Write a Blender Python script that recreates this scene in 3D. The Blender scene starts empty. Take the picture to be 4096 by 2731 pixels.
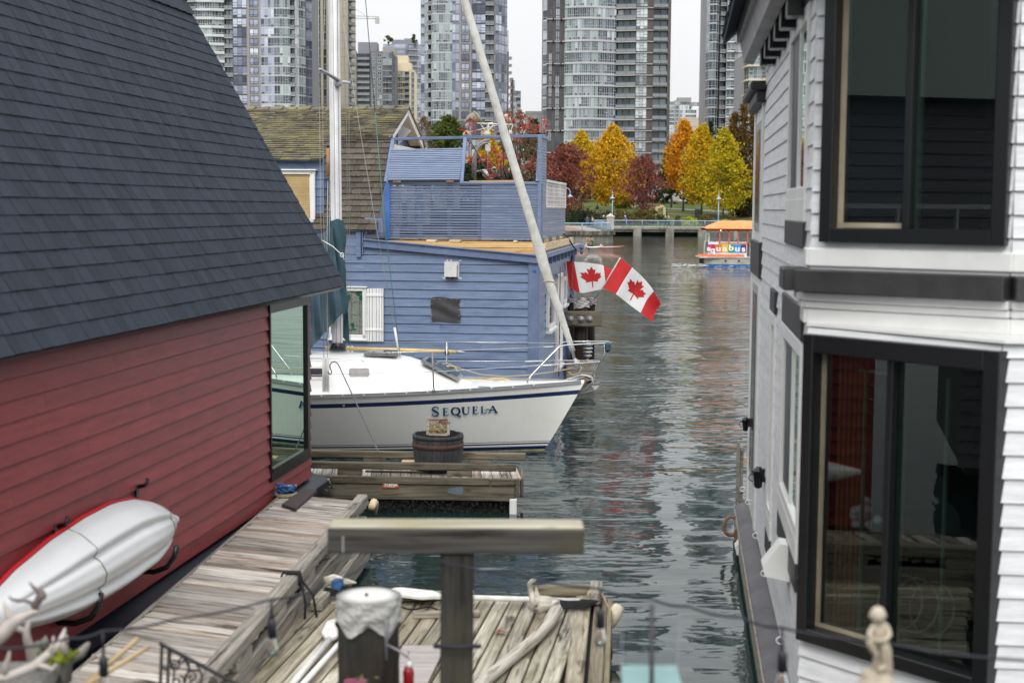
import bpy, math, random
from mathutils import Vector as V, Matrix
rnd = random.Random(11)
R = math.radians
sc = bpy.context.scene
C = sc.collection
# ------------------------------------------------------------------ camera survey (pixels of the 4096x2731 photo -> metres)
F = 5689.0; CX, CY = 2048.0, 1365.5; PITCH = R(5.34); ROLL = 0.0065; EYE = 4.2
_cp, _sp, _cr, _sr = math.cos(PITCH), math.sin(PITCH), math.cos(ROLL), math.sin(ROLL)
FW = V((0, _cp, -_sp)); R0 = V((1, 0, 0)); U0 = V((0, _sp, _cp))
RT = R0*_cr + U0*_sr; UP = U0*_cr - R0*_sr
def ray(x, y): return FW + RT*((x-CX)/F) - UP*((y-CY)/F)
def P(x, y, Y):
    d = ray(x, y); return V((0, 0, EYE)) + d*(Y/d.y)
def G(x, y, z):
    d = ray(x, y); return V((0, 0, EYE)) + d*((z-EYE)/d.z)
def RP(x, y, p0, yaw):
    a = R(yaw); n = V((math.cos(a), -math.sin(a), 0)); d = ray(x, y)
    return V((0, 0, EYE)) + d*(n.dot(V((p0[0], p0[1], 0)))/n.dot(d))
Z = V((0, 0, 1))
# ------------------------------------------------------------------ mesh builder
class MB:
    def __init__(s): s.v = []; s.f = []; s.m = []; s.t = []; s.l = []; s.s = []
    def add(s, vs, fs, mi=0, tone=None, locs=None, smooth=False):
        b = len(s.v); s.v += [V(a) for a in vs]; s.l += [V(a) for a in (locs if locs else vs)]
        t = rnd.random() if tone is None else tone
        for f in fs:
            s.f.append([b+i for i in f]); s.m.append(mi); s.t.append(t); s.s.append(smooth)
    def quad(s, a, b, c, d, mi=0, tone=None): s.add([a, b, c, d], [(0, 1, 2, 3)], mi, tone)
    def box(s, c, size, M=None, mi=0, tone=None, bev=0.0, grain=0):
        c = V(c); hx, hy, hz = size[0]/2, size[1]/2, size[2]/2; M = M or Matrix.Identity(3)
        off = V((rnd.uniform(-50, 50), rnd.uniform(-50, 50), rnd.uniform(-50, 50)))
        per = [(0, 1, 2), (1, 0, 2), (2, 0, 1)][grain]
        sg = [(-1,-1,-1),(1,-1,-1),(1,1,-1),(-1,1,-1),(-1,-1,1),(1,-1,1),(1,1,1),(-1,1,1)]
        if bev <= 0:
            L = [V((a*hx, b*hy, d*hz)) for a, b, d in sg]
            fs = [(0,3,2,1),(4,5,6,7),(0,1,5,4),(1,2,6,5),(2,3,7,6),(3,0,4,7)]
        else:
            bev = min(bev, hx*.9, hy*.9, hz*.9); L = []
            for a, b, d in sg:
                L += [V((a*hx, b*(hy-bev), d*(hz-bev))), V((a*(hx-bev), b*hy, d*(hz-bev))), V((a*(hx-bev), b*(hy-bev), d*hz))]
            i = lambda k, ax: 3*k+ax
            fs = [[i(k,2) for k in (0,3,2,1)], [i(k,2) for k in (4,5,6,7)], [i(k,1) for k in (0,1,5,4)], [i(k,0) for k in (1,2,6,5)], [i(k,1) for k in (2,3,7,6)], [i(k,0) for k in (3,0,4,7)]]
            for a, b, p, q in [(0,1,1,2),(3,2,2,1),(4,5,2,1),(7,6,1,2),(0,3,2,0),(1,2,0,2),(4,7,0,2),(5,6,2,0),(0,4,0,1),(1,5,1,0),(2,6,0,1),(3,7,1,0)]:
                fs.append([i(a,p), i(b,p), i(b,q), i(a,q)])
            for k in range(8): fs.append([i(k,0), i(k,1), i(k,2)])
        s.add([c + M @ a for a in L], fs, mi, tone, [V((a[per[0]], a[per[1]], a[per[2]])) + off for a in L])
    def beam(s, p0, p1, w, h, up=Z, mi=0, tone=None, bev=0.0):
        p0, p1 = V(p0), V(p1); x = (p1-p0); ln = x.length; x = x/ln
        y = V(up).cross(x)
        if y.length < 1e-4: y = V((0, 1, 0)).cross(x)
        y.normalize(); z = x.cross(y)
        s.box((p0+p1)/2, (ln, w, h), Matrix((x, y, z)).transposed(), mi, tone, bev)
    def tube(s, pts, r, n=6, mi=0, tone=None, smooth=True, flat=1.0):
        pts = [V(p) for p in pts]; k = len(pts)
        rs = r if isinstance(r, (list, tuple)) else [r]*k
        vs = []; lo = []; ln = 0; prev = None; off = rnd.uniform(-30, 30)
        for i, p in enumerate(pts):
            t = (pts[min(i+1, k-1)] - pts[max(i-1, 0)]).normalized()
            if prev is None:
                a = V((0, 0, 1)) if abs(t.z) < .9 else V((1, 0, 0)); a = (a - t*a.dot(t)).normalized()
            else: a = (prev - t*prev.dot(t)).normalized()
            prev = a; b = t.cross(a)
            if i: ln += (p-pts[i-1]).length
            for j in range(n):
                q = 2*math.pi*j/n
                vs.append(p + a*(rs[i]*math.cos(q)*flat) + b*(rs[i]*math.sin(q))); lo.append(V((ln+off, rs[i]*math.cos(q), rs[i]*math.sin(q))))
        fs = [(i*n+j, i*n+(j+1) % n, (i+1)*n+(j+1) % n, (i+1)*n+j) for i in range(k-1) for j in range(n)]
        fs += [list(range(n))[::-1], list(range((k-1)*n, k*n))]
        s.add(vs, fs, mi, tone, lo, smooth)
    def lathe(s, c, prof, n=16, mi=0, tone=None, smooth=True, M=None, sx=1, sy=1, caps=True):
        c = V(c); vs = []; M = M or Matrix.Identity(3)
        for r, z in prof:
            for j in range(n):
                q = 2*math.pi*j/n; vs.append(c + M @ V((r*math.cos(q)*sx, r*math.sin(q)*sy, z)))
        k = len(prof)
        fs = [(i*n+j, i*n+(j+1) % n, (i+1)*n+(j+1) % n, (i+1)*n+j) for i in range(k-1) for j in range(n)]
        if caps and prof[0][0] > 1e-5: fs.append(list(range(n))[::-1])
        if caps and prof[-1][0] > 1e-5: fs.append(list(range((k-1)*n, k*n)))
        s.add(vs, fs, mi, tone, None, smooth)
    def prism(s, poly, d, mi=0, tone=None):
        poly = [V(p) for p in poly]; d = V(d); n = len(poly)
        s.add(poly + [p+d for p in poly], [list(range(n))[::-1], list(range(n, 2*n))] + [(i, (i+1) % n, n+(i+1) % n, n+i) for i in range(n)], mi, tone)
    def ball(s, c, r, sx=1, sy=1, sz=1, mi=0, tone=None, n=10, M=None):
        prof = [(r*math.sin(math.pi*i/n)+1e-6*(i in (0, n)), -r*math.cos(math.pi*i/n)*sz) for i in range(n+1)]
        s.lathe(c, prof, n+4, mi, tone, True, M, sx, sy)
    def grid(s, fn, nu, nv, mi=0, tone=None, smooth=True, mfn=None):
        vs = [fn(i/nu, j/nv) for j in range(nv+1) for i in range(nu+1)]; b = len(s.v)
        lo = [V((i/nu, j/nv, 0)) for j in range(nv+1) for i in range(nu+1)]
        s.add(vs, [], mi, tone, lo); t = rnd.random() if tone is None else tone
        for j in range(nv):
            for i in range(nu):
                q = b+j*(nu+1)+i
                s.f.append([q, q+1, q+nu+2, q+nu+1]); s.m.append(mfn(i/nu, j/nv) if mfn else mi); s.t.append(t); s.s.append(smooth)
    def build(s, name, mats, parent=None, loc=None):
        if not s.v: return None
        mats = mats if isinstance(mats, (list, tuple)) else [mats]
        if parent is not None: o = wl(parent)
        elif loc is not None: o = V(loc)
        else:
            n = len(s.v); o = V((sum(a.x for a in s.v)/n, sum(a.y for a in s.v)/n, min(a.z for a in s.v)))
        me = bpy.data.meshes.new(name)
        me.from_pydata([tuple(a-o) for a in s.v], [], s.f)
        me.polygons.foreach_set('material_index', s.m); me.polygons.foreach_set('use_smooth', s.s)
        at = me.attributes.new('tone', 'FLOAT', 'FACE'); at.data.foreach_set('value', s.t)
        al = me.attributes.new('loc', 'FLOAT_VECTOR', 'POINT'); al.data.foreach_set('vector', [c for a in s.l for c in a])
        for m in mats: me.materials.append(MT[m] if isinstance(m, str) else m)
        me.update()
        ob = bpy.data.objects.new(name, me); C.objects.link(ob)
        if parent is not None: ob.parent = parent
        else: ob.location = o
        return ob
def wl(o):
    p = V(o.location)
    while o.parent: o = o.parent; p += o.location
    return p
def tag(o, label, cat, group=None, kind=None):
    if label: o['label'] = label
    if cat: o['category'] = cat
    if group: o['group'] = group
    if kind: o['kind'] = kind
    return o
def thing(name, label, cat, loc, group=None):
    o = bpy.data.objects.new(name, None); C.objects.link(o); o.location = V(loc); o.empty_display_size = .1
    return tag(o, label, cat, group)
def copy_tree(o, parent=None):
    c = o.copy(); C.objects.link(c); c.parent = parent
    for ch in list(o.children): copy_tree(ch, c)
    return c
def rotm(yaw=0, pitch=0, roll=0):   # yaw clockwise seen from above so that local y runs along (sin yaw, cos yaw)
    return Matrix.Rotation(-R(yaw), 3, 'Z') @ Matrix.Rotation(R(pitch), 3, 'X') @ Matrix.Rotation(R(roll), 3, 'Y')
# ------------------------------------------------------------------ materials
MT = {}
def mat(name, col, col2=None, rough=.6, ns=3.0, amp=.2, st=(1, 1, 1), tone=.15, bump=.15, bs=None, metal=0.0, spec=.5, coat=0.0, co='Object',
        stain=None, trans=0.0, emit=None, detail=6.0, tonecol=None, bumpd=.02, hue=None):
    m = bpy.data.materials.new(name); m.use_nodes = True; MT[name] = m
    nt = m.node_tree; N = nt.nodes; L = nt.links; b = N['Principled BSDF']
    def node(t, **k):
        n = N.new(t)
        for a, v in k.items(): setattr(n, a, v)
        return n
    if co == 'loc':
        src = node('ShaderNodeAttribute', attribute_name='loc').outputs['Vector']
    else: src = node('ShaderNodeTexCoord').outputs['Object']
    mp = node('ShaderNodeMapping'); mp.inputs['Scale'].default_value = st; L.new(src, mp.inputs['Vector'])
    nz = node('ShaderNodeTexNoise'); nz.inputs['Scale'].default_value = ns; nz.inputs['Detail'].default_value = detail; nz.inputs['Roughness'].default_value = .62
    L.new(mp.outputs[0], nz.inputs['Vector'])
    rp = node('ShaderNodeMapRange'); rp.inputs['From Min'].default_value = .3; rp.inputs['From Max'].default_value = .7; L.new(nz.outputs['Fac'], rp.inputs['Value'])
    mx = node('ShaderNodeMix', data_type='RGBA'); L.new(rp.outputs[0], mx.inputs['Factor'])
    c1 = [c*(1-amp) for c in col]; c2 = list(col2) if col2 else [min(1, c*(1+amp)) for c in col]
    mx.inputs['A'].default_value = (*c1, 1); mx.inputs['B'].default_value = (*c2, 1)
    out = mx.outputs['Result']
    ta = node('ShaderNodeAttribute', attribute_name='tone')
    if tonecol:
        cr = node('ShaderNodeValToRGB'); cr.color_ramp.interpolation = 'LINEAR'; e = cr.color_ramp.elements
        while len(e) < len(tonecol): e.new(.5)
        for i, (p, c) in enumerate(tonecol): e[i].position = p; e[i].color = (*c, 1)
        L.new(ta.outputs['Fac'], cr.inputs['Fac'])
        mm = node('ShaderNodeMix', data_type='RGBA', blend_type='MULTIPLY'); mm.inputs['Factor'].default_value = 1
        L.new(cr.outputs['Color'], mm.inputs['A'])
        m2 = node('ShaderNodeMapRange'); m2.inputs['To Min'].default_value = 1-amp; m2.inputs['To Max'].default_value = 1+amp; L.new(rp.outputs[0], m2.inputs['Value'])
        L.new(m2.outputs[0], mm.inputs['B']); out = mm.outputs['Result']
    elif tone:
        m2 = node('ShaderNodeMapRange'); m2.inputs['To Min'].default_value = 1-tone; m2.inputs['To Max'].default_value = 1+tone; L.new(ta.outputs['Fac'], m2.inputs['Value'])
        mm = node('ShaderNodeMix', data_type='RGBA', blend_type='MULTIPLY'); mm.inputs['Factor'].default_value = 1
        L.new(out, mm.inputs['A']); L.new(m2.outputs[0], mm.inputs['B']); out = mm.outputs['Result']
    if hue:
        fm = node('ShaderNodeMath', operation='MULTIPLY'); L.new(ta.outputs['Fac'], fm.inputs[0]); fm.inputs[1].default_value = 7.31
        fr = node('ShaderNodeMath', operation='FRACT'); L.new(fm.outputs[0], fr.inputs[0])
        rr = node('ShaderNodeMapRange'); rr.inputs['From Min'].default_value = .45; rr.inputs['To Max'].default_value = .75; L.new(fr.outputs[0], rr.inputs['Value'])
        mm = node('ShaderNodeMix', data_type='RGBA', blend_type='MULTIPLY'); L.new(rr.outputs[0], mm.inputs['Factor']); L.new(out, mm.inputs['A']); mm.inputs['B'].default_value = (*hue, 1); out = mm.outputs['Result']
    for sn in (stain or []):     # (colour, scale, lo, hi, stretch)
        n2 = node('ShaderNodeTexNoise'); n2.inputs['Scale'].default_value = sn[1]; n2.inputs['Detail'].default_value = 5; n2.inputs['Roughness'].default_value = .6
        mp2 = node('ShaderNodeMapping'); mp2.inputs['Scale'].default_value = sn[4] if len(sn) > 4 else (1, 1, 1); mp2.inputs['Location'].default_value = (3.7, sn[1], 1.3)
        L.new(src, mp2.inputs['Vector']); L.new(mp2.outputs[0], n2.inputs['Vector'])
        r2 = node('ShaderNodeMapRange'); r2.inputs['From Min'].default_value = sn[2]; r2.inputs['From Max'].default_value = sn[3]; L.new(n2.outputs['Fac'], r2.inputs['Value'])
        mm = node('ShaderNodeMix', data_type='RGBA'); L.new(r2.outputs[0], mm.inputs['Factor']); L.new(out, mm.inputs['A']); mm.inputs['B'].default_value = (*sn[0], 1); out = mm.outputs['Result']
    L.new(out, b.inputs['Base Color'])
    b.inputs['Roughness'].default_value = rough; b.inputs['Metallic'].default_value = metal; b.inputs['Specular IOR Level'].default_value = spec
    b.inputs['Coat Weight'].default_value = coat; b.inputs['Coat Roughness'].default_value = .1
    if bump:
        n3 = nz
        if bs:
            n3 = node('ShaderNodeTexNoise'); n3.inputs['Scale'].default_value = bs; n3.inputs['Detail'].default_value = 4; L.new(mp.outputs[0], n3.inputs['Vector'])
        bp = node('ShaderNodeBump'); bp.inputs['Strength'].default_value = bump; bp.inputs['Distance'].default_value = bumpd
        L.new(n3.outputs['Fac'], bp.inputs['Height']); L.new(bp.outputs[0], b.inputs['Normal'])
    if trans:
        tr = node('ShaderNodeBsdfTranslucent'); L.new(out, tr.inputs['Color']); ms = node('ShaderNodeMixShader'); ms.inputs[0].default_value = trans
        L.new(b.outputs[0], ms.inputs[1]); L.new(tr.outputs[0], ms.inputs[2]); L.new(ms.outputs[0], N['Material Output'].inputs[0])
    if emit: b.inputs['Emission Color'].default_value = (*emit[0], 1); b.inputs['Emission Strength'].default_value = emit[1]
    return m
def glass(name, tint=(.9, .95, .95), refl=.0, rough=.0, gcol=(.92, 1, .96), ior=1.6):
    m = bpy.data.materials.new(name); m.use_nodes = True; MT[name] = m; nt = m.node_tree; N = nt.nodes; L = nt.links
    N.remove(N['Principled BSDF'])
    tr = N.new('ShaderNodeBsdfTransparent'); tr.inputs[0].default_value = (*tint, 1)
    gl = N.new('ShaderNodeBsdfGlossy'); gl.inputs['Roughness'].default_value = rough; gl.inputs['Color'].default_value = (*gcol, 1)
    fr = N.new('ShaderNodeFresnel'); fr.inputs['IOR'].default_value = ior
    ad = N.new('ShaderNodeMath'); ad.operation = 'ADD'; ad.use_clamp = True; L.new(fr.outputs[0], ad.inputs[0]); ad.inputs[1].default_value = refl
    mx = N.new('ShaderNodeMixShader'); L.new(ad.outputs[0], mx.inputs[0]); L.new(tr.outputs[0], mx.inputs[1]); L.new(gl.outputs[0], mx.inputs[2])
    L.new(mx.outputs[0], N['Material Output'].inputs[0])
# weathered timber, grain along loc.x
def wood(name, a, b, dark, moss=None, amp=.3, tone=.3, hue=None):
    st = [(dark, 1.3, .56, .70, (1.2, 14, 14)), (dark, 1.1, .60, .68, (.8, 3, 3))]
    if moss: st.append((moss, 1.3, .5, .75, (.8, 2, 2)))
    mat(name, a, b, rough=.85, ns=1.0, amp=amp, st=(1.5, 38, 38), tone=tone, bump=.6, co='loc', stain=st, spec=.25, bumpd=.006, hue=hue)
wood('dock_wood', (.27, .24, .21), (.62, .58, .53), (.04, .028, .02), amp=.3, tone=.38, hue=(.66, .53, .44))
wood('dock_wood_dark', (.085, .074, .057), (.20, .175, .13), (.022, .019, .015), (.08, .075, .045))
wood('raft_wood', (.24, .215, .165), (.58, .545, .45), (.045, .034, .022), (.17, .155, .08), tone=.3, amp=.3, hue=(.72, .62, .5))
wood('rail_wood', (.22, .2, .17), (.42, .39, .34), (.06, .05, .04), tone=.15)
wood('post_wood', (.03, .028, .026), (.085, .078, .07), (.014, .012, .011), (.075, .07, .045))
wood('beam_top_wood', (.3, .27, .2), (.5, .47, .38), (.1, .09, .06), (.28, .25, .12))
wood('pile_wood', (.012, .009, .008), (.06, .044, .034), (.008, .006, .006), (.06, .065, .06))
wood('lumber', (.62, .38, .15), (.75, .5, .24), (.45, .25, .09), amp=.12, tone=.1)
wood('lumber_fresh', (.6, .45, .28), (.72, .58, .4), (.4, .28, .16), amp=.12, tone=.1)
wood('driftwood', (.42, .38, .32), (.68, .64, .57), (.14, .11, .08), tone=.05)
wood('plywood', (.40, .36, .34), (.5, .46, .44), (.3, .26, .25), tone=.05)
mat('red_siding', (.235, .028, .032), (.285, .042, .046), rough=.5, ns=2, st=(1, 8, 8), tone=.10, bump=.35, co='loc', bumpd=.004, stain=[((.195, .030, .036), .8, .55, .8, (1, 2, 2)), ((.30, .07, .07), 3, .66, .8, (1, 2, 2))])
mat('asphalt_shingle', (.024, .031, .044), (.044, .055, .075), rough=.9, ns=140, amp=.3, tone=.17, bump=.5, bumpd=.004, spec=.2)
mat('navy_trim', (.012, .017, .027), rough=.4, tone=.1, bump=.05)
mat('black_frame', (.007, .0075, .009), rough=.35, tone=.0, bump=0)
mat('blue_paint', (.122, .178, .30), (.16, .225, .36), rough=.45, ns=2.5, st=(1, 10, 10), tone=.10, bump=.4, co='loc', bumpd=.004, stain=[((.19, .24, .36), 1.2, .58, .8, (1, 3, 3)), ((.07, .105, .20), .7, .56, .75, (1, 2, 2))])
mat('blue_slat', (.145, .19, .30), (.18, .23, .345), rough=.45, ns=2.5, st=(1, 10, 10), tone=.12, bump=.3, co='loc', bumpd=.003, stain=[((.23, .28, .39), 1.0, .58, .8, (1, 2, 2))])
mat('blue_trim', (.12, .165, .29), (.155, .205, .34), rough=.45, ns=3, tone=.06, bump=.2, bumpd=.003)
mat('blue_bright', (.045, .13, .40), rough=.5, tone=.05)
mat('cedar_shake', (.075, .066, .046), (.14, .125, .085), rough=.95, ns=4, st=(10, 10, 2.5), tone=.5, bump=.6, co='Object', bumpd=.01, stain=[((.23, .2, .095), 1.6, .42, .72), ((.04, .035, .03), 3, .58, .75)])
mat('cedar_shake_dark', (.06, .05, .04), (.13, .112, .09), rough=.95, ns=4, st=(10, 10, 2.5), tone=.3, bump=.6, bumpd=.01, stain=[((.2, .18, .13), 2.2, .6, .78), ((.03, .026, .02), 3, .58, .75)])
mat('white_paint', (.73, .74, .76), (.81, .82, .84), rough=.45, ns=3, st=(1, 8, 8), tone=.04, bump=.3, co='loc', bumpd=.004, stain=[((.5, .51, .53), .8, .6, .85, (1, 2, 2))])
mat('white_trim', (.74, .74, .73), rough=.4, amp=.06, tone=.02, bump=.1, bumpd=.003)
mat('grey_trim', (.34, .34, .35), (.42, .42, .43), rough=.5, tone=.03, bump=.1)
mat('charcoal', (.03, .029, .031), (.04, .039, .041), rough=.5, ns=6, tone=.04, bump=.1)
mat('deck_coating', (.085, .08, .092), (.115, .11, .12), rough=.6, ns=3, tone=.03, bump=.2)
mat('black_gloss', (.006, .006, .008), rough=.25, tone=0, bump=0)
mat('cream_frame', (.42, .36, .26), rough=.5, tone=0, bump=0)
mat('gelcoat', (.80, .80, .78), (.84, .84, .82), rough=.22, ns=.6, amp=.03, tone=0, bump=0, coat=.3)
mat('hull_white', (.78, .775, .745), (.82, .815, .785), rough=.22, ns=.7, amp=.05, tone=0, bump=0, coat=.3, stain=[((.55, .50, .36), .6, .58, .95)])
mat('boat_navy', (.008, .02, .085), rough=.25, tone=0, bump=0, coat=.3)
mat('hull_scum', (.28, .27, .14), (.45, .42, .28), rough=.6, ns=8, tone=0)
mat('antifoul', (.012, .03, .035), rough=.7, tone=0)
mat('alloy', (.36, .37, .38), rough=.38, amp=.1, metal=.75, tone=.03, bump=.05)
mat('mast_alloy', (.60, .60, .61), (.66, .66, .67), rough=.42, ns=2, metal=.15, tone=.0, bump=.05)
mat('steel', (.62, .62, .62), rough=.16, amp=.05, metal=1.0, tone=0, bump=0)
mat('galvanised', (.40, .40, .40), rough=.5, metal=.6, ns=12, tone=0)
mat('rust', (.16, .07, .035), (.3, .2, .14), rough=.8, ns=14, tone=0)
mat('black_iron', (.01, .01, .011), rough=.5, tone=0, bump=.1)
mat('black_rope', (.012, .012, .015), rough=.9, ns=60, tone=0, bump=.6, bumpd=.01)
mat('blue_rope', (.03, .10, .26), rough=.8, ns=60, tone=.2, bump=.5, bumpd=.01)
mat('tan_rope', (.40, .33, .21), rough=.9, ns=60, tone=.1, bump=.5, bumpd=.01)
mat('wire', (.33, .33, .30), rough=.4, tone=0, bump=0, metal=.3)
mat('green_line', (.06, .19, .15), rough=.7, tone=0, bump=0)
mat('violet_line', (.12, .10, .15), rough=.7, tone=0, bump=0)
mat('canvas_teal', (.022, .06, .082), (.035, .085, .11), rough=.8, ns=5, tone=.08, bump=.4, bumpd=.02)
mat('canvas_blue', (.05, .095, .13), (.065, .115, .15), rough=.8, ns=3, tone=.05, bump=.3, bumpd=.03)
mat('sailcloth', (.56, .56, .52), (.66, .66, .62), rough=.75, ns=5, tone=.05, bump=.3, bumpd=.02, stain=[((.40, .40, .34), 2.5, .55, .75)])
mat('orange_tube', (.36, .17, .055), (.42, .21, .08), rough=.5, ns=14, tone=0)
mat('yellow_tube', (.66, .44, .14), (.72, .5, .2), rough=.4, ns=4, tone=0, bump=.05)
mat('white_plastic', (.74, .74, .72), rough=.35, amp=.04, tone=0, bump=0)
mat('acrylic_dark', (.02, .05, .065), rough=.08, tone=.2, bump=0)
mat('port_dark', (.03, .03, .036), (.07, .07, .08), rough=.12, ns=18, tone=0, bump=0)
mat('kayak_white', (.65, .66, .67), (.70, .71, .72), rough=.32, ns=1.2, amp=.03, tone=0, bump=.03, bs=6)
mat('kayak_red', (.55, .008, .02), rough=.35, amp=.05, tone=0, bump=0)
mat('foam', (.62, .55, .40), (.72, .66, .52), rough=.9, ns=10, tone=0, bump=.5)
mat('chalk_white', (.72, .71, .68), (.8, .79, .76), rough=.7, ns=6, tone=0, bump=.2, stain=[((.4, .38, .34), 5, .62, .8)])
mat('tarp_cap', (.42, .41, .39), (.62, .6, .57), rough=.7, ns=4, tone=.1, bump=.9, bs=7, bumpd=.05, stain=[((.25, .235, .22), 6, .58, .75)])
mat('tarp_top', (.60, .59, .57), (.74, .73, .71), rough=.6, ns=3, tone=0, bump=.3)
mat('old_plank_brown', (.055, .038, .04), rough=.75, ns=2, st=(1, 20, 20), co='loc', tone=0, bump=.2)
mat('barrel_stave', (.02, .021, .024), (.055, .056, .062), rough=.8, ns=2, st=(14, 14, 1.5), tone=.3, bump=.5)
mat('barrel_hoop', (.06, .028, .02), (.1, .045, .03), rough=.8, ns=10, tone=0)
mat('soil', (.02, .016, .012), rough=1, ns=20, tone=0)
mat('dry_straw', (.28, .20, .07), (.42, .32, .13), rough=1, ns=30, tone=.4)
mat('dry_red', (.22, .075, .04), rough=1, ns=30, tone=.4)
mat('orange_sign', (.50, .10, .03), rough=.6, ns=8, tone=0)
mat('letter_white', (.78, .78, .76), rough=.5, amp=.02, tone=0, bump=0)
mat('letter_navy', (.012, .014, .05), rough=.4, amp=.02, tone=0, bump=0)
mat('letter_sky', (.30, .52, .66), rough=.4, amp=.02, tone=0, bump=0)
mat('faded_blue', (.12, .15, .19), rough=.8, ns=8, tone=0)
mat('mussels', (.006, .006, .007), (.02, .02, .018), rough=.5, ns=30, tone=.4, bump=1, bumpd=.05)
mat('flag_red', (.56, .022, .026), (.62, .03, .034), rough=.7, ns=3, amp=.06, tone=0, bump=.08, trans=.25)
mat('flag_white', (.80, .80, .80), rough=.7, amp=.03, tone=0, bump=.08, trans=.25)
mat('flag_pole', (.50, .49, .46), rough=.5, tone=0)
mat('blind', (.50, .35, .155), (.55, .39, .18), rough=.6, ns=2, tone=.06, bump=0)
mat('stained_glass', (.10, .12, .10), (.27, .30, .26), rough=.18, ns=40, tone=.1, bump=.5, bumpd=.003)
mat('leaded', (.02, .03, .03), rough=.5, tone=0, bump=0)
mat('leaf_glass', (.015, .10, .05), rough=.15, tone=.2, bump=0)
mat('vent_metal', (.58, .58, .57), rough=.45, tone=.02, bump=.1)
mat('dark_rubber', (.035, .034, .036), (.05, .049, .05), rough=.55, ns=3, tone=0, bump=.3, bs=2, bumpd=.05)
mat('lattice_white', (.70, .68, .66), rough=.6, tone=.05, bump=0)
mat('back_sheet', (.85, .85, .85), rough=.7, tone=0, bump=0, trans=.6)
mat('lattice_sheet', (.48, .44, .44), (.62, .58, .58), rough=.7, ns=9, tone=0, trans=.3)
mat('antler', (.38, .33, .30), (.55, .50, .45), rough=.6, ns=5, tone=.1, bump=.2, stain=[((.16, .13, .12), 2.5, .5, .8)])
mat('antler_brown', (.10, .075, .07), (.2, .16, .15), rough=.6, ns=5, tone=.1)
mat('carpet', (.12, .115, .105), (.27, .26, .24), rough=1, ns=55, tone=0, bump=1, bumpd=.02)
mat('stone_grey', (.19, .185, .15), (.26, .25, .21), rough=.9, ns=8, tone=.1, bump=.4)
mat('moss', (.14, .17, .01), (.22, .26, .02), rough=1, ns=25, tone=.1, bump=1)
mat('bamboo', (.44, .30, .15), (.55, .42, .24), rough=.6, ns=3, st=(1, 1, 3), tone=.1)
mat('statue_stone', (.40, .34, .25), (.55, .49, .39), rough=.85, ns=9, tone=0, bump=.4, stain=[((.26, .22, .16), 6, .55, .75)])
mat('bulb_socket', (.008, .009, .014), rough=.4, tone=0, bump=0)
mat('filament', (.55, .22, .06), rough=.5, tone=0, bump=0)
mat('cable', (.018, .018, .028), rough=.7, tone=0, bump=0)
mat('teal_plastic', (.17, .28, .28), rough=.5, amp=.05, tone=0, bump=0)
mat('red_glassy', (.25, .004, .008), rough=.15, tone=0, bump=0)
mat('pink_petal', (.55, .16, .30), rough=.7, tone=.2, trans=.3)
mat('herb_leaf', (.10, .14, .03), rough=.7, tone=.3, trans=.3)
mat('copper_sheet', (.20, .19, .125), (.34, .32, .22), rough=.5, ns=6, tone=.1, bump=.2)
mat('cup_cream', (.5, .47, .38), rough=.6, tone=.1)
mat('arch_metal', (.24, .25, .26), rough=.5, metal=.4, tone=0)
mat('wire_white', (.62, .60, .57), rough=.5, tone=0, bump=0)
glass('clear_glass', (.95, .97, .97), .0, ior=1.12)
mat('acrylic_edge', (.30, .32, .34), rough=.3, tone=0, bump=0)
glass('bay_glass', (.55, .62, .62), .02)
glass('bulb_glass', (.93, .93, .92), .02)
glass('red_house_glass', (.16, .24, .2), .5, 0, (.66, .84, .72))
glass('wall_glass', (.2, .25, .26), .35)
glass('vinyl', (.78, .80, .81), .1, .05)
WCALM = .22; WBIG = .09; WMID = .068; WSML = .018
# ------------------------------------------------------------------ camera, sky, sun
cam = bpy.data.cameras.new('camera'); co = bpy.data.objects.new('camera', cam); C.objects.link(co); sc.camera = co
cam.sensor_width = 36; cam.lens = 36*F/4096; cam.clip_end = 6000; cam.clip_start = .1
Mx = Matrix((RT, UP, -FW)).transposed().to_4x4(); Mx.translation = V((0, 0, EYE)); co.matrix_world = Mx
cam.dof.use_dof = True; cam.dof.focus_distance = 33; cam.dof.aperture_fstop = 2.0
sc.view_settings.view_transform = 'Standard'; sc.view_settings.look = 'None'; sc.view_settings.exposure = 0.46
w = bpy.data.worlds.new('World'); sc.world = w; w.use_nodes = True
nt = w.node_tree; N = nt.nodes; L = nt.links; bg = N['Background']; bg.inputs['Strength'].default_value = .1
sky = N.new('ShaderNodeTexSky'); sky.sky_type = 'NISHITA'; sky.sun_disc = False; sky.sun_elevation = R(44); sky.sun_rotation = R(188); sky.dust_density = 4; sky.air_density = 1
hs = N.new('ShaderNodeHueSaturation'); hs.inputs['Saturation'].default_value = .12; L.new(sky.outputs[0], hs.inputs['Color'])
tc = N.new('ShaderNodeTexCoord'); sx = N.new('ShaderNodeSeparateXYZ'); L.new(tc.outputs['Generated'], sx.inputs[0])
cr = N.new('ShaderNodeValToRGB'); cr.color_ramp.elements[0].color = (6.8, 6.9, 7.05, 1); cr.color_ramp.elements[1].color = (18.5, 19.0, 19.7, 1)
cr.color_ramp.elements[0].position = .0; e3_ = cr.color_ramp.elements.new(.22); e3_.color = (14.0, 14.3, 14.6, 1); cr.color_ramp.elements[1].position = .9; L.new(sx.outputs['Z'], cr.inputs[0])
cn = N.new('ShaderNodeTexNoise'); cn.inputs['Scale'].default_value = 2.2; cn.inputs['Detail'].default_value = 4; L.new(tc.outputs['Generated'], cn.inputs['Vector'])
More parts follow.
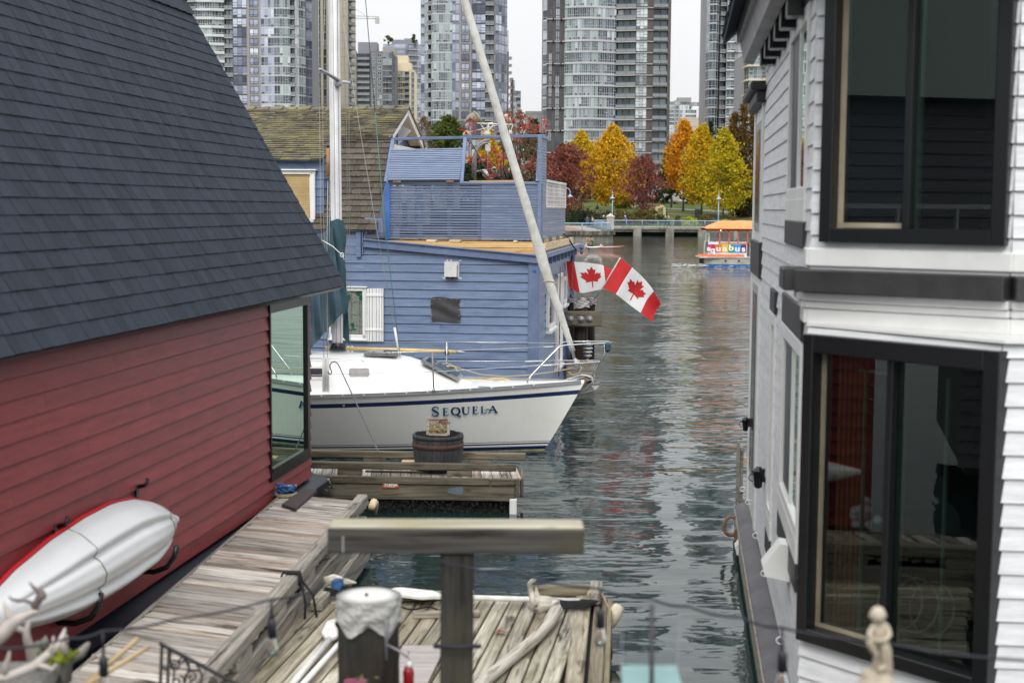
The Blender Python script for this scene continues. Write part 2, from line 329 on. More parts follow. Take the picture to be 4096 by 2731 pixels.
cm = N.new('ShaderNodeMapRange'); cm.inputs['From Min'].default_value = .3; cm.inputs['From Max'].default_value = .7; cm.inputs['To Min'].default_value = .88; cm.inputs['To Max'].default_value = 1.06; L.new(cn.outputs['Fac'], cm.inputs['Value'])
cx = N.new('ShaderNodeMix'); cx.data_type = 'RGBA'; cx.blend_type = 'MULTIPLY'; cx.inputs['Factor'].default_value = 1; L.new(cr.outputs[0], cx.inputs['A']); L.new(cm.outputs[0], cx.inputs['B'])
mx = N.new('ShaderNodeMix'); mx.data_type = 'RGBA'; mx.inputs['Factor'].default_value = .9; L.new(hs.outputs[0], mx.inputs['A']); L.new(cx.outputs['Result'], mx.inputs['B'])
L.new(mx.outputs['Result'], bg.inputs['Color'])
sl = bpy.data.lights.new('sun', 'SUN'); sl.energy = 1.3; sl.angle = R(30); sl.color = (1, .96, .9)
so = bpy.data.objects.new('sun', sl); C.objects.link(so); so.rotation_euler = (R(48), 0, R(-8)); so.location = (0, 0, 60)
# ------------------------------------------------------------------ water
m = bpy.data.materials.new('harbour_water'); m.use_nodes = True; MT['water'] = m; nt = m.node_tree; N = nt.nodes; L = nt.links; b = N['Principled BSDF']
b.inputs['Base Color'].default_value = (.009, .026, .025, 1); b.inputs['Roughness'].default_value = .03; b.inputs['IOR'].default_value = 1.46
tc = N.new('ShaderNodeTexCoord')
def wn(scale, st, det=3.0, rg=.5, rot=0, dist=0.0):
    mp = N.new('ShaderNodeMapping'); mp.inputs['Scale'].default_value = st; mp.inputs['Rotation'].default_value = (0, 0, R(rot)); L.new(tc.outputs['Object'], mp.inputs['Vector'])
    n = N.new('ShaderNodeTexNoise'); n.inputs['Scale'].default_value = scale; n.inputs['Detail'].default_value = det; n.inputs['Roughness'].default_value = rg; n.inputs['Distortion'].default_value = dist
    L.new(mp.outputs[0], n.inputs['Vector']); return n.outputs['Fac']
def mth(op, a, bb):
    n = N.new('ShaderNodeMath'); n.operation = op
    for i, q in enumerate((a, bb)):
        if isinstance(q, (int, float)): n.inputs[i].default_value = q
        else: L.new(q, n.inputs[i])
    return n.outputs[0]
def mrange(v, a, bb, c, d):
    n = N.new('ShaderNodeMapRange'); n.interpolation_type = 'SMOOTHSTEP'
    for k, q in zip(('From Min', 'From Max', 'To Min', 'To Max'), (a, bb, c, d)): n.inputs[k].default_value = q
    L.new(v, n.inputs['Value']); return n.outputs[0]
ss = N.new('ShaderNodeSeparateXYZ'); L.new(tc.outputs['Object'], ss.inputs[0])
far = mrange(ss.outputs['Y'], 9, 34, WCALM, 1.0)          # open channel is choppier than the sheltered slip
patch = mrange(wn(.22, (.6, 1, 1), 2), .35, .65, .45, 1.15)
amp = mth('MULTIPLY', far, patch)
big = mth('MULTIPLY', wn(.55, (.55, 1, 1), 2, .5, 8), WBIG)
mid = mth('MULTIPLY', mth('MULTIPLY', wn(2.0, (.42, 1, 1), 1.8, .5, -6, .5), WMID), amp)
sml = mth('MULTIPLY', mth('MULTIPLY', wn(7.0, (.45, 1, 1), 1.5, .5, 8, .4), WSML), amp)
hgt = mth('ADD', mth('ADD', big, mid), sml)
bp = N.new('ShaderNodeBump'); bp.inputs['Strength'].default_value = 1; bp.inputs['Distance'].default_value = 1.0; L.new(hgt, bp.inputs['Height']); L.new(bp.outputs[0], b.inputs['Normal'])
mb = MB(); mb.quad((-700, -120, 0), (700, -120, 0), (700, 232, 0), (-700, 232, 0))
wt = mb.build('water', 'water', loc=(0, 0, 0)); tag(wt, 'rippled green grey harbour water between the float homes', 'water', kind='structure')
# wake behind the ferry
mat('wake_foam', (.7, .72, .72), rough=.6, ns=1.5, tone=0, bump=.6, bumpd=.1)
# ------------------------------------------------------------------ far shore
mat('concrete', (.20, .195, .165), (.30, .29, .25), rough=.9, ns=1.2, tone=.06, bump=.2, stain=[((.09, .088, .07), .9, .5, .72, (1.6, 1, .35))])
mat('concrete_stained', (.13, .125, .10), (.24, .23, .19), rough=.9, ns=1.4, tone=.06, bump=.3, stain=[((.05, .048, .035), 1.1, .42, .62, (2.2, 1, .5))])
mat('pale_concrete', (.42, .40, .36), (.52, .50, .45), rough=.9, ns=1, tone=.05, bump=.1)
mat('brick_paving', (.22, .105, .085), (.30, .16, .13), rough=.9, ns=6, tone=.1)
mat('path_paving', (.27, .25, .22), (.34, .32, .29), rough=.9, ns=2, tone=.05)
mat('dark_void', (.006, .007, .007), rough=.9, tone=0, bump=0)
mat('lawn', (.045, .085, .012), (.085, .13, .018), rough=1, ns=.35, amp=.3, tone=0, bump=.3, stain=[((.17, .14, .025), 1.5, .56, .72), ((.16, .12, .03), .12, .55, .7)])
mat('mulch', (.24, .14, .085), rough=1, ns=2, tone=0)
mat('rail_blue', (.28, .40, .52), rough=.45, amp=.05, tone=0, bump=0)
DZ = 1.4
mb = MB(); mb.quad((-900, 236, 1.38), (900, 236, 1.38), (900, 2600, 14), (-900, 2600, 14)); mb.quad((-2600, 236, 1.2), (2600, 236, 1.2), (2600, 5200, 10), (-2600, 5200, 10))
tag(mb.build('ground', 'path_paving', loc=(0, 236, 1.3)), 'low city ground beyond the park', 'ground', kind='structure')
# promenade deck with the rounded bastion
fx = G(2462, 974, 0).x; fy = 174.5
arc = [(fx-5+5*math.sin(R(a)), fy+5-5*math.cos(R(a))) for a in range(0, 91, 10)]
edge = [(-70, fy)] + arc + [(fx, 223)] + [(90, 223)]
mb = MB(); mb.prism([V((x, y, 0.95)) for x, y in edge + [(90, 237), (-70, 237)]], (0, 0, DZ-.95-.004))
tag(mb.build('promenade', 'path_paving', loc=(0, 200, 0)), 'paved waterfront promenade on the far bank', 'promenade', kind='structure')
mb = MB(); mb.prism([V((x, y, DZ-.004)) for x, y in [(-60, fy+3.5), (fx-4, fy+3.5), (fx-3, fy+8), (fx-4, 222), (-60, 222)]], (0, 0, .012))
tag(mb.build('brick_plaza', 'brick_paving'), 'red brick paving inside the rounded bastion', 'paving', kind='structure')
def seawall(pts, name, label, pillars=None):
    t = thing(name, label, 'sea wall', (pts[0][0], pts[0][1], -.5))
    a, c = MB(), MB()
    for (x0, y0), (x1, y1) in zip(pts[:-1], pts[1:]):
        ln = math.hypot(x1-x0, y1-y0); u = V(((x1-x0)/ln, (y1-y0)/ln, 0)); nn = V((u.y, -u.x, 0))
        n = max(1, round(ln/6))
        for i in range(n):
            p, q = V((x0, y0, 0))+u*(ln*i/n), V((x0, y0, 0))+u*(ln*(i+1)/n-.02)
            if pillars:
                a.beam(p+nn*-.4+Z*.98, q+nn*-.4+Z*.98, .5, .62)
            else: a.beam(p+nn*-.4+Z*.15, q+nn*-.4+Z*.15, .8, 2.0)
        p, q = V((x0, y0, 0)), V((x1, y1, 0))
        c.beam(p+nn*-.25+Z*(DZ-.15), q+nn*-.25+Z*(DZ-.15), 1.1, .5 if not pillars else .32)
    a.build('wall_panel', 'concrete', t); c.build('coping', 'concrete_stained' if not pillars else 'concrete', t)
    if pillars:
        for i in range(22):
            x = pts[0][0]+1.7+i*5.05
            if x > 62: break
            q = MB(); q.box((x, 222.9, .35), (1.25, .9, 1.75)); q.build('pier', 'concrete', t)
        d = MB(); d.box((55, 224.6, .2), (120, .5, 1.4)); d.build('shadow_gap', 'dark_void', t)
    return t
seawall([(-70, fy)] + arc + [(fx, 223)], 'bastion_wall', 'stained concrete wall of the rounded bastion jutting into the water')
seawall([(fx+.1, 223), (88, 223)], 'sea_wall', 'concrete sea wall on square piers with dark openings at the waterline', True)
# railings
def railing(pts, label, step=2.35):
    t = thing('railing', label, 'railing', (*pts[0], DZ))
    tops, bars, posts = MB(), MB(), []
    P3 = [V((x, y, 0)) for x, y in pts]
    tops.tube([p+Z*(DZ+1.02) for p in P3], .075, 6)
    for h in (.28, .5, .72): bars.tube([p+Z*(DZ+h) for p in P3], .022, 4)
    acc = 0; nxt = .6
    for p, q in zip(P3[:-1], P3[1:]):
        ln = (q-p).length; u = (q-p)/ln; nn = V((u.y, -u.x, 0))
        while nxt <= acc+ln:
            c = p+u*(nxt-acc); s_ = MB()
            s_.tube([c+Z*DZ+nn*.16, c+Z*(DZ+.7)+nn*.14, c+Z*(DZ+.92)+nn*.09, c+Z*(DZ+1.0)], .055, 5)
            posts.append(s_); nxt += step
        acc += ln
    tops.build('top_rail', 'rail_blue', t); bars.build('bar', 'rail_blue', t)
    for s_ in posts: s_.build('post', 'rail_blue', t)
railing([(-28, fy+.5)] + [(fx-5+4.6*math.sin(R(a)), fy+5-4.6*math.cos(R(a))) for a in range(0, 91, 10)] + [(fx-.4, 221)], 'pale blue railing with bent posts curving round the bastion', 4.6*.6)
railing([(fx-.3, 223.4), (66, 223.4)], 'long pale blue railing along the straight sea wall', 2.45)
px = P(2441, 900, 196)
mb = MB(); mb.box((px.x, 196, DZ+.85), (.95, .95, 1.7)); mb.box((px.x, 196, DZ+1.76), (1.15, 1.15, .12))
mb.lathe((px.x, 196, DZ+1.82), [(.8, 0), (.001, .42)], 4, M=Matrix.Rotation(R(45), 3, 'Z'), smooth=False)
tag(mb.build('stone_pillar', 'pale_concrete'), 'square concrete pillar with pyramid cap beside the bastion railing', 'pillar')
# park lawn rising behind the path
def lawnz(x, y): return DZ + max(0, (y-237))*.062 + .25*math.sin(x*.09)*min(1, max(0, (y-240)/20))
mb = MB(); mb.grid(lambda a, b_: V((-60+150*a, 236.5+75*b_, lawnz(-60+150*a, 236.5+75*b_)+.02)), 40, 24)
tag(mb.build('lawn', 'lawn', loc=(0, 236.5, 1)), 'green park lawn sprinkled with fallen leaves', 'lawn', kind='structure')
def ribbon(name, label, pts, wd, m_, lift=.05):
    q = MB()
    for (x0, y0), (x1, y1) in zip(pts[:-1], pts[1:]):
        q.quad((x0, y0-wd/2, lawnz(x0, y0-wd/2)+lift), (x1, y1-wd/2, lawnz(x1, y1-wd/2)+lift), (x1, y1+wd/2, lawnz(x1, y1+wd/2)+lift), (x0, y0+wd/2, lawnz(x0, y0+wd/2)+lift))
    tag(q.build(name, m_), label, name.replace('_', ' '), kind='structure')
ribbon('footpath', 'grey footpath climbing past the park trees', [(22+i*3, 288-i*1.6) for i in range(14)], 4, 'path_paving')
ribbon('mulch_strip', 'tan mulch strip round the play area', [(12+i*2.2, 268-.25*i) for i in range(11)], 2.4, 'mulch')
ribbon('ramp_path', 'brown sloping path beside the railing at the park edge', [(40+i*1.2, 272-i*3.6) for i in range(9)], 9, 'mulch', .12)
# ------------------------------------------------------------------ trees
def leafmat(name, cols, tr=.3):
    n = len(cols)
    mat(name, (1, 1, 1), rough=.8, ns=.25, amp=.12, tone=0, bump=0, trans=tr, tonecol=[((i+.5)/n, c) for i, c in enumerate(cols)], spec=.2)
leafmat('leaf_gold', [(.30, .15, .006), (.55, .30, .012), (.66, .36, .014), (.60, .40, .03), (.42, .30, .02)])
leafmat('leaf_orange', [(.36, .13, .008), (.60, .26, .012), (.68, .31, .015), (.62, .34, .02)])
leafmat('leaf_yellowgreen', [(.20, .19, .012), (.38, .33, .016), (.52, .42, .02), (.60, .38, .016)])
leafmat('leaf_yellow', [(.30, .22, .012), (.50, .36, .015), (.60, .42, .02), (.60, .32, .016)])
leafmat('leaf_maroon', [(.075, .03, .03), (.16, .048, .044), (.24, .075, .06), (.32, .12, .06)])
leafmat('leaf_rust', [(.07, .02, .014), (.16, .045, .02), (.22, .07, .025), (.2, .1, .03)])
leafmat('leaf_bronze', [(.06, .05, .018), (.14, .085, .03), (.18, .10, .035), (.10, .09, .025)])
leafmat('leaf_green', [(.03, .05, .012), (.06, .095, .018), (.10, .13, .024), (.15, .15, .02)])
leafmat('leaf_dark', [(.010, .018, .009), (.020, .032, .013), (.03, .045, .018)], .15)
leafmat('leaf_bare', [(.13, .085, .05), (.19, .13, .085), (.2, .14, .05), (.16, .13, .12)])
leafmat('leaf_lime', [(.22, .26, .012), (.40, .44, .02), (.48, .5, .03)])
leafmat('leaf_olive', [(.07, .06, .018), (.13, .11, .03), (.2, .15, .035)])
mat('bark', (.055, .045, .036), (.10, .085, .07), rough=1, ns=2, st=(4, 4, .6), tone=.1)
PROF = {
 'egg':  lambda h: max(0.02, math.sin(math.pi*min(1, (h*.93+.07))**.72))**.85,
 'cone': lambda h: max(.03, min(1, (h+.03)*7))*(1-h)**.75,
 'column': lambda h: min(1, (h+.05)*5)*min(1, (1.02-h)*2.2)**.7,
 'spread': lambda h: max(.05, math.sin(math.pi*(h*.86+.1)))**.6,
 'round': lambda h: max(.05, math.sin(math.pi*(h*.94+.03)))**.75}
def crown(mb, cx, cy, z0, ht, wd, shape, n, size, up=.15, clump=.13, sparse=0.0, depth=1.0):
    pf = PROF[shape]; ncl = max(14, int(n/26)); ph = [rnd.uniform(0, 6.28) for _ in range(4)]
    for k in range(ncl):
        h = rnd.random()**.85; a = rnd.uniform(0, 2*math.pi)
        rr = (rnd.uniform(.55, 1.02) if rnd.random() < .78 else rnd.uniform(.1, .6))*pf(h)*wd/2*(1+.16*math.sin(2*a+h*5+ph[0])+.12*math.sin(5*a-h*9+ph[1])+.08*math.sin(h*23+ph[2]))*(1.12 if rnd.random() < .1 else 1)
        c = V((cx+rr*math.cos(a), cy+rr*math.sin(a)*depth, z0+h*ht)); cr_ = wd*clump*rnd.uniform(.6, 1.25)*(1 if h < .8 else .7)
        if rnd.random() < sparse: continue
        tb = rnd.random()
        for i in range(int(n/ncl)):
            d = V((rnd.gauss(0, .5), rnd.gauss(0, .5), rnd.gauss(0, .42)))*cr_
            p = c+d; s_ = size*rnd.uniform(.6, 1.3)
            nr = V((rnd.gauss(0, 1), rnd.gauss(0, 1), rnd.gauss(0, .7)+up)).normalized()
            u = nr.orthogonal().normalized(); u = Matrix.Rotation(rnd.uniform(0, 6.28), 3, nr) @ u; v = nr.cross(u)
            t = min(1, max(0, .55*tb+.45*rnd.random()))
            mb.add([p-u*s_*.55, p-v*s_*.38, p+u*s_*.55, p+v*s_*.38], [(0, 1, 2, 3)], 0, t)
def trunk(mb, x, y, z0, h, r, ht, wd, nl=6):
    top = V((x+rnd.uniform(-.2, .2), y, z0+h+ht*.55))
    mb.tube([V((x, y, z0-.3)), V((x+rnd.uniform(-.1, .1), y, z0+h*.5)), V((x+rnd.uniform(-.15, .15), y, z0+h+ht*.15)), top], [r*1.25, r, r*.8, r*.25], 7)
    for i in range(nl):
        a = rnd.uniform(0, 6.28); hh = z0+h+ht*rnd.uniform(-.02, .35); e = V((x+math.cos(a)*wd*.33, y+math.sin(a)*wd*.33, hh+ht*rnd.uniform(.12, .3)))
        mb.tube([V((x, y, hh)), (V((x, y, hh))+e)/2+Z*.2, e], [r*.4, r*.28, r*.1], 5)
def tree(name, label, x0, x1, ytop, ybot, Y, shape, lm, n, size, group, trunk_h=2.2, gz=None, sparse=0, clump=.13, r=.17, nl=6):
    """crown spans photo columns x0..x1 and rows ytop..ybot at distance Y"""
    a, b_ = P(x0, ybot, Y), P(x1, ybot, Y); tp = P((x0+x1)/2, ytop, Y)
    x = (a.x+b_.x)/2; wd = b_.x-a.x; z0 = a.z; ht = tp.z-z0
    g = lawnz(x, Y) if gz is None else gz
    t = thing(name, label, 'tree', (x, Y, g), group)
    c = MB(); crown(c, x, Y, z0, ht, wd, shape, n, size, clump=clump, sparse=sparse); c.build('crown', lm, t)
    k = MB(); trunk(k, x, Y, g, max(.4, z0-g), r, ht, wd, nl); k.build('trunk', 'bark', t)
    return t
T1 = 'autumn trees along the far promenade'
tree('maple_tree', 'big golden tree standing in front of the dark brick tower', 2335, 2562, 515, 800, 262, 'egg', 'leaf_gold', 11000, .46, T1)
tree('maple_tree', 'smaller yellow tree with green tints left of the big golden one', 2258, 2392, 528, 720, 276, 'egg', 'leaf_yellow', 5200, .44, T1)
tree('maple_tree', 'wide dark red tree beside the white lattice of the roof deck', 2150, 2380, 590, 856, 246, 'spread', 'leaf_maroon', 6800, .36, T1, 1.8, r=.14, sparse=.22)
tree('maple_tree', 'dark red tree with low spreading branches by the playhouse arch', 2478, 2662, 625, 850, 244, 'spread', 'leaf_maroon', 4600, .34, T1, 1.8, sparse=.3, r=.15, nl=10)
tree('maple_tree', 'tall orange tree at the back of the right hand row', 2655, 2812, 487, 760, 275, 'egg', 'leaf_orange', 7000, .46, T1)
tree('maple_tree', 'yellow tree in the middle of the right hand row', 2722, 2890, 508, 805, 266, 'egg', 'leaf_yellow', 8600, .44, T1)
tree('maple_tree', 'yellow green tree above the orange roofed ferry', 2805, 2982, 525, 835, 256, 'egg', 'leaf_yellowgreen', 9500, .42, T1)
tree('maple_tree', 'light green tree half hidden between the golden and orange trees', 2640, 2730, 570, 770, 285, 'egg', 'leaf_green', 3600, .46, T1)
tree('maple_tree', 'red brown tree low between the big golden tree and the brick tower', 2530, 2640, 640, 770, 282, 'round', 'leaf_maroon', 3000, .42, T1)
tree('maple_tree', 'rust coloured tree behind the dark red one by the lattice', 2190, 2330, 585, 760, 268, 'round', 'leaf_rust', 4200, .42, T1)
for x0, x1, yt, lab in ((2900, 2962, 455, 'bronze columnar tree with the lowest top of the row at the white house'), (2938, 2998, 425, 'tallest bronze columnar tree rising beside the white house'), (2978, 3050, 440, 'bronze columnar tree partly hidden by the white house')):
    tree('columnar_tree', lab, x0, x1, yt, 850, 262, 'column', 'leaf_bronze', 4200, .42, 'columnar trees by the white house', clump=.3)
tree('fir_tree', 'small dark fir in front of the grey tower', 2815, 2868, 488, 620, 300, 'cone', 'leaf_dark', 1500, .5, T1)
tree('leafy_tree', 'round green tree rising behind the shingled gable', 1715, 1862, 470, 640, 300, 'round', 'leaf_green', 5200, .5, T1)
tree('leafy_tree', 'bright yellow tree behind the curved lamp arch', 1895, 2010, 520, 700, 262, 'egg', 'leaf_yellow', 4600, .42, T1)
tree('leafy_tree', 'dark evergreen behind the pierced metal arch', 1845, 1975, 640, 790, 250, 'round', 'leaf_dark', 3600, .45, T1)
tree('leafy_tree', 'dark pine with pale twigs below the grey low block', 2090, 2180, 480, 640, 300, 'round', 'leaf_dark', 2200, .5, T1, sparse=.25)
for x0, x1, yt, lab in ((1652, 1735, 470, 'thin bare grey tree left of the round green tree'), (1990, 2070, 450, 'tall bare branched tree behind the furled sail'), (2040, 2120, 440, 'tall bare tree with tan leaves low on its branches'), (2095, 2165, 500, 'bare tree next to the slatted deck corner')):
    t = tree('bare_tree', lab, x0, x1, yt, 740, 268, 'column', 'leaf_bare', 1900, .34, 'bare trees behind the roof deck', clump=.22, nl=4, r=.1)
    k = MB(); o = wl(t); hgt_ = P(x0, yt, 268).z-o.z
    for i in range(46):
        a = rnd.uniform(0, 6.28); z0 = o.z+hgt_*rnd.uniform(.1, .6); rr = rnd.uniform(.2, 1.5)
        k.tube([V((o.x, 268, z0)), V((o.x+rr*.6*math.cos(a), 268+rr*.6*math.sin(a), z0+hgt_*.15)), V((o.x+rr*math.cos(a), 268+rr*math.sin(a), z0+hgt_*rnd.uniform(.3, .42)))], [.045, .035, .015], 4)
    k.build('twigs', 'leaf_bare', t)
# dark belt of evergreens and hedge at the back of the park: read as one mass
mb = MB()
for i in range(50):
    x = -24+i*1.75; crown(mb, x, 304+rnd.uniform(-4, 4), lawnz(x, 300)-1.5, rnd.uniform(6.0, 11.0), 5.5, 'round', 430, .6)
tag(mb.build('shrubbery', 'leaf_dark'), 'dark evergreen shrubbery closing the back of the park', 'shrubbery', kind='stuff')
def bush(name, label, x, y, wd, ht, lm, n, size=.3, group='bushes on the lawn edge', depth=.7):
    c = MB(); crown(c, x, y, lawnz(x, y)-.1, ht, wd, 'round', n, size, depth=depth); tag(c.build(name, lm), label, 'bush', group)
X = lambda px_, Y: P(px_, 840, Y).x
bush('hedge', 'clipped dark green hedge behind the walkers on the bastion', X(2330, 240), 240, 9, 2.0, 'leaf_dark', 2600)
bush('bush', 'brown leaved bush behind the lamp post', X(2475, 240), 240, 5, 2.4, 'leaf_olive', 1500)
bush('bush', 'long olive bush between the lamp post and the dark red tree', X(2560, 241), 241, 6, 2.1, 'leaf_olive', 1700)
bush('bush', 'olive bush under the dark red tree', X(2612, 242), 242, 3.2, 2.3, 'leaf_olive', 900)
bush('bush', 'lime green bush left of the ferry roof', X(2758, 236), 236.5, 2.8, 1.5, 'leaf_lime', 900, .24)
bush('bush', 'small lime bush at the foot of the lamp by the ferry', X(2905, 236), 236.5, 2.4, 1.2, 'leaf_lime', 700, .24)
bush('bush', 'brown bush left of the lime green bush', X(2712, 237), 237.5, 2.2, 1.7, 'leaf_olive', 700, .26)
bush('bush', 'brown bush between the two lime bushes', X(2815, 238), 238, 4, 1.7, 'leaf_olive', 1100, .26)
bush('bush', 'round brown bush right of the lamp by the ferry', X(2925, 238), 238, 2.2, 1.7, 'leaf_olive', 600, .26)
bush('bush', 'pale leaved green bush under the golden tree', X(2490, 280), 280, 5, 3.2, 'leaf_green', 1500, .4)
bush('hedge', 'dark clipped hedge beside the sloping path', X(2985, 262), 262, 5, 3.0, 'leaf_dark', 1500, .4)
for px_, Y, s_, lab in ((2423, 240, .9, 'pale boulder behind the first cyclist'), (2505, 243, .7, 'small pale boulder on the lawn behind the lamp'), (2483, 256, 1.1, 'dark boulder beside the mulch strip')):
    c = MB(); c.ball((X(px_, Y), Y, lawnz(X(px_, Y), Y)+s_*.3), s_, 1.3, .9, .7, n=7); tag(c.build('boulder', 'stone_grey'), lab, 'boulder')
# ------------------------------------------------------------------ street furniture
def lamp(px_, Y, label, base=DZ):
    x = X(px_, Y); t = thing('street_lamp', label, 'street lamp', (x, Y, base), 'lamps along the promenade')
    a = MB(); a.tube([(x, Y, base), (x, Y, base+4.6)], [.1, .075], 8); a.tube([(x, Y, base), (x, Y, base+.5)], .16, 8); a.tube([(x, Y, base+4.6), (x, Y, base+5.9)], [.06, .02], 6); a.build('pole', 'rail_blue', t)
    c = MB(); c.lathe((x, Y, base+4.45), [(.46, 0), (.42, .05), (.2, .22), (.12, .3), (.12, .55), (.03, .62)], 14); c.build('lamp_shade', 'rail_blue', t)
lamp(2449, 226, 'pale blue street lamp in front of the golden tree')
lamp(2874, 226, 'pale blue street lamp rising behind the orange roofed ferry')
x, Y = X(2258, 182), 182
t = thing('street_lamp', 'gooseneck street lamp at the edge of the white lattice', 'street lamp', (x, Y, DZ))
a = MB(); pts = [V((x-.2, Y, DZ)), V((x-.2, Y, 6.3))] + [V((x+.25-.45*math.cos(R(q)), Y, 6.3+.5*math.sin(R(q)))) for q in range(15, 181, 15)] + [V((x+.7, Y, 6.0))]
a.tube(pts, .05, 6); a.build('pole', 'rail_blue', t)
c = MB(); c.lathe((x+.7, Y, 5.72), [(.38, 0), (.34, .05), (.16, .18), (.09, .34)], 12); c.build('lamp_shade', 'rail_blue', t)
mat('bench_black', (.012, .014, .016), rough=.6, tone=.1, bump=0)
def bench(px_, Y, label):
    x = X(px_, Y); g = lawnz(x, Y); t = thing('park_bench', label, 'bench', (x, Y, g), 'park benches')
    a = MB(); a.box((x, Y, g+.45), (2.2, .5, .07)); a.build('seat', 'bench_black', t)
    a = MB(); a.box((x, Y+.25, g+.8), (2.2, .06, .5)); a.build('backrest', 'bench_black', t)
    for s_ in (-1, 1): a = MB(); a.box((x+s_*.95, Y, g+.22), (.08, .45, .44)); a.build('leg', 'bench_black', t)
bench(2843, 252, 'dark bench left of the lamp behind the ferry'); bench(2886, 250, 'dark bench right of the lamp behind the ferry'); bench(2655, 238, 'dark bench behind the two walking women')
x, Y = X(2791, 256), 256; g = lawnz(x, Y)
t = thing('litter_bin', 'tall black litter bin under the yellow tree', 'litter bin', (x, Y, g)); a = MB(); a.box((x, Y, g+.75), (.95, .8, 1.5), bev=.05); a.build('body', 'bench_black', t); a = MB(); a.box((x, Y, g+1.57), (1.05, .9, .12), bev=.03); a.build('lid', 'bench_black', t)
x, Y = X(2642, 262), 262; g = lawnz(x, Y)
mat('play_cream', (.55, .45, .25), rough=.6, tone=0, bump=0); mat('play_teal', (.02, .12, .14), rough=.5, tone=0, bump=0)
t = thing('playhouse', 'cream arched play panel behind the dark red tree', 'playhouse', (x, Y, g)); a = MB()
for i in range(12):
    q0, q1 = math.pi*i/12, math.pi*(i+1)/12
    a.prism([V((x+.95*math.cos(q0), Y, g+1.0+.95*math.sin(q0))), V((x+.95*math.cos(q1), Y, g+1.0+.95*math.sin(q1))), V((x+.5*math.cos(q1), Y, g+.95+.5*math.sin(q1))), V((x+.5*math.cos(q0), Y, g+.95+.5*math.sin(q0)))], (0, .15, 0))
for s_ in (-1, 1): a.box((x+s_*.725, Y+.075, g+.45), (.45, .15, 1.0))
a.build('arch_panel', 'play_cream', t); a = MB(); a.tube([(x+1.15, Y, g), (x+1.15, Y, g+2.1)], .09, 6); a.build('post', 'play_teal', t)
t = thing('ramp_railing', 'black handrail with posts down the sloping path', 'railing', (X(2915, 262), 262, lawnz(X(2915, 262), 262)))
a = MB(); tp = [V((X(2912+i*8, 266-i*3.2), 266-i*3.2, lawnz(40, 266-i*3.2)+.9)) for i in range(8)]; a.tube(tp, .04, 5); a.build('handrail', 'bench_black', t)
for q in tp: a = MB(); a.tube([q, q-Z*1.0], .035, 5); a.build('post', 'bench_black', t)
# ------------------------------------------------------------------ people far off: one skinned figure each
mat('skin', (.45, .26, .18), rough=.6, tone=0, bump=0)
def person(label, pos, J, rad, mats, fz, parts=(), group=None, s=1.0):
    """J joints (x right, y away, z up, metres), E edges by body colour: one continuous skinned body"""
    me = bpy.data.meshes.new('person'); names = list(J)
    E = [('pel', 'ab'), ('ab', 'ch'), ('ch', 'nk'), ('nk', 'hd'), ('hd', 'top'), ('ch', 'sl'), ('sl', 'el'), ('el', 'wl'), ('wl', 'hl'), ('ch', 'sr'), ('sr', 'er'), ('er', 'wr'), ('wr', 'hr'),
         ('pel', 'il'), ('il', 'kl'), ('kl', 'al'), ('al', 'fl'), ('pel', 'ir'), ('ir', 'kr'), ('kr', 'ar'), ('ar', 'fr')]
    me.from_pydata([J[k] for k in names], [(names.index(a), names.index(b_)) for a, b_ in E], [])
    ob = bpy.data.objects.new('person', me); C.objects.link(ob)
    sk = ob.modifiers.new('skin', 'SKIN'); sb = ob.modifiers.new('sub', 'SUBSURF'); sb.levels = 1; sb.render_levels = 1
    for i, k in enumerate(names):
        r_ = rad.get(k, .05); me.skin_vertices[0].data[i].radius = (r_, r_)
        me.skin_vertices[0].data[i].use_root = (k == 'pel')
    dg = bpy.context.evaluated_depsgraph_get(); nm = bpy.data.meshes.new_from_object(ob.evaluated_get(dg))
    bpy.data.objects.remove(ob); nm.name = 'person'
    for m_ in mats: nm.materials.append(MT[m_])
    nm.polygons.foreach_set('material_index', [fz(p.center) for p in nm.polygons]); nm.polygons.foreach_set('use_smooth', [True]*len(nm.polygons))
    o = bpy.data.objects.new('person', nm); C.objects.link(o); o.location = pos; o.scale = (s, s, s)
    tag(o, label, 'person', group)
    return o
RAD = dict(pel=.15, ab=.14, ch=.16, nk=.06, hd=.10, top=.085, sl=.075, el=.05, wl=.038, hl=.04, sr=.075, er=.05, wr=.038, hr=.04, il=.10, kl=.07, al=.05, fl=.045, ir=.10, kr=.07, ar=.05, fr=.045)
def walk(st=.22, lean=.03, fw=1, arm=.12):
    return dict(pel=(0, 0, .95), ab=(0, -lean*.3*fw, 1.12), ch=(0, -lean*fw, 1.36), nk=(0, -lean*fw, 1.5), hd=(0, -(lean+.02)*fw, 1.62), top=(0, -lean*fw, 1.7),
        sl=(-.19, 0, 1.4), el=(-.25, arm*.5, 1.13), wl=(-.24, -arm*.2, .9), hl=(-.23, -arm*.4, .82), sr=(.19, 0, 1.4), er=(.25, -arm*.5, 1.13), wr=(.24, -arm, .92), hr=(.23, -arm*1.2, .84),
        il=(-.1, 0, .9), kl=(-.11, -st*.6, .5), al=(-.11, -st, .08), fl=(-.12, -st-.16, .03), ir=(.1, 0, .9), kr=(.11, st*.2, .5), ar=(.11, st, .1), fr=(.12, st-.15, .03))
mat('cloth_blue', (.04, .09, .16), rough=.9, tone=0, bump=0); mat('cloth_dark', (.015, .017, .022), rough=.9, tone=0, bump=0); mat('cloth_jean', (.07, .11, .19), rough=.9, tone=0, bump=0)
mat('cloth_purple', (.14, .14, .42), rough=.9, tone=0, bump=0); mat('cloth_rose', (.25, .10, .13), rough=.9, tone=0, bump=0); mat('cloth_red', (.45, .03, .035), rough=.9, tone=0, bump=0); mat('cloth_green', (.03, .16, .05), rough=.9, tone=0, bump=0)
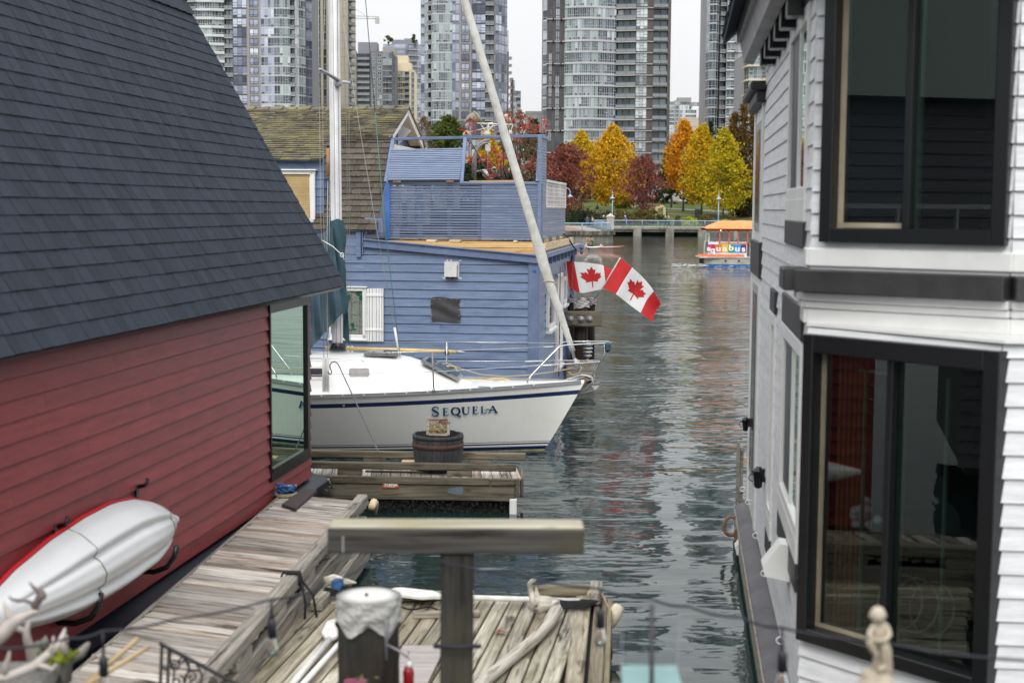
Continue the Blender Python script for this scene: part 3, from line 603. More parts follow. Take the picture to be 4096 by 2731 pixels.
mat('cloth_tan', (.4, .33, .24), rough=.9, tone=0, bump=0); mat('hair_dark', (.015, .012, .01), rough=.8, tone=0, bump=0); mat('hair_white', (.55, .52, .48), rough=.8, tone=0, bump=0); mat('helmet_white', (.7, .68, .62), rough=.4, tone=0, bump=0)
def dress(c): return 3 if c.z > 1.645 else (2 if c.z > 1.5 else (0 if c.z > .93 else 1))
def hairp(o, m_, hat=False):
    q = MB(); p = wl(o); q.ball(p+V((0, .02, 1.68)), .12, 1, 1.05, .8, n=7); q.build('hat' if hat else 'hair', m_, o)
q = G(2349, 912, DZ); o = person('person in a blue jacket and dark cap walking away across the brick bastion', q, walk(), RAD, ['cloth_blue', 'cloth_jean', 'cloth_red', 'hair_dark'], dress, s=1.03); hairp(o, 'hair_dark', True)
q = G(2369, 913, DZ); o = person('person in a black coat with a pale backpack walking on the brick bastion', q, walk(.18), RAD, ['cloth_dark', 'cloth_jean', 'skin', 'hair_dark'], dress, s=1.0); hairp(o, 'hair_dark')
a = MB(); p = wl(o); a.box(p+V((.04, -.2, 1.22)), (.3, .2, .46), bev=.07); tag(a.build('backpack', 'cloth_tan'), 'pale backpack on the back of the person in the black coat', 'backpack')
q = P(2661, 910, 226); q.z = DZ; o = person('grey haired person in a dark coat walking beside the railing', q, walk(.3), RAD, ['cloth_dark', 'cloth_dark', 'skin', 'hair_white'], dress); hairp(o, 'hair_white'); o.rotation_euler.z = R(70)
q = P(2674, 910, 226); q.z = DZ; o = person('white haired person in a rose jacket walking beside the railing', q, walk(.3), RAD, ['cloth_rose', 'cloth_dark', 'skin', 'hair_white'], dress); hairp(o, 'hair_white'); o.rotation_euler.z = R(75)
def cyclist(px_, label, blabel, jack, bike, flip=1, helm='helmet_white'):
    p = P(px_, 900, 228.5); p.z = DZ
    f = flip
    J = dict(pel=(-.15*f, 0, .98), ab=(-.05*f, 0, 1.13), ch=(.1*f, 0, 1.36), nk=(.17*f, 0, 1.49), hd=(.23*f, 0, 1.6), top=(.24*f, 0, 1.68), sl=(.1*f, -.18, 1.38), el=(.3*f, -.2, 1.16), wl=(.48*f, -.2, 1.06), hl=(.55*f, -.2, 1.05),
             sr=(.1*f, .18, 1.38), er=(.3*f, .2, 1.16), wr=(.48*f, .2, 1.06), hr=(.55*f, .2, 1.05), il=(-.12*f, -.1, .94), kl=(.25*f, -.11, .75), al=(.1*f, -.11, .36), fl=(.22*f, -.11, .32), ir=(-.12*f, .1, .94), kr=(.2*f, .11, .62), ar=(.02*f, .11, .22), fr=(.14*f, .11, .18))
    o = person(label, p, J, RAD, [jack, 'cloth_tan' if f > 0 else 'cloth_dark', 'skin', 'helmet_white'], lambda c: 2 if c.z > 1.5 else (0 if c.z > 1.0 else 1), group=None)
    q_ = MB(); q_.ball(p+V((.23*f, 0, 1.67)), .13, 1.15, .95, .7, n=7); q_.build('helmet', helm, o)
    t = thing('bicycle', blabel, 'bicycle', p)
    for s_, nm in ((-.5, 'wheel'), (.55, 'wheel')):
        w_ = MB(); w_.tube([p+V((s_*f+.33*math.cos(R(a)), 0, .34+.33*math.sin(R(a)))) for a in range(0, 361, 20)], .02, 4); w_.build(nm, 'bench_black', t)
    w_ = MB()
    for a_, b_ in (((-.5, .34), (-.05, .3)), ((-.05, .3), (-.15, .85)), ((-.15, .8), (.4, .78)), ((-.05, .3), (.42, .7)), ((.55, .34), (.4, .95)), ((-.5, .34), (-.15, .78))): w_.tube([p+V((a_[0]*f, 0, a_[1])), p+V((b_[0]*f, 0, b_[1]))], .02, 4)
    w_.build('frame', bike, t); w_ = MB(); w_.tube([p+V((.42*f, -.25, 1.0)), p+V((.42*f, .25, 1.0))], .015, 4); w_.build('handlebar', 'bench_black', t); w_ = MB(); w_.box(p+V((-.16*f, 0, .88)), (.25, .13, .05)); w_.build('saddle', 'bench_black', t)
cyclist(2408, 'cyclist in black with a pale helmet behind the stone pillar', 'dark bicycle under the rider in black', 'cloth_dark', 'bench_black')
cyclist(2506, 'cyclist in a purple blue jacket and white helmet riding left', 'bicycle under the rider in the purple blue jacket', 'cloth_purple', 'bench_black', -1)
q = P(2389, 840, 262); q.z = lawnz(q.x, 262); o = person('distant person in black standing against a golden tree trunk', q, walk(.05), RAD, ['cloth_dark', 'cloth_tan', 'hair_dark', 'hair_dark'], dress); hairp(o, 'hair_dark')
x, Y = X(2433, 258), 258; g = lawnz(x, Y)
t = thing('stroller', 'black stroller parked at a tree trunk on the lawn', 'stroller', (x, Y, g)); a = MB(); a.ball((x, Y, g+.75), .42, 1, .7, .75, n=7); a.build('canopy', 'bench_black', t); a = MB(); a.tube([(x-.3, Y, g+1.15), (x+.1, Y, g+.6), (x+.3, Y, g+.2)], .04, 5); a.build('handle', 'bench_black', t)
for dx in (-.3, .3): a = MB(); a.lathe((x+dx, Y, g+.2), [(.2, -.05), (.2, .05)], 10, M=Matrix.Rotation(R(90), 3, 'X')); a.build('wheel', 'bench_black', t)
# ------------------------------------------------------------------ towers across the water
def tglass(name, cols, rough=.07, metal=.35):  # pane tones put reflected sky, dark rooms and pale blinds into the colour
    mat(name, (1, 1, 1), rough=rough, ns=.05, amp=.12, tone=0, bump=0, metal=metal, spec=.8, tonecol=cols)
tglass('pane_green', [(0, (.05, .07, .075)), (.3, (.10, .14, .14)), (.45, (.26, .32, .31)), (.75, (.36, .44, .42)), (1, (.55, .62, .60))])
tglass('pane_blue', [(0, (.04, .05, .07)), (.25, (.16, .18, .25)), (.5, (.34, .37, .46)), (.75, (.45, .49, .58)), (1, (.66, .71, .76))])
tglass('pane_dark', [(0, (.035, .045, .05)), (.5, (.09, .12, .125)), (.85, (.14, .18, .18)), (1, (.4, .44, .42))])
tglass('pane_mid', [(0, (.03, .04, .05)), (.35, (.10, .13, .15)), (.65, (.24, .29, .31)), (1, (.55, .60, .60))])
tglass('pane_white', [(0, (.14, .16, .18)), (.4, (.40, .44, .46)), (1, (.66, .70, .70))])
def flat(name, c, r=.8, am=.1, tn=.04): mat(name, c, rough=r, ns=.08, amp=am, tone=tn, bump=0)
flat('tower_grey', (.26, .26, .27)); flat('tower_white', (.60, .61, .63)); flat('tower_frame_light', (.42, .43, .46)); flat('tower_frame_dark', (.055, .055, .068)); flat('tower_beige', (.42, .385, .31))
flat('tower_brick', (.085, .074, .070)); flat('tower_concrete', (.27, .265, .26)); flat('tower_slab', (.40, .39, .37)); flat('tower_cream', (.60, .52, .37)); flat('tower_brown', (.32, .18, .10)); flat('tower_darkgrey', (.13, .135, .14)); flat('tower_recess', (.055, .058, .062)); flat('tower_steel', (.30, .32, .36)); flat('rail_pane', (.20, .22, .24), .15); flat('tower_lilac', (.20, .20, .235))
def unit(mb, p, q, z, fh, kind, g, fr, n, seed):
    """one bay of one storey between plan points p and q; material slots: 0 glass 1 frame 2 wall 3 recess 4 slab 5 rail"""
    u = (q-p); ln = u.length; u = u/ln; nn = V((u.y, -u.x, 0)); r_ = random.Random(seed)
    def bar(a, b_, z0, z1, d0, d1, mi, tone=None):
        c = p+u*((a+b_)/2)+nn*((d0+d1)/2)+Z*((z0+z1)/2); M_ = Matrix((u, nn, Z)).transposed()
        mb.box(c, (b_-a, d1-d0, z1-z0), M_, mi, tone)
    def pane(a, b_, z0, z1, d, t): mb.quad(p+u*a+nn*d+Z*z0, p+u*b_+nn*d+Z*z0, p+u*b_+nn*d+Z*z1, p+u*a+nn*d+Z*z1, 0, t)
    base = r_.random(); blind = r_.random() < .5
    if kind in ('glass', 'band'):
        sp = .16*fh if kind == 'glass' else .3*fh
        bar(0, ln, z, z+sp, -.1, .12 if kind == 'band' else .05, 1)
        w_ = ln/n; z2 = z+sp+(fh-sp)*.26
        op = r_.randrange(n)
        for i in range(n):
            t = min(1, max(0, base*.75 + r_.uniform(-.15, .3))); tb = t if r_.random() < .6 else r_.random()*.5
            pane(i*w_, (i+1)*w_, z2, z+fh, 0, t); pane(i*w_, (i+1)*w_, z+sp, z2, 0, tb)
            bar(i*w_-.03, i*w_+.05, z+sp, z+fh, -.02, .06, 1)
        bar(0, ln, z2-.04, z2+.05, -.02, .05, 1)
        if n > 2: bar(op*w_+.06, (op+1)*w_-.06, z+sp+(fh-sp)*.55, z+sp+(fh-sp)*.6, -.02, .05, 1)
    elif kind == 'punch':
        a, b_ = ln*.2, ln*.82; z0, z1 = z+fh*.22, z+fh*.93
        m_ = a+(b_-a)*.45
        for (s0, s1) in ((a, m_), (m_, b_)):
            t = min(1, max(0, base*.8+r_.uniform(-.1, .3))); pane(s0, s1, z0+.26*(z1-z0), z1, .03, t); pane(s0, s1, z0, z0+.26*(z1-z0), .03, t*.9)
        for s_ in (a, m_, b_): bar(s_-.07, s_+.07, z0, z1, -.02, .1, 1)
        for zz in (z0, z0+.26*(z1-z0), z1): bar(a, b_, zz-.07, zz+.07, -.02, .09, 1)
    elif kind == 'slot':
        a, b_ = ln*.3, ln*.8
        t = min(1, base*.8); pane(a, b_, z+.3, z+fh*.93, .03, t)
        for s_ in (a, (a+b_)/2, b_): bar(s_-.06, s_+.06, z+.3, z+fh*.93, 0, .09, 1)
        bar(a, b_, z+fh*.3, z+fh*.35, 0, .08, 1); bar(a-.1, b_+.1, z+fh*.93, z+fh, 0, .1, 1)
    elif kind in ('balc', 'curve'):
        w_ = ln/n
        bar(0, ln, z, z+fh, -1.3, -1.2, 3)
        for i in range(n): pane(i*w_+.12, (i+1)*w_-.12, z+.25, z+fh*.88, -1.18, min(1, max(0, base*.8+r_.uniform(-.2, .2))))
        bar(0, ln, z-.12, z+.12, -1.3, .45 if kind == 'balc' else .9, 4)
        bar(.05, ln-.05, z+.2, z+1.08, .36, .4, 5, r_.random())
        bar(0, ln, z+1.06, z+1.14, .34, .43, 1)
        for i in range(3): bar(ln*i/2-.03*(i > 0), ln*i/2+.05, z+.12, z+1.1, .34, .42, 1)
        bar(-.02, .12, z, z+fh, -1.3, 0, 3)
        if r_.random() < .5: bar(ln*.3, ln*.55, z+.12, z+.8, -.7, -.2, 2)
def tower(name, label, cols, z0, fh, nf, mats, wallm='tower_concrete', zvis=64, depth=16, roofz=None, ledge=None, group='apartment towers across the water', ledge_cols=(), crown_top=True):
    """cols: list of (px0, px1, Y0, Y1, kind, n, glass, frame, wall)"""
    x0, x1 = X(cols[0][0], cols[0][2]), X(cols[-1][1], cols[-1][3])
    t = thing(name, label, 'tower', ((x0+x1)/2, cols[0][2], z0-3), group)
    top = z0+fh*nf
    units = []
    body = MB(); poly = []
    for k, c in enumerate(cols):
        p, q = V((X(c[0], c[2]), c[2], 0)), V((X(c[1], c[3]), c[3], 0))
        u = (q-p).normalized(); nn = V((u.y, -u.x, 0))
        back = 1.35 if c[4] in ('balc', 'curve') else .12
        poly += [p-nn*back, q-nn*back]
        if c[4] in ('punch', 'slot', 'wall'):
            w_ = MB(); w_.box((p+q)/2-nn*.13+Z*((z0+top)/2-1), ((q-p).length, .24, top-z0+4), Matrix((u, nn, Z)).transposed(), 0, .5)
            for i in range(nf+1 if c[4] != 'slot' or True else 0):
                w_.box((p+q)/2+Z*(z0+i*fh+.1)+nn*.0, ((q-p).length, .03, .05), Matrix((u, nn, Z)).transposed(), 1, .5)
            w_.build('wall', [c[8], 'tower_darkgrey'], t)
        if c[4] != 'wall':
            for i in range(nf): units.append((z0+i*fh, k, p, q, c, i))
    f_, l_ = V(poly[0]), V(poly[-1])
    body.prism([V((a.x, a.y, 1)) for a in poly] + [V((l_.x, l_.y+depth, 1)), V((f_.x, f_.y+depth, 1))], (0, 0, top-.8))
    body.build('core', wallm, t)
    seen = [u_ for u_ in units if u_[0] < zvis]; win = [u_ for u_ in seen if u_[4][4] not in ('balc', 'curve')]; bal = [u_ for u_ in seen if u_[4][4] in ('balc', 'curve')]
    win.sort(key=lambda a: -a[0]*0-(a[3]-a[2]).length); keep = set(id(a) for a in win[:100]) | set(id(a) for a in bal[:100])
    rest, restb = {}, {}
    for u_ in units:
        z, k, p, q, c, i = u_; isb = c[4] in ('balc', 'curve')
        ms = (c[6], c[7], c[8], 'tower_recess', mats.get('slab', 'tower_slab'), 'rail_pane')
        if id(u_) in keep: b = MB()
        else: b = (restb if isb else rest).setdefault(ms, MB())
        unit(b, p, q, z, fh, c[4], c[6], c[7], c[5], hash((k*37+i*101, len(cols))) & 0xffff)
        if id(u_) in keep: b.build('balcony' if isb else 'window', ms, t)
    for d_, nm in ((rest, 'window'), (restb, 'balcony')):
        for ms, b in d_.items():
            o = b.build(nm, ms, t)
            if o: o['kind'] = 'stuff'
    if ledge:
        for i in range(0, nf+1, ledge):
            for c in (cols if not ledge_cols else [cols[j] for j in ledge_cols]):
                p, q = V((X(c[0], c[2]), c[2], 0)), V((X(c[1], c[3]), c[3], 0)); u = (q-p).normalized(); nn = V((u.y, -u.x, 0))
                b = MB(); b.beam(p+nn*.3-u*.2+Z*(z0+i*fh), q+nn*.3+u*.2+Z*(z0+i*fh), .7, .22); b.build('floor_ledge', mats.get('slab', 'tower_slab'), t)
    return t
GD = lambda *a: a
G_, D_, W_, B_, M_ = 'pane_green', 'pane_dark', 'pane_white', 'pane_blue', 'pane_mid'
LT, DK = 'tower_frame_light', 'tower_frame_dark'
# centre right: dark brick tower with the bowed glass front
Y = 380; fh = 2.9; zz = P(2400, 612, Y).z
cols = [(2166, 2182, Y+6, Y+5, 'glass', 1, M_, LT, 'tower_grey'),
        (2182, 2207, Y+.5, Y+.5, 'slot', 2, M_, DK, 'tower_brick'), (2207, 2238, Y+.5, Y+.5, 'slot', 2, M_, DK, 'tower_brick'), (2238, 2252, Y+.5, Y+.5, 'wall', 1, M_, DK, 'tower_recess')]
xs = [2253, 2286, 2320, 2352, 2384, 2420, 2456]; n_ = len(xs)-1
for i in range(n_):
    yo = lambda j: Y-2.6*math.sin(math.pi*(j+.6)/(n_+1.0))+1.2
    cols.append((xs[i], xs[i+1], yo(i), yo(i+1), 'glass', 4, M_ if i % 3 else G_, LT, 'tower_grey'))
cols += [(2456, 2535, Y+.6, Y-.6, 'balc', 3, D_, 'tower_frame_dark', 'tower_brick'), (2535, 2578, Y-.6, Y-.8, 'glass', 3, W_, DK, 'tower_brick'), (2578, 2602, Y-.8, Y-.8, 'wall', 1, D_, DK, 'tower_brick'),
         (2602, 2660, Y-.8, Y-.8, 'balc', 2, M_, DK, 'tower_brick'), (2660, 2672, Y-.8, Y-.6, 'wall', 1, D_, DK, 'tower_brick')]
t = tower('apartment_tower', 'dark brick tower with a bowed glass front behind the golden tree', cols, zz-2*fh, fh, 31, {}, 'tower_brick', ledge=2, ledge_cols=(1, 2, 3))
for i in range(32):
    b = MB()
    for j in range(4, 4+n_): c = cols[j]; p, q = V((X(c[0], c[2]), c[2], 0)), V((X(c[1], c[3]), c[3], 0)); nn = (q-p).normalized(); nn = V((nn.y, -nn.x, 0)); b.beam(p+nn*.1+Z*(zz-2*fh+i*fh), q+nn*.1+Z*(zz-2*fh+i*fh), .3, .16)
    b.build('floor_slab', 'tower_slab', t); b = MB(); p, q = V((X(2535, Y-.8), Y-.9, 0)), V((X(2662, Y-.8), Y-.9, 0)); b.beam(p+Z*(zz-2*fh+i*fh), q+Z*(zz-2*fh+i*fh), .7, .18); b.build('floor_slab', 'tower_slab', t)
b = MB(); b.box((X(2580, Y-3), Y-3, zz-5.5), (15, 8, .7)); b.box((X(2590, Y-2), Y-2, zz-9), (12, 5, 7)); b.build('podium', 'tower_concrete', t)
# centre left tower
Y = 437; fh = 2.88; zz = P(1900, 560, Y).z
cols = [(1683, 1698, Y+8, Y+8, 'glass', 1, B_, 'tower_lilac', 'tower_grey'), (1698, 1712, Y+5, Y+2, 'glass', 2, G_, LT, 'tower_grey'), (1712, 1725, Y+2, Y+.6, 'balc', 1, W_, LT, 'tower_grey'), (1725, 1754, Y+.6, Y-.3, 'glass', 3, G_, LT, 'tower_grey'), (1754, 1780, Y-.3, Y-.3, 'glass', 3, M_, LT, 'tower_grey'), (1780, 1807, Y-.3, Y, 'glass', 3, G_, LT, 'tower_grey'),
        (1807, 1834, Y, Y, 'glass', 2, B_, 'tower_lilac', 'tower_grey'), (1834, 1884, Y, Y, 'punch', 2, B_, DK, 'tower_concrete'), (1886, 1938, Y-.4, Y-.4, 'glass', 3, B_, DK, 'tower_grey'), (1938, 1973, Y, Y, 'balc', 2, M_, DK, 'tower_grey'),
        (1973, 1978, Y, Y, 'wall', 1, M_, DK, 'tower_grey'), (1978, 2002, Y, Y+2, 'glass', 2, B_, 'tower_lilac', 'tower_lilac'), (2002, 2024, Y+3, Y+6, 'glass', 2, B_, 'tower_lilac', 'tower_lilac')]
tower('apartment_tower', 'grey tower with a rounded green glass corner behind the furled sail', cols, zz-4*fh, fh, 33, {}, 'tower_lilac')
# left tower, blue windows
Y = 440; fh = 2.88; zz = P(1000, 420, Y).z
cols = [(906, 940, Y+.5, Y+.5, 'balc', 2, M_, DK, 'tower_grey'), (940, 993, Y, Y, 'glass', 3, B_, DK, 'tower_grey'), (995, 1050, Y, Y, 'punch', 2, B_, DK, 'tower_concrete'), (1050, 1078, Y, Y, 'glass', 2, B_, 'tower_frame_light', 'tower_grey'), (1078, 1102, Y, Y-.8, 'glass', 2, B_, LT, 'tower_grey'), (1102, 1125, Y-.8, Y-1, 'glass', 2, M_, LT, 'tower_grey'), (1125, 1166, Y-1, Y-.5, 'glass', 4, G_, LT, 'tower_grey'),
        (1166, 1185, Y, Y, 'balc', 1, M_, DK, 'tower_grey'), (1185, 1200, Y, Y+1, 'glass', 2, W_, LT, 'tower_grey'), (1200, 1226, Y+1, Y+4, 'glass', 3, G_, LT, 'tower_grey'), (1228, 1252, Y+6, Y+8, 'glass', 2, B_, 'tower_lilac', 'tower_lilac')]
tower('apartment_tower', 'blue windowed tower with a grey concrete strip left of the mast', cols, zz-6*fh, fh, 34, {}, 'tower_grey')
# pale banded tower far left
Y = 470; fh = 2.75; zz = P(850, 420, Y).z
cols = [(690, 752, Y+6, Y+2, 'wall', 1, G_, LT, 'tower_beige'), (752, 792, Y, Y-1, 'balc', 2, G_, LT, 'tower_white'), (792, 858, Y, Y, 'band', 7, G_, 'tower_white', 'tower_white'), (858, 908, Y, Y+1, 'band', 4, G_, 'tower_white', 'tower_white')]
tower('apartment_tower', 'pale banded tower beside the top of the dark shingled roof', cols, zz-6*fh, fh, 33, {'slab': 'tower_white'}, 'tower_white', ledge=1, ledge_cols=(1, 2, 3))
# beige tower behind the mast
Y = 520; fh = 2.85; zz = P(1300, 420, Y).z
cols = [(1250, 1262, Y+3, Y+3, 'glass', 1, D_, DK, 'tower_beige'), (1262, 1291, Y, Y, 'slot', 2, D_, DK, 'tower_beige'), (1291, 1313, Y, Y, 'slot', 2, M_, DK, 'tower_beige'), (1313, 1362, Y, Y, 'slot', 2, D_, DK, 'tower_beige'), (1362, 1396, Y, Y, 'wall', 1, D_, DK, 'tower_beige'), (1396, 1419, Y+.5, Y+4, 'curve', 2, D_, DK, 'tower_beige')]
tower('apartment_tower', 'beige tower with narrow dark windows right behind the mast', cols, zz-6*fh, fh, 36, {'slab': 'tower_darkgrey'}, 'tower_beige')
# right tower
Y = 450; fh = 2.88; zz = P(2900, 470, Y).z
cols = [(2812, 2824, Y+5, Y+1, 'glass', 2, M_, LT, 'tower_grey'), (2824, 2851, Y+1, Y, 'glass', 2, M_, LT, 'tower_grey'), (2851, 2867, Y, Y+4, 'glass', 2, M_, LT, 'tower_grey'), (2867, 2894, Y+2, Y+2, 'balc', 2, M_, DK, 'tower_darkgrey'), (2895, 2926, Y, Y, 'glass', 2, M_, 'tower_white', 'tower_grey'), (2926, 2941, Y, Y, 'wall', 1, M_, LT, 'tower_grey'), (2941, 2969, Y, Y+.5, 'glass', 2, B_, 'tower_white', 'tower_grey')]
tower('apartment_tower', 'grey gridded tower left of the white house eave', cols, zz-6*fh, fh, 35, {}, 'tower_grey', ledge=1, ledge_cols=(4, 5, 6))
Y = 330; fh = 3.2; zz = P(3000, 435, Y).z
cols = [(2966, 2984, Y+5, Y, 'glass', 2, M_, 'tower_beige', 'tower_beige'), (2984, 3033, Y, Y, 'glass', 3, G_, LT, 'tower_beige'), (3036, 3085, Y, Y-2, 'glass', 3, M_, 'tower_beige', 'tower_beige')]
tower('apartment_block', 'glassy block with cream slabs just under the white house eave', cols, zz-4*fh, fh, 8, {'slab': 'tower_cream'}, 'tower_grey', ledge=1, group=None)
# mid distance blocks
def block(name, label, cols, ytop, nf_, fh_, wallm, pent=(), mats={}, ledge=None):
    Yb = cols[0][2]; top = P(1500, ytop, Yb).z
    t = tower(name, label, cols, top-fh_*nf_, fh_, nf_, mats, wallm, zvis=200, group=None, ledge=ledge)
    for (a, b_, yt, dy, m_) in pent:
        q = MB(); x0, x1 = X(a, Yb+dy), X(b_, Yb+dy); z1 = P(1500, yt, Yb).z; q.box(((x0+x1)/2, Yb+dy+5, (top+z1)/2-.5), (x1-x0, 10, z1-top+1)); q.build('penthouse', m_, t)
    return t
Y = 717
block('apartment_block', 'dark grey block with a flat rooftop box right of the mast', [(1421, 1430, Y, Y, 'wall', 1, D_, DK, 'tower_darkgrey'), (1430, 1480, Y+1, Y+1, 'balc', 4, D_, DK, 'tower_darkgrey'), (1484, 1506, Y, Y, 'slot', 2, D_, LT, 'tower_darkgrey'), (1506, 1532, Y, Y, 'punch', 2, D_, LT, 'tower_darkgrey'), (1532, 1568, Y, Y, 'glass', 3, M_, 'tower_concrete', 'tower_concrete'), (1568, 1582, Y, Y+4, 'slot', 1, D_, DK, 'tower_darkgrey')], 214, 20, 2.9, 'tower_darkgrey', [(1434, 1510, 167, 3, 'tower_lilac'), (1532, 1581, 187, 2, 'tower_concrete')])
Y = 740
block('apartment_block', 'cream stepped block behind the shingled gable', [(1582, 1596, Y, Y, 'slot', 1, M_, LT, 'tower_cream'), (1586, 1619, Y-1, Y-1, 'glass', 4, M_, 'tower_cream', 'tower_cream'), (1619, 1638, Y, Y, 'balc', 2, D_, LT, 'tower_cream'), (1638, 1661, Y+1, Y+5, 'slot', 2, D_, LT, 'tower_cream')], 285, 16, 2.95, 'tower_cream', [(1582, 1632, 219, 4, 'tower_cream'), (1590, 1645, 250, 2, 'tower_cream')])
Y = 800
t = block('office_block', 'slate blue block with small trees on its roof terrace', [(1534, 1632, Y, Y, 'band', 9, B_, 'tower_lilac', 'tower_steel'), (1632, 1667, Y-1, Y-1, 'curve', 3, B_, DK, 'tower_steel'), (1667, 1690, Y, Y, 'glass', 3, B_, LT, 'tower_steel')], 178, 22, 3.1, 'tower_steel', [(1568, 1668, 155, 5, 'tower_lilac'), (1617, 1655, 148, 7, 'tower_grey')])
for a, b_, yt, lab in ((1536, 1568, 145, 'green roof tree at the terrace corner of the slate blue block'), (1645, 1668, 140, 'thin roof tree beside the rooftop box of the slate blue block')):
    o = tree('roof_tree', lab, a, b_, yt, 172, 797, 'round', 'leaf_green', 500, .9, None, .5, gz=P(a, 178, 797).z, r=.1)
Y = 600
block('apartment_block', 'narrow beige stepped block at the right side of the rounded tower', [(2024, 2031, Y, Y, 'slot', 1, D_, DK, 'tower_beige'), (2031, 2040, Y, Y+2, 'balc', 1, D_, DK, 'tower_beige')], 205, 20, 3.0, 'tower_beige', [(2022, 2030, 115, 3, 'tower_beige')])
block('apartment_block', 'brown brick block seen edge on beyond the furled sail', [(2038, 2050, Y+20, Y+20, 'slot', 1, D_, DK, 'tower_brown'), (2050, 2056, Y+20, Y+22, 'glass', 1, M_, DK, 'tower_darkgrey')], 318, 14, 3.0, 'tower_brown')
block('apartment_block', 'small grey green block right of the brown brick block', [(2054, 2066, 700, 700, 'glass', 2, M_, LT, 'tower_grey'), (2066, 2080, 700, 700, 'balc', 1, M_, LT, 'tower_grey')], 361, 14, 3.0, 'tower_grey')
block('low_block', 'low grey flat roofed block left of the dark brick tower', [(2098, 2130, 420, 420, 'wall', 1, M_, LT, 'tower_concrete'), (2130, 2145, 420, 420, 'punch', 1, M_, LT, 'tower_concrete'), (2145, 2176, 420, 420, 'wall', 1, M_, LT, 'tower_concrete')], 455, 4, 3.2, 'tower_concrete')
Y = 1050
block('apartment_block', 'small far apartment block with a boxed top between the two right towers', [(2668, 2690, Y, Y, 'glass', 4, M_, 'tower_white', 'tower_white'), (2690, 2712, Y, Y, 'punch', 2, D_, LT, 'tower_grey'), (2712, 2750, Y, Y, 'glass', 6, M_, 'tower_white', 'tower_white'), (2750, 2793, Y+6, Y+6, 'balc', 4, M_, LT, 'tower_white')], 400, 16, 2.9, 'tower_grey', [(2704, 2757, 380, 6, 'tower_concrete')])
block('low_block', 'white stepped terrace block in front of the small far apartment block', [(2735, 2778, 900, 900, 'band', 6, M_, 'tower_white', 'tower_white'), (2778, 2808, 895, 895, 'wall', 1, M_, 'tower_white', 'tower_white')], 432, 8, 3.0, 'tower_white', [(2765, 2806, 415, 5, 'tower_white')])
block('low_block', 'brown flat roofed block low between the two right towers', [(2717, 2808, 700, 700, 'wall', 1, M_, 'tower_beige', 'tower_beige')], 470, 6, 3.5, 'tower_beige')
# crane
Yc = 900; a, b_ = P(1380, 74, Yc), P(1516, 76, Yc)
t = thing('tower_crane', 'pale tower crane jib sticking out from behind the beige tower', 'crane', (a.x, Yc, 10))
q = MB()
for dz in (0, 2.0): q.tube([a+Z*dz, b_+Z*dz*.6], .35, 4)
for i in range(14): p = a.lerp(b_, i/14); r_ = a.lerp(b_, (i+1)/14); q.tube([p, r_+Z*1.6], .16, 4)
q.build('jib', 'tower_white', t); q = MB(); q.box(P(1509, 84, Yc), (2.6, 2, 3.4)); q.build('counterweight', 'tower_slab', t)
q = MB(); q.tube([P(1400, 20, Yc), P(1470, 70, Yc)], .12, 4); q.build('stay_cable', 'tower_slab', t); q = MB(); q.box((a.x, Yc, a.z/2+2), (2.2, 2.2, a.z+6)); q.build('mast', 'tower_slab', t)
# ------------------------------------------------------------------ cladding helpers
def siding(mb, p0, p1, z0, z1, ex, th=.022, cuts=(), top=None, mi=0, split=3.6, lift=0.0, gap=.006):
    """lapped boards on the vertical plane p0->p1 (outside on the right hand when walking p0->p1); cuts = (s0,s1,z0,z1) openings"""
    p0, p1 = V((p0[0], p0[1], 0)), V((p1[0], p1[1], 0)); u = p1-p0; ln = u.length; u /= ln; nn = V((u.y, -u.x, 0))
    k = 0; z = z0
    while z < z1-.005:
        h = min(ex, z1-z); segs = [(0, ln)]
        for (a, b, c, d) in cuts:
            if z+h*.5 > c and z+h*.5 < d:
                ns = []
                for s0, s1 in segs:
                    if a > s0: ns.append((s0, min(s1, a)))
                    if b < s1: ns.append((max(s0, b), s1))
                segs = [q for q in ns if q[1]-q[0] > .01]
        for s0, s1 in segs:
            j = s0; off = (k*1.37) % split
            marks = [s0] + [m_ for m_ in [i*split+off for i in range(-1, int(ln/split)+2)] if s0+.3 < m_ < s1-.3] + [s1]
            for a, b in zip(marks[:-1], marks[1:]):
                hz0 = z+h
                if top:   # sloping top line: clip the board
                    ta, tb = top(a), top(b)
                    if z+gap > max(ta, tb)-.01: continue
                    zq = z+gap+.004
                    if ta < zq < tb: a = a+(b-a)*(zq-ta)/(tb-ta); ta = zq
                    elif tb < zq < ta: b = a+(b-a)*(zq-ta)/(tb-ta); tb = zq
                    ha, hb = min(hz0, max(ta, z+.004)), min(hz0, max(tb, z+.004))
                else: ha = hb = hz0
                A = p0+u*a; B = p0+u*(b-.002); dz = rnd.uniform(-.0012, .0012)
                vs = [A+nn*(th+lift)+Z*(z+dz+gap), B+nn*(th+lift)+Z*(z+dz+gap), B+nn*(.006+lift)+Z*hb, A+nn*(.006+lift)+Z*ha, A+Z*(z+dz+gap)+nn*lift, B+Z*(z+dz+gap)+nn*lift, B+Z*hb-nn*.006+nn*lift, A+Z*ha-nn*.006+nn*lift]
                o = V((rnd.uniform(-40, 40), rnd.uniform(-40, 40), rnd.uniform(-40, 40)))
                lo = [V((a, z, 0))+o, V((b, z, 0))+o, V((b, z+h, 0))+o, V((a, z+h, 0))+o]
                mb.add(vs, [(0, 1, 2, 3), (4, 5, 1, 0), (0, 3, 7, 4), (1, 5, 6, 2), (3, 2, 6, 7), (5, 4, 7, 6)], mi, None, lo+lo)
        z += ex; k += 1
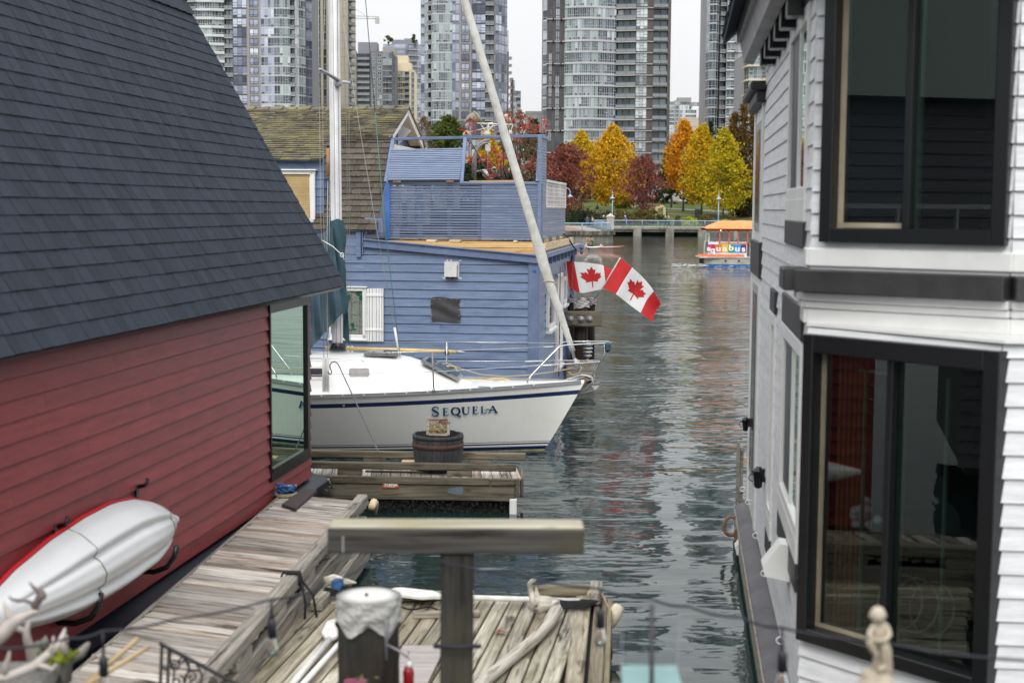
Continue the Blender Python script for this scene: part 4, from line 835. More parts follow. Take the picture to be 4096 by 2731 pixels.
def shingles(mb, O, u, v, L, Wd, ex, tw, th, clip=None, mi=0, jit=.01, lap=1.25, ragged=0.0, tonejit=True):
    """rows of overlapping tabs: O lower-left corner, u along the eave, v up the slope"""
    O, u, v = V(O), V(u).normalized(), V(v).normalized(); n = u.cross(v).normalized()
    rows = int(math.ceil(Wd/ex))
    for r_ in range(rows):
        y0 = r_*ex; x = -rnd.uniform(0, tw[1]); ylen = min(ex*lap, Wd-y0+.02); rt = rnd.uniform(-.1, .1)
        while x < L:
            w_ = rnd.uniform(*tw); a, b = max(0, x), min(L, x+w_-.006); x += w_
            if b-a < .02: continue
            if clip:
                lo, hi = clip(y0+ex*.5)
                a, b = max(a, lo), min(b, hi)
                if b-a < .02: continue
            yb = y0-rnd.uniform(0, ragged); t1 = th*rnd.uniform(.75, 1.25); t0 = .002
            q = [O+u*a+v*yb, O+u*b+v*(yb+rnd.uniform(-jit, jit)*.3), O+u*b+v*(y0+ylen), O+u*a+v*(y0+ylen)]
            vs = [q[0]+n*t1, q[1]+n*t1, q[2]+n*t0, q[3]+n*t0, q[0]-n*.004, q[1]-n*.004, q[2]-n*.006, q[3]-n*.006]
            mb.add(vs, [(0, 1, 2, 3), (4, 5, 1, 0), (0, 3, 7, 4), (1, 5, 6, 2)], mi, min(1, max(0, rnd.random()+rt)))
# ------------------------------------------------------------------ red float home
ry = R(7.75); ru = V((math.sin(ry), math.cos(ry), 0)); rn = V((math.cos(ry), -math.sin(ry), 0))
W0 = G(1240, 1930, .5); W0 = V((W0.x, W0.y, 0))
def rw(s, d, z): return W0 + ru*s + rn*d + Z*z       # s along the wall (away +), d out of the wall, z up
red = thing('float_home', 'red clapboard float home under a steep dark shingled roof', 'house', rw(-8, -2, 0))
NEAR = -9.45
mb = MB(); siding(mb, rw(NEAR, 0, 0), rw(0, 0, 0), .585, 3.34, .164, .034, gap=.009, cuts=[(-NEAR-1.80, -NEAR-.16, .90, 2.99)], split=4.9)
siding(mb, rw(0, 0, 0), rw(0, -4.6, 0), .585, 3.34, .164, .03); mb.build('wall', 'red_siding', red)
e0 = rw(.80, .30, 3.12); slope = V((-rn.x*2.28, -rn.y*2.28, 3.92)); sl_len = slope.length
mb = MB(); mb.prism([rw(-.02, -.02, 3.3), rw(-.02, -4.0, 3.3), rw(-.02, -1.98, 6.8)], -ru*.08); mb.build('gable_wall', 'red_siding', red)
mb = MB(); mb.prism([rw(NEAR, -.3, .45), rw(NEAR, -4.3, .45), rw(0-.1, -4.3, .45), rw(-.1, -.3, .45)], Z*2.85); mb.build('room_core', 'black_gloss', red)
mb = MB(); Lr = .8-NEAR+.35
shingles(mb, e0-ru*Lr, ru, slope, Lr, sl_len, .165, (.11, .22), .014)
nrm = ru.cross(slope.normalized()).normalized()
und = [e0-ru*Lr-nrm*.03, e0-nrm*.03, e0+slope-nrm*.03, e0-ru*Lr+slope-nrm*.03]
mb.add(und + [p-nrm*.10 for p in und], [(0, 1, 2, 3), (7, 6, 5, 4), (0, 4, 5, 1), (1, 5, 6, 2), (3, 2, 6, 7), (0, 3, 7, 4)], 1, .5)
oth = V((-rn.x*2.28, -rn.y*2.28, -3.92)); q = e0+slope
und = [q-ru*Lr, q, q+oth, q-ru*Lr+oth]; mb.add(und + [p-Z*.12 for p in und], [(3, 2, 1, 0), (4, 5, 6, 7), (0, 1, 5, 4), (1, 2, 6, 5), (3, 7, 6, 2), (0, 4, 7, 3)], 0, .5)
roof = mb.build('roof', ['asphalt_shingle', 'navy_trim'], red)
mb = MB()
for i in range(int(Lr/.3)):
    p = e0+slope-ru*(i*.3)
    for s_ in (1, -1): mb.quad(p+Z*.05+rn*.0, p-ru*.33+Z*.035, p-ru*.33+rn*.16*s_-Z*.22, p+rn*.17*s_-Z*.21)
mb.tube([e0+slope+ru*.02+Z*.03, e0+slope-ru*.2+Z*.04], .07, 8)
mb.build('ridge_cap', 'asphalt_shingle', roof)
# window in the red wall
wf = MB(); fr = [(-1.86, -1.80), (-.20, -.12)]
for s0, s1, a, b in ((-1.84, -1.80, .88, 3.0), (-.22, -.12, .88, 3.0)): wf.box(rw((s0+s1)/2, .02, (a+b)/2), (.05, s1-s0, b-a), rotm(7.75))
for a, b in ((.86, .96), (2.92, 3.06)): wf.box(rw(-.98, .02, (a+b)/2), (.052, 1.72, b-a), rotm(7.75))
wf.box(rw(-.98, .02, .985), (.05, 1.56, .05), rotm(7.75))
win = wf.build('window', 'black_frame', red)
mb = MB(); mb.quad(rw(-1.79, .012, .93), rw(-.21, .012, .93), rw(-.21, .012, 2.95), rw(-1.79, .012, 2.95)); mb.build('pane', 'red_house_glass', win)
mb = MB()
for i in range(7): mb.box(rw(-1.55+i*.22, -.16, 1.9), (.03, .2, 2.0), rotm(7.75+rnd.uniform(-12, 12)))
mb.build('curtain', 'grey_trim', win)
mb = MB(); mb.prism([rw(.36, -.1, .575), rw(.36, .17, .50), rw(.36, .20, .50), rw(.36, .20, .42), rw(.36, -.1, .38)], ru*(NEAR-.36)); mb.prism([rw(.1, -.1, .38), rw(.1, .14, .38), rw(.1, .14, -.3), rw(.1, -.1, -.3)], ru*(NEAR-.1))
mb.build('float_skirt', 'navy_trim', red)
mb = MB()
for s_, d, z in ((.22, .17, .44), (.26, .12, .36), (.30, .15, .40)): mb.tube([rw(s_, d+.02, z+.08), rw(s_+.1, d+.05, z-.05), rw(s_+.12, d-.1, z+.02)], .012, 5)
mb.build('cord_loops', 'wire', red)
# ------------------------------------------------------------------ kayak on wall hooks
KW = [(0, .035), (.05, .10), (.1, .185), (.16, .27), (.25, .345), (.38, .38), (.5, .375), (.65, .33), (.8, .235), (.92, .11), (1, .03)]
def kw(t):
    for (a, x), (b, y) in zip(KW[:-1], KW[1:]):
        if t <= b: k = (t-a)/(b-a); return x+(y-x)*k
    return .03
def kz(t): return 1.15+.08*min(1, t*3)+.03*max(0, t-.6)
def kd(t): return .30*max(.12, (1-abs(2*t-1)**3.2))
K0, K1 = 13.74, 9.7
def ks(t): Y = K0+(K1-K0)*t; return (Y-W0.y)/ru.y
def kpt(t, a):
    w_ = kw(t); h = kd(t); zc = kz(t)
    d = .14+h*(1-abs(a)**2.6)**.7
    env = math.sin(math.pi*min(1, max(0, (t-.10)/.78)))**.6 if .10 < t < .88 else 0
    d -= .055*env*math.exp(-((abs(a)-.40)/.085)**2); d += .022*env*math.exp(-((abs(a)-.62)/.09)**2) + .02*env*math.exp(-(a/.12)**2)
    return rw(ks(t), d, zc+w_*a)
kay = thing('kayak', 'white and red kayak hung bottom outward on the red wall', 'kayak', rw(ks(.5), .25, .9))
tt = lambda x: x**1.25 if x < .5 else 1-(1-x)**1.25*(.5**1.25/.5**1.25)
mb = MB(); mb.grid(lambda a, b: kpt(.003+.994*b, -1+2*a), 44, 70)
mb.build('hull', 'kayak_white', kay)
mb = MB(); mb.grid(lambda a, b: rw(ks(.003+.994*b), .115-.10*math.sin(math.pi*a)*math.sin(math.pi*b), kz(b)+(kw(.003+.994*b)+.018)*(-1+2*a)), 16, 60)
mb.grid(lambda a, b: rw(ks(.003+.994*b), .105+.03*a, kz(b)+(kw(.003+.994*b)+.017-.012*a)), 2, 60)
mb.build('deck', 'kayak_red', kay)
mb = MB()
for t0 in (.13, .58): mb = MB(); mb.tube([kpt(t0+.01*math.sin(a*3), a)+rn*.006 for a in [-1+.1*i for i in range(21)]], .006, 5); mb.build('strap', 'wire', kay)
def hook(s_, label):
    a = MB(); a.tube([rw(s_, .02, .80), rw(s_, .18, .80), rw(s_, .31, .85), rw(s_, .385, .95), rw(s_, .41, 1.06)], .026, 8)
    a.tube([rw(s_, .03, 1.62), rw(s_, .05, .78)], .022, 6); a.tube([rw(s_, .03, 1.60), rw(s_, .12, 1.62), rw(s_, .14, 1.68)], .02, 6)
    tag(a.build('kayak_hook', 'black_gloss'), label, 'wall hook', 'wall hooks carrying the kayak')
hook(ks(.17), 'black J shaped wall hook nearest the pointed tip of the kayak'); hook(ks(.58), 'black J shaped wall hook under the middle of the kayak')
# ------------------------------------------------------------------ boardwalk beside the red home
DW = .65
_a0, _a1, _b0, _b1 = G(332, 2668, DW), G(1105, 2000, DW), G(818, 2731, .80), G(1474, 1975, .80)
fl0 = lambda p: V((p.x, p.y, 0))
_a0, _a1, _b0, _b1 = map(fl0, (_a0, _a1, _b0, _b1)); A0, A1 = _a0-(_a1-_a0)*.3, _a1+(_a1-_a0)*.08; _of = V((-.135, 0, 0)); B0, B1 = _b0-(_b1-_b0)*.25+_of, _b1-(_b1-_b0)*.06+_of
tipf = _b1+_of
wlk = thing('boardwalk', 'weathered boardwalk of skewed planks along the red home', 'dock', (-2.7, 13.5, 0))
mb = MB(); pd = V((math.cos(R(21)), -math.sin(R(21)), 0)); pq = V((-pd.y, pd.x, 0)) if pd.y < 0 else V((pd.y, -pd.x, 0))
def xline(o, d, a, b):
    e = b-a; dn = d.x*e.y-d.y*e.x; t = ((a.x-o.x)*e.y-(a.y-o.y)*e.x)/dn; return o+d*t
pos = 0; org = V((-3.6, 8.6, 0)); pend = G(1259, 1977, DW)
while True:
    w_ = rnd.uniform(.13, .185); o = org+pq*(pos+w_/2); pos += w_
    a, b = xline(o, pd, A0, A1), xline(o, pd, B0, B1)
    if a.y > pend.y-.02: break
    e = rnd.uniform(-.03, .03)
    zz_ = DW-.022+rnd.uniform(-.007, .007); mb.beam(a+pd*e+Z*zz_, b+pd*.08+Z*(zz_+rnd.uniform(-.003, .003)), w_-.019, .045, bev=.007)
mb.build('plank', 'dock_wood', wlk)['kind'] = 'stuff'
bd = (B1-B0).normalized()
mb = MB(); mb.beam(B0+V((.065, 0, .735)), tipf+V((.065, 0, .735)), .14, .13, bev=.02); mb.build('bull_rail', 'rail_wood', wlk)
for i in range(7):
    mb = MB(); c = B0.lerp(tipf, (i+.35)/7)+V((.065, 0, .615)); mb.beam(c-bd*.22, c+bd*.22, .13, .11, bev=.01); mb.build('block', 'rail_wood', wlk)
mb = MB(); mb.beam(B0+V((.085, 0, .43)), B1+bd*.3+V((.085, 0, .43)), .10, .26, bev=.012); mb.beam(B0+V((.15, 0, .18)), B1+bd*.2+V((.15, 0, .18)), .08, .26, bev=.012); mb.build('side_beam', 'rail_wood', wlk)
mb = MB(); mb.beam(A0+V((-.015, 0, .60)), A1+V((-.015, 0, .60)), .04, .115, bev=.008); mb.build('edge_board', 'rail_wood', wlk)
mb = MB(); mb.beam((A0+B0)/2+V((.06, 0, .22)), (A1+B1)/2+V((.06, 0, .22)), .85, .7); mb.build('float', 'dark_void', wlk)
q = G(1500, 2012, .52)-bd*.03
mb = MB(); mb.tube([q-bd*.22, q-bd*.05+Z*.03, q+bd*.05+Z*.0, q+bd*.07-Z*.14], [.045, .05, .045, .02], 8); tag(mb.build('wooden_bumper', 'lumber_fresh'), 'pale rounded wooden bumper on the end of the boardwalk', 'bumper')
mb = MB(); p = [G(*a, DW+.004) for a in ((1127, 2027), (1183, 2044), (1268, 1969), (1216, 1961))]; mb.prism([p[0], p[1], p[2], p[3]], Z*.035); tag(mb.build('brown_plank', 'old_plank_brown'), 'loose dark brown plank lying across the end of the boardwalk', 'plank')
c = G(1143, 1985, DW); t = thing('mooring_cleat', 'mooring cleat wrapped in a knot of blue rope', 'cleat', c)
mb = MB(); mb.tube([c+V((-.13, 0, .11)), c+V((.13, .05, .12))], .022, 8); mb.box(c+Z*.04, (.1, .06, .08), bev=.01); mb.build('cleat_horn', 'galvanised', t)
mb = MB(); pts = []
for i in range(90): a = i*.62; r_ = .075+.03*math.sin(i*1.7); pts.append(c+V((r_*math.cos(a)*1.1, r_*math.sin(a), .05+.035*math.sin(i*.9)+i*.0008)))
mb.tube(pts, .0125, 5); mb.tube([c+V((-.1, 0, .03)), c+V((-.2, -.1, .01)), c+V((-.25, -.3, -.02))], .011, 5); mb.build('rope', 'blue_rope', t)
mb = MB(); pts = []
for i in range(70): a = i*.5; pts.append(c+V((.13*math.cos(a)+.01*math.sin(i), .1*math.sin(a), .012+i*.0004)))
mb.tube(pts, .011, 5); tag(mb.build('tan_rope', 'tan_rope'), 'tan rope coiled flat round the foot of the cleat', 'rope')
c = xline(V((-2.2, 12.95, 0)), V((1, 0, 0)), B0, B1)+V((.065, 0, .80))
mb = MB()
for k in range(4): mb.tube([c+V((-.09, .02*k, -.02)), c+V((-.07, .02*k, .02)), c+V((.08, .02*k-.01, .02)), c+V((.10, .02*k, -.10)), c+V((.06, .02*k+.02, -.17))], .011, 5)
for i in range(3): mb.tube([c+V((.08+.02*math.cos(a+i), .03+.035*math.sin(a), -.06-.04*math.sin(a*2+i))) for a in [j*.5 for j in range(14)]], .012, 5)
mb.tube([c+V((.1, .0, -.08)), c+V((.14, -.04, -.25)), c+V((.13, -.05, -.50))], .012, 5); mb.tube([c+V((.11, .05, -.08)), c+V((.2, .04, -.2)), c+V((.24, .0, -.4))], .012, 5)
tag(mb.build('black_rope', 'black_rope'), 'black rope knotted round the boardwalk rail', 'rope')
# ------------------------------------------------------------------ finger float with the barrel
MY = -2.6
def md(x, dy, z): return V((x, 19.36, 0)) + V((0, 1, 0))*(dy + (x-.05)*math.tan(R(-3.0))) + Z*z
fl = thing('finger_float', 'narrow finger float with dark timber sides and bull rails', 'dock', md(-2, .5, 0))
XL, XR = -4.4, .05
mb = MB(); mb.beam(md(XL, .03, .32), md(XR, .03, .32), .07, .30, bev=.01); mb.build('side_board', 'dock_wood_dark', fl)
mb = MB(); mb.beam(md(XL, -.012, .445), md(XR-.35, -.012, .445), .05, .10, bev=.008); mb.beam(md(XR-.33, -.012, .445), md(XR, -.012, .445), .05, .10, bev=.008); mb.build('side_cap', 'dock_wood_dark', fl)
mb = MB()
x = XL
while x < XR-.05:
    w_ = rnd.uniform(.13, .15); mb.beam(md(x+w_/2+.05, .05, .475), md(x+w_/2-.02, 1.0, .475), w_-.012, .04, bev=.005); x += w_
mb.build('plank', 'dock_wood', fl)['kind'] = 'stuff'
mb = MB(); mb.beam(md(XL, .10, .625), md(XR+.02, .10, .625), .11, .095, bev=.012); mb.build('bull_rail', 'dock_wood_dark', fl)
mb = MB(); mb.beam(md(XL, .955, .635), md(XR+.16, .955, .635), .11, .095, bev=.012); mb.build('bull_rail', 'dock_wood_dark', fl)
for x in (-3.3, -2.25, -.72): mb = MB(); mb.beam(md(x-.17, .10, .535), md(x+.17, .10, .535), .10, .085, bev=.008); mb.build('block', 'dock_wood_dark', fl)
for x in (-3.4, -1.98, -.45): mb = MB(); mb.beam(md(x-.17, .95, .53), md(x+.17, .95, .53), .10, .11, bev=.008); mb.build('block', 'dock_wood_dark', fl)
mb = MB(); mb.beam(md(XR+.03, .0, .36), md(XR+.03, 1.0, .36), .06, .25, bev=.01); mb.beam(md(XR+.1, .2, .32), md(XR+.1, 1.0, .32), .05, .28, bev=.01); mb.build('end_board', 'dock_wood_dark', fl)
mb = MB(); mb.box(md(XR-.02, .12, .06), (.10, .3, .3), bev=.01); mb.build('foam_block', 'white_plastic', fl)
mb = MB(); mb.box(md((XL+XR)/2, .5, .05), (XR-XL-.1, .9, .28))
for i in range(420):
    c = md(rnd.uniform(XL, XR-.1), .05-rnd.uniform(0, .04), rnd.uniform(-.03, .17)); mb.ball(c, rnd.uniform(.012, .03), .6, .6, 1.2, n=4, tone=rnd.random())
mb.build('mussel_growth', 'mussels', fl)
mb = MB(); mb.beam(md(-2.05, .3, .50), md(-.75, .28, .50), .06, .035); tag(mb.build('thin_board', 'dock_wood_dark'), 'thin dark batten lying on the finger float planks', 'board')
mb = MB(); mb.beam(md(-1.62, .78, .51), md(-1.14, .78, .51), .16, .04, bev=.006); mb.beam(md(-1.58, .86, .55), md(-1.16, .86, .55), .12, .04, bev=.006); tag(mb.build('lumber_offcuts', 'lumber_fresh'), 'two pale lumber offcuts stacked on the float behind the rail', 'lumber')
# painted sign plate and faded patch on the side
c = P(1561, 1949, 19.38)
sg = thing('name_plate', 'small orange TOPPER plate on the dark timber side', 'sign', c)
pl = MB(); pc = md(c.x, -.022, .375); pl.box(pc, (.222, .012, .078), rotm(3), bev=.003); pl.build('plate', 'orange_sign', sg)
def text_mesh(txt, size, bold=0.0, shear=0.0, spacing=1.0):
    cu = bpy.data.curves.new('text', 'FONT'); cu.body = txt; cu.size = size; cu.offset = bold; cu.shear = shear; cu.extrude = .0015; cu.space_character = spacing; cu.align_x = 'CENTER'; cu.align_y = 'CENTER'
    o = bpy.data.objects.new('text', cu); C.objects.link(o); dg = bpy.context.evaluated_depsgraph_get(); dg.update()
    me = bpy.data.meshes.new_from_object(o.evaluated_get(dg)); bpy.data.objects.remove(o); return me
def put_text(name, txt, size, at, xdir, ydir, m_, parent, bold=0, shear=0, spacing=1.0, sx=1.0):
    me = text_mesh(txt, size, bold, shear, spacing); x, y = V(xdir).normalized(), V(ydir).normalized(); z = x.cross(y); b0 = wl(parent)
    me.transform(Matrix.Diagonal((sx, 1, 1, 1)))
    me.transform(Matrix((x, y, z)).transposed().to_4x4()); me.transform(Matrix.Translation(V(at)-b0)); me.materials.clear(); me.materials.append(MT[m_])
    o = bpy.data.objects.new(name, me); C.objects.link(o); o.parent = parent; return o
put_text('lettering', 'TOPPER', .058, pc+V((.0, -.0085, .004)), (1, -.05, .05), (0, 0, 1), 'letter_white', sg, .002, .25, .9)
mb = MB(); mb.beam(pc+V((-.02, -.008, -.024)), pc+V((.06, -.012, -.019)), .002, .005); mb.build('underline', 'letter_white', sg)
mb = MB(); cc = md(-.72, -.008, .31); mb.prism([cc+V((-.16, 0, -.03)), cc+V((-.02, 0, -.055)), cc+V((.15, 0, -.04)), cc+V((.16, 0, .03)), cc+V((.02, 0, .06)), cc+V((-.14, 0, .03))], (0, .012, 0)); mb.build('paint_patch', 'faded_blue', fl)
# barrel planter
bc = P(1751, 1747, 19.85); bx, by = bc.x, md(bc.x, .52, 0).y; zt = 1.02; zb = .50
bar = thing('barrel_planter', 'dark half barrel planter with rusty hoops on the finger float', 'barrel', (bx, by, zb))
br = lambda z: .305+.055*math.sin(math.pi*min(1, (z-zb)/(zt-zb)*.62+.02))
n = 22
for part in (0,):
    mb = MB()
    for i in range(n):
        a0, a1 = 2*math.pi*i/n, 2*math.pi*(i+1)/n-.012; zs = [zb+(zt-zb)*k/6 for k in range(7)]; tn = rnd.random()
        dz = rnd.uniform(-.006, .006); vs = []
        for z in zs:
            for a, dr in ((a0, 0), (a1, 0), (a1, -.028), (a0, -.028)): vs.append(V((bx+(br(z)+dr)*math.cos(a), by+(br(z)+dr)*math.sin(a), z+(dz if z == zt else 0))))
        fs = []
        for k in range(6):
            b_ = 4*k; fs += [(b_, b_+1, b_+5, b_+4), (b_+2, b_+3, b_+7, b_+6), (b_+1, b_+2, b_+6, b_+5), (b_+3, b_, b_+4, b_+7)]
        fs.append((24, 25, 26, 27)); mb.add(vs, fs, 0, tn)
    mb.build('staves', 'barrel_stave', bar)
for z0, z1, m_ in ((zb+.335, zb+.40, 'barrel_hoop'), (zb+.06, zb+.12, 'barrel_hoop'), (zb+.465, zb+.515, 'barrel_stave')):
    mb = MB(); mb.lathe((bx, by, 0), [(br(z0)+.002, z0), (br(z0)+.006, z0), (br(z1)+.006, z1), (br(z1)+.002, z1)], 36, caps=False); mb.build('hoop', m_, bar)
mb = MB(); mb.lathe((bx, by, 0), [(.30, zt-.30), (.001, zt-.28)], 24); mb.build('soil', 'soil', bar)
p = V((bx+.0, by+.02, zt)); t = thing('wooden_tray', 'grey wooden frame of dried plants leaning in the barrel', 'planter tray', p-Z*.05)
Mr = rotm(2, -22)
mb = MB(); bb = lambda x, z, sx, sz: mb.box(p+Mr @ V((x, 0, z)), (sx, .06, sz), Mr, bev=.004)
bb(-.145, .10, .045, .26); bb(.145, .09, .04, .25); bb(0, -.02, .27, .045); bb(0, .205, .27, .025); mb.build('frame', 'rail_wood', t)
mb = MB()
for i in range(520):
    x, z = rnd.uniform(-.12, .12), rnd.uniform(.0, .19)
    if z > .13 and x < -.0 and rnd.random() < .8: continue
    d = V((rnd.gauss(0, 1), rnd.gauss(0, 1), rnd.gauss(0, 1))).normalized()*.03; c = p+Mr @ V((x, -.03+rnd.gauss(0, .012), z)); u_ = d.orthogonal().normalized()*.004
    mb.add([c-d, c+u_, c+d, c-u_], [(0, 1, 2, 3)], 1 if (z > .13 or (x > .08 and z > .1)) else 0)
mb.build('dried_plants', ['dry_straw', 'dry_red'], t)
# ------------------------------------------------------------------ wooden raft in front
raft = thing('raft', 'foreground wooden raft of long worn planks', 'raft', (-.5, 11, 0)); ZR = .40
ra = R(8.0); rd = V((math.sin(ra), math.cos(ra), 0)); rx = V((math.cos(ra), -math.sin(ra), 0))
def rq(x, y): return V((-.5, 13.55, 0)) + V((1, .11, 0))*x*1.0 + rd*y
def farx(x): return V((x, 13.45+(x+1.89)*.109, 0))
mb = MB(); x = -1.93
while x < .66:
    w_ = rnd.uniform(.135, .165); p1 = farx(x+w_/2)+rd*rnd.uniform(-.05, .01); p0 = p1-rd*4.9
    if rnd.random() < .4:
        c = p0.lerp(p1, rnd.uniform(.35, .75)); mb.beam(p0+Z*(ZR-.022), c-rd*.004+Z*(ZR-.022), w_-.020, .045, bev=.008); mb.beam(c+rd*.004+Z*(ZR-.022), p1+Z*(ZR-.022), w_-.020, .045, bev=.008)
    else: mb.beam(p0+Z*(ZR-.022+rnd.uniform(-.006, .006)), p1+Z*(ZR-.022+rnd.uniform(-.006, .006)), w_-.020, .045, bev=.008)
    x += w_
mb.build('plank', 'raft_wood', raft)
edr = V((math.sin(R(4.6)), math.cos(R(4.6)), 0)); e1 = farx(.90)
for dx, dz, w_ in ((-.17, -.02, .15), (.0, -.04, .12)):
    mb = MB(); mb.beam(e1+V((dx, .05, ZR+dz))-edr*4.9, e1+V((dx, .05, ZR+dz)), w_, .06, bev=.01); mb.build('edge_plank', 'raft_wood', raft)
mb = MB(); mb.beam(e1+V((.085, 0, ZR-.17))-edr*4.9, e1+V((.085, 0, ZR-.17)), .05, .28, bev=.008); mb.build('side_board', 'raft_wood', raft)
mb = MB(); mb.beam(farx(-1.75)+V((0, .06, ZR-.12)), farx(.9)+V((0, .06, ZR-.12)), .07, .22, bev=.01); mb.build('end_board', 'raft_wood', raft)
mb = MB(); mb.beam(farx(-1.6)+V((0, .0, ZR+.04)), farx(-.35)+V((0, .0, ZR+.04)), .12, .07, bev=.01); mb.build('curb', 'raft_wood', raft)
mb = MB(); mb.beam(farx(.2)+V((0, .02, ZR+.06)), farx(.82)+V((0, .02, ZR+.05)), .07, .10, bev=.01); mb.build('curb', 'raft_wood', raft)
mb = MB(); mb.beam(e1+V((-.05, .04, ZR+.08))-edr*.42, e1+V((-.05, .04, ZR+.08)), .12, .13, bev=.012); mb.build('corner_block', 'rail_wood', raft)
c = G(1790, 2455, ZR+.03); mb = MB(); mb.beam(c-V((.32, .03, 0)), c+V((.30, .03, 0)), .08, .06, bev=.008); mb.build('cross_cleat', 'raft_wood', raft)
c0, c1 = G(1262, 2425, ZR+.05), G(1330, 2340, ZR+.05); mb = MB(); mb.beam(c0, c1+(c1-c0)*.05, .12, .09, bev=.012); mb.build('cleat_block', 'raft_wood', raft)
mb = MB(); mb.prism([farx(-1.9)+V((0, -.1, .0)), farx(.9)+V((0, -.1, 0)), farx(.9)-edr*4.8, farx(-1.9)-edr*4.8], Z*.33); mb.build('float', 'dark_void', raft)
mb = MB(); c0, c1 = G(1295, 2318, .5), G(1425, 2330, .46); mb.tube([c0, c0.lerp(c1, .3)+Z*.02, c0.lerp(c1, .7), c1], [.05, .085, .06, .02], 8, flat=.6); tag(mb.build('driftwood_chunk', 'driftwood'), 'pale flat chunk of driftwood at the far left corner of the raft', 'driftwood')
mb = MB(); c = G(1338, 2372, ZR+.06)
for k in range(3): mb.tube([c+V((.13*math.cos(a)+.02*k, .06*math.sin(a), .02*k+.02*math.sin(a*2))) for a in [j*.45 for j in range(15)]], .012, 5)
tag(mb.build('black_rope', 'black_rope'), 'loops of black rope on the left raft corner block', 'rope')
mb = MB(); c = G(1350, 2362, ZR+.06); mb.lathe(c, [(.055, 0), (.06, .02), (.06, .10), (.03, .12)], 12); tag(mb.build('blue_can', 'blue_rope'), 'small blue container behind the capped pile', 'container')
# driftwood branch
dp = lambda x, y, z: G(1100+x*.6893, 1650+y*.6893, z)
t = MB(); t.tube([dp(1150, 1568, .46)-rd*.5, dp(1215, 1555, .46), dp(1350, 1440, .46), dp(1500, 1318, .47), dp(1585, 1225, .48), dp(1632, 1150, .5), dp(1622, 1112, .53), dp(1580, 1108, .56), dp(1520, 1112, .57)], [.05, .052, .052, .05, .056, .066, .07, .072, .085], 10)
t.tube([dp(1530, 1118, .56), dp(1498, 1075, .60), dp(1482, 1030, .66), dp(1478, 992, .74), dp(1492, 974, .78), dp(1518, 966, .80)], [.07, .04, .028, .024, .02, .012], 8)
t.tube([dp(1530, 1110, .58), dp(1518, 1050, .64), dp(1514, 1010, .70)], [.05, .025, .010], 7); t.tube([dp(1560, 1110, .57), dp(1500, 1125, .53), dp(1478, 1130, .50)], [.06, .05, .02], 7)
t.tube([dp(1590, 1120, .55), dp(1628, 1098, .58), dp(1650, 1095, .58)], [.05, .03, .012], 6)
tag(t.build('driftwood_branch', 'driftwood'), 'long curved bleached driftwood branch with a forked root end', 'driftwood')
# oars
def oar(p0, p1, q1, label, w_=.085, flat=.3):
    t = thing('oar', label, 'oar', p0, 'white oars lying on the raft'); a = MB(); a.tube([p0, p1], [.026, .028], 8); a.build('shaft', 'chalk_white', t)
    a = MB(); d = (q1-p1); side = d.cross(Z).normalized(); L_ = [(0, .03), (.12, .06), (.3, w_), (.9, w_*.95), (1, w_*.5)]
    vs = [p1+d*k+side*s_*ww+Z*zz for k, ww in L_ for s_, zz in ((-1, .012), (1, .012), (1, -.012), (-1, -.012))]
    fs = []
    for k in range(len(L_)-1): b_ = 4*k; fs += [(b_, b_+1, b_+5, b_+4), (b_+1, b_+2, b_+6, b_+5), (b_+2, b_+3, b_+7, b_+6), (b_+3, b_, b_+4, b_+7)]
    fs += [(3, 2, 1, 0), (len(vs)-4, len(vs)-3, len(vs)-2, len(vs)-1)]; a.add(vs, fs); a.build('blade', 'chalk_white', t)
oar(G(2320, 2402, ZR+.08), G(1775, 2386, ZR+.10), G(1560, 2362, ZR+.10), 'white oar laid along the far edge of the raft', .13)
oar(G(1165, 2745, ZR+.05)-rd*.3, G(1318, 2556, ZR+.05), G(1352, 2480, ZR+.05), 'white oar with its blade hidden behind the capped pile', .095)
mb = MB(); mb.tube([G(1200, 2745, ZR+.05)-rd*.3, G(1350, 2580, ZR+.06), G(1392, 2535, ZR+.06)], .024, 8); tag(mb.build('white_pole', 'white_plastic'), 'thin white pole lying beside the oar left of the capped pile', 'pole')
mb = MB(); p = [G(*a, ZR+.012) for a in ((1610, 2590), (1782, 2588), (1700, 2760), (1560, 2790))]; mb.prism(p, Z*.022); tag(mb.build('plywood_sheet', 'plywood'), 'pale plywood sheet with curved grain beside the capped pile', 'plywood')
mb = MB(); pts = [G(1605+i*14, 2425+8*math.sin(i*.6)+i*1.2, ZR+.03) for i in range(22)]; mb.tube(pts, .010, 5)
tag(mb.build('black_rope', 'black_rope'), 'black rope running along the far edge of the raft', 'rope'); mb = MB()
for k in range(5): mb.tube([G(2240, 2425, ZR+.05)+V((.28*math.cos(a)+.02*k, .05*math.sin(a)+.01*k, .01*k)) for a in [j*.4+k for j in range(18)]], .011, 5)
tag(mb.build('black_rope', 'black_rope'), 'black rope coiled in the right corner of the raft', 'rope')
t = thing('foam_float', 'cream foam float roped to the right corner of the raft', 'float', G(2458, 2490, .2)); c = G(2456, 2462, .30); mb = MB()
mb.lathe(c, [(.001, -.12), (.045, -.115), (.062, -.09), (.066, 0), (.062, .09), (.045, .115), (.001, .12)], 12, M=Matrix.Rotation(R(28), 3, 'Y')); mb.build('float_body', 'foam', t)
mb = MB(); mb.tube([c+V((-.02, -.06, -.03)), c+V((-.05, -.05, .08)), c+V((-.12, .0, .22)), c+V((-.2, 0, .24))], .009, 5); mb.tube([c+V((-.15, -.03, .22)), c+V((-.18, .03, .25)), c+V((-.24, .0, .24)), c+V((-.26, -.04, .2))], .012, 5); mb.build('rope', 'tan_rope', t)
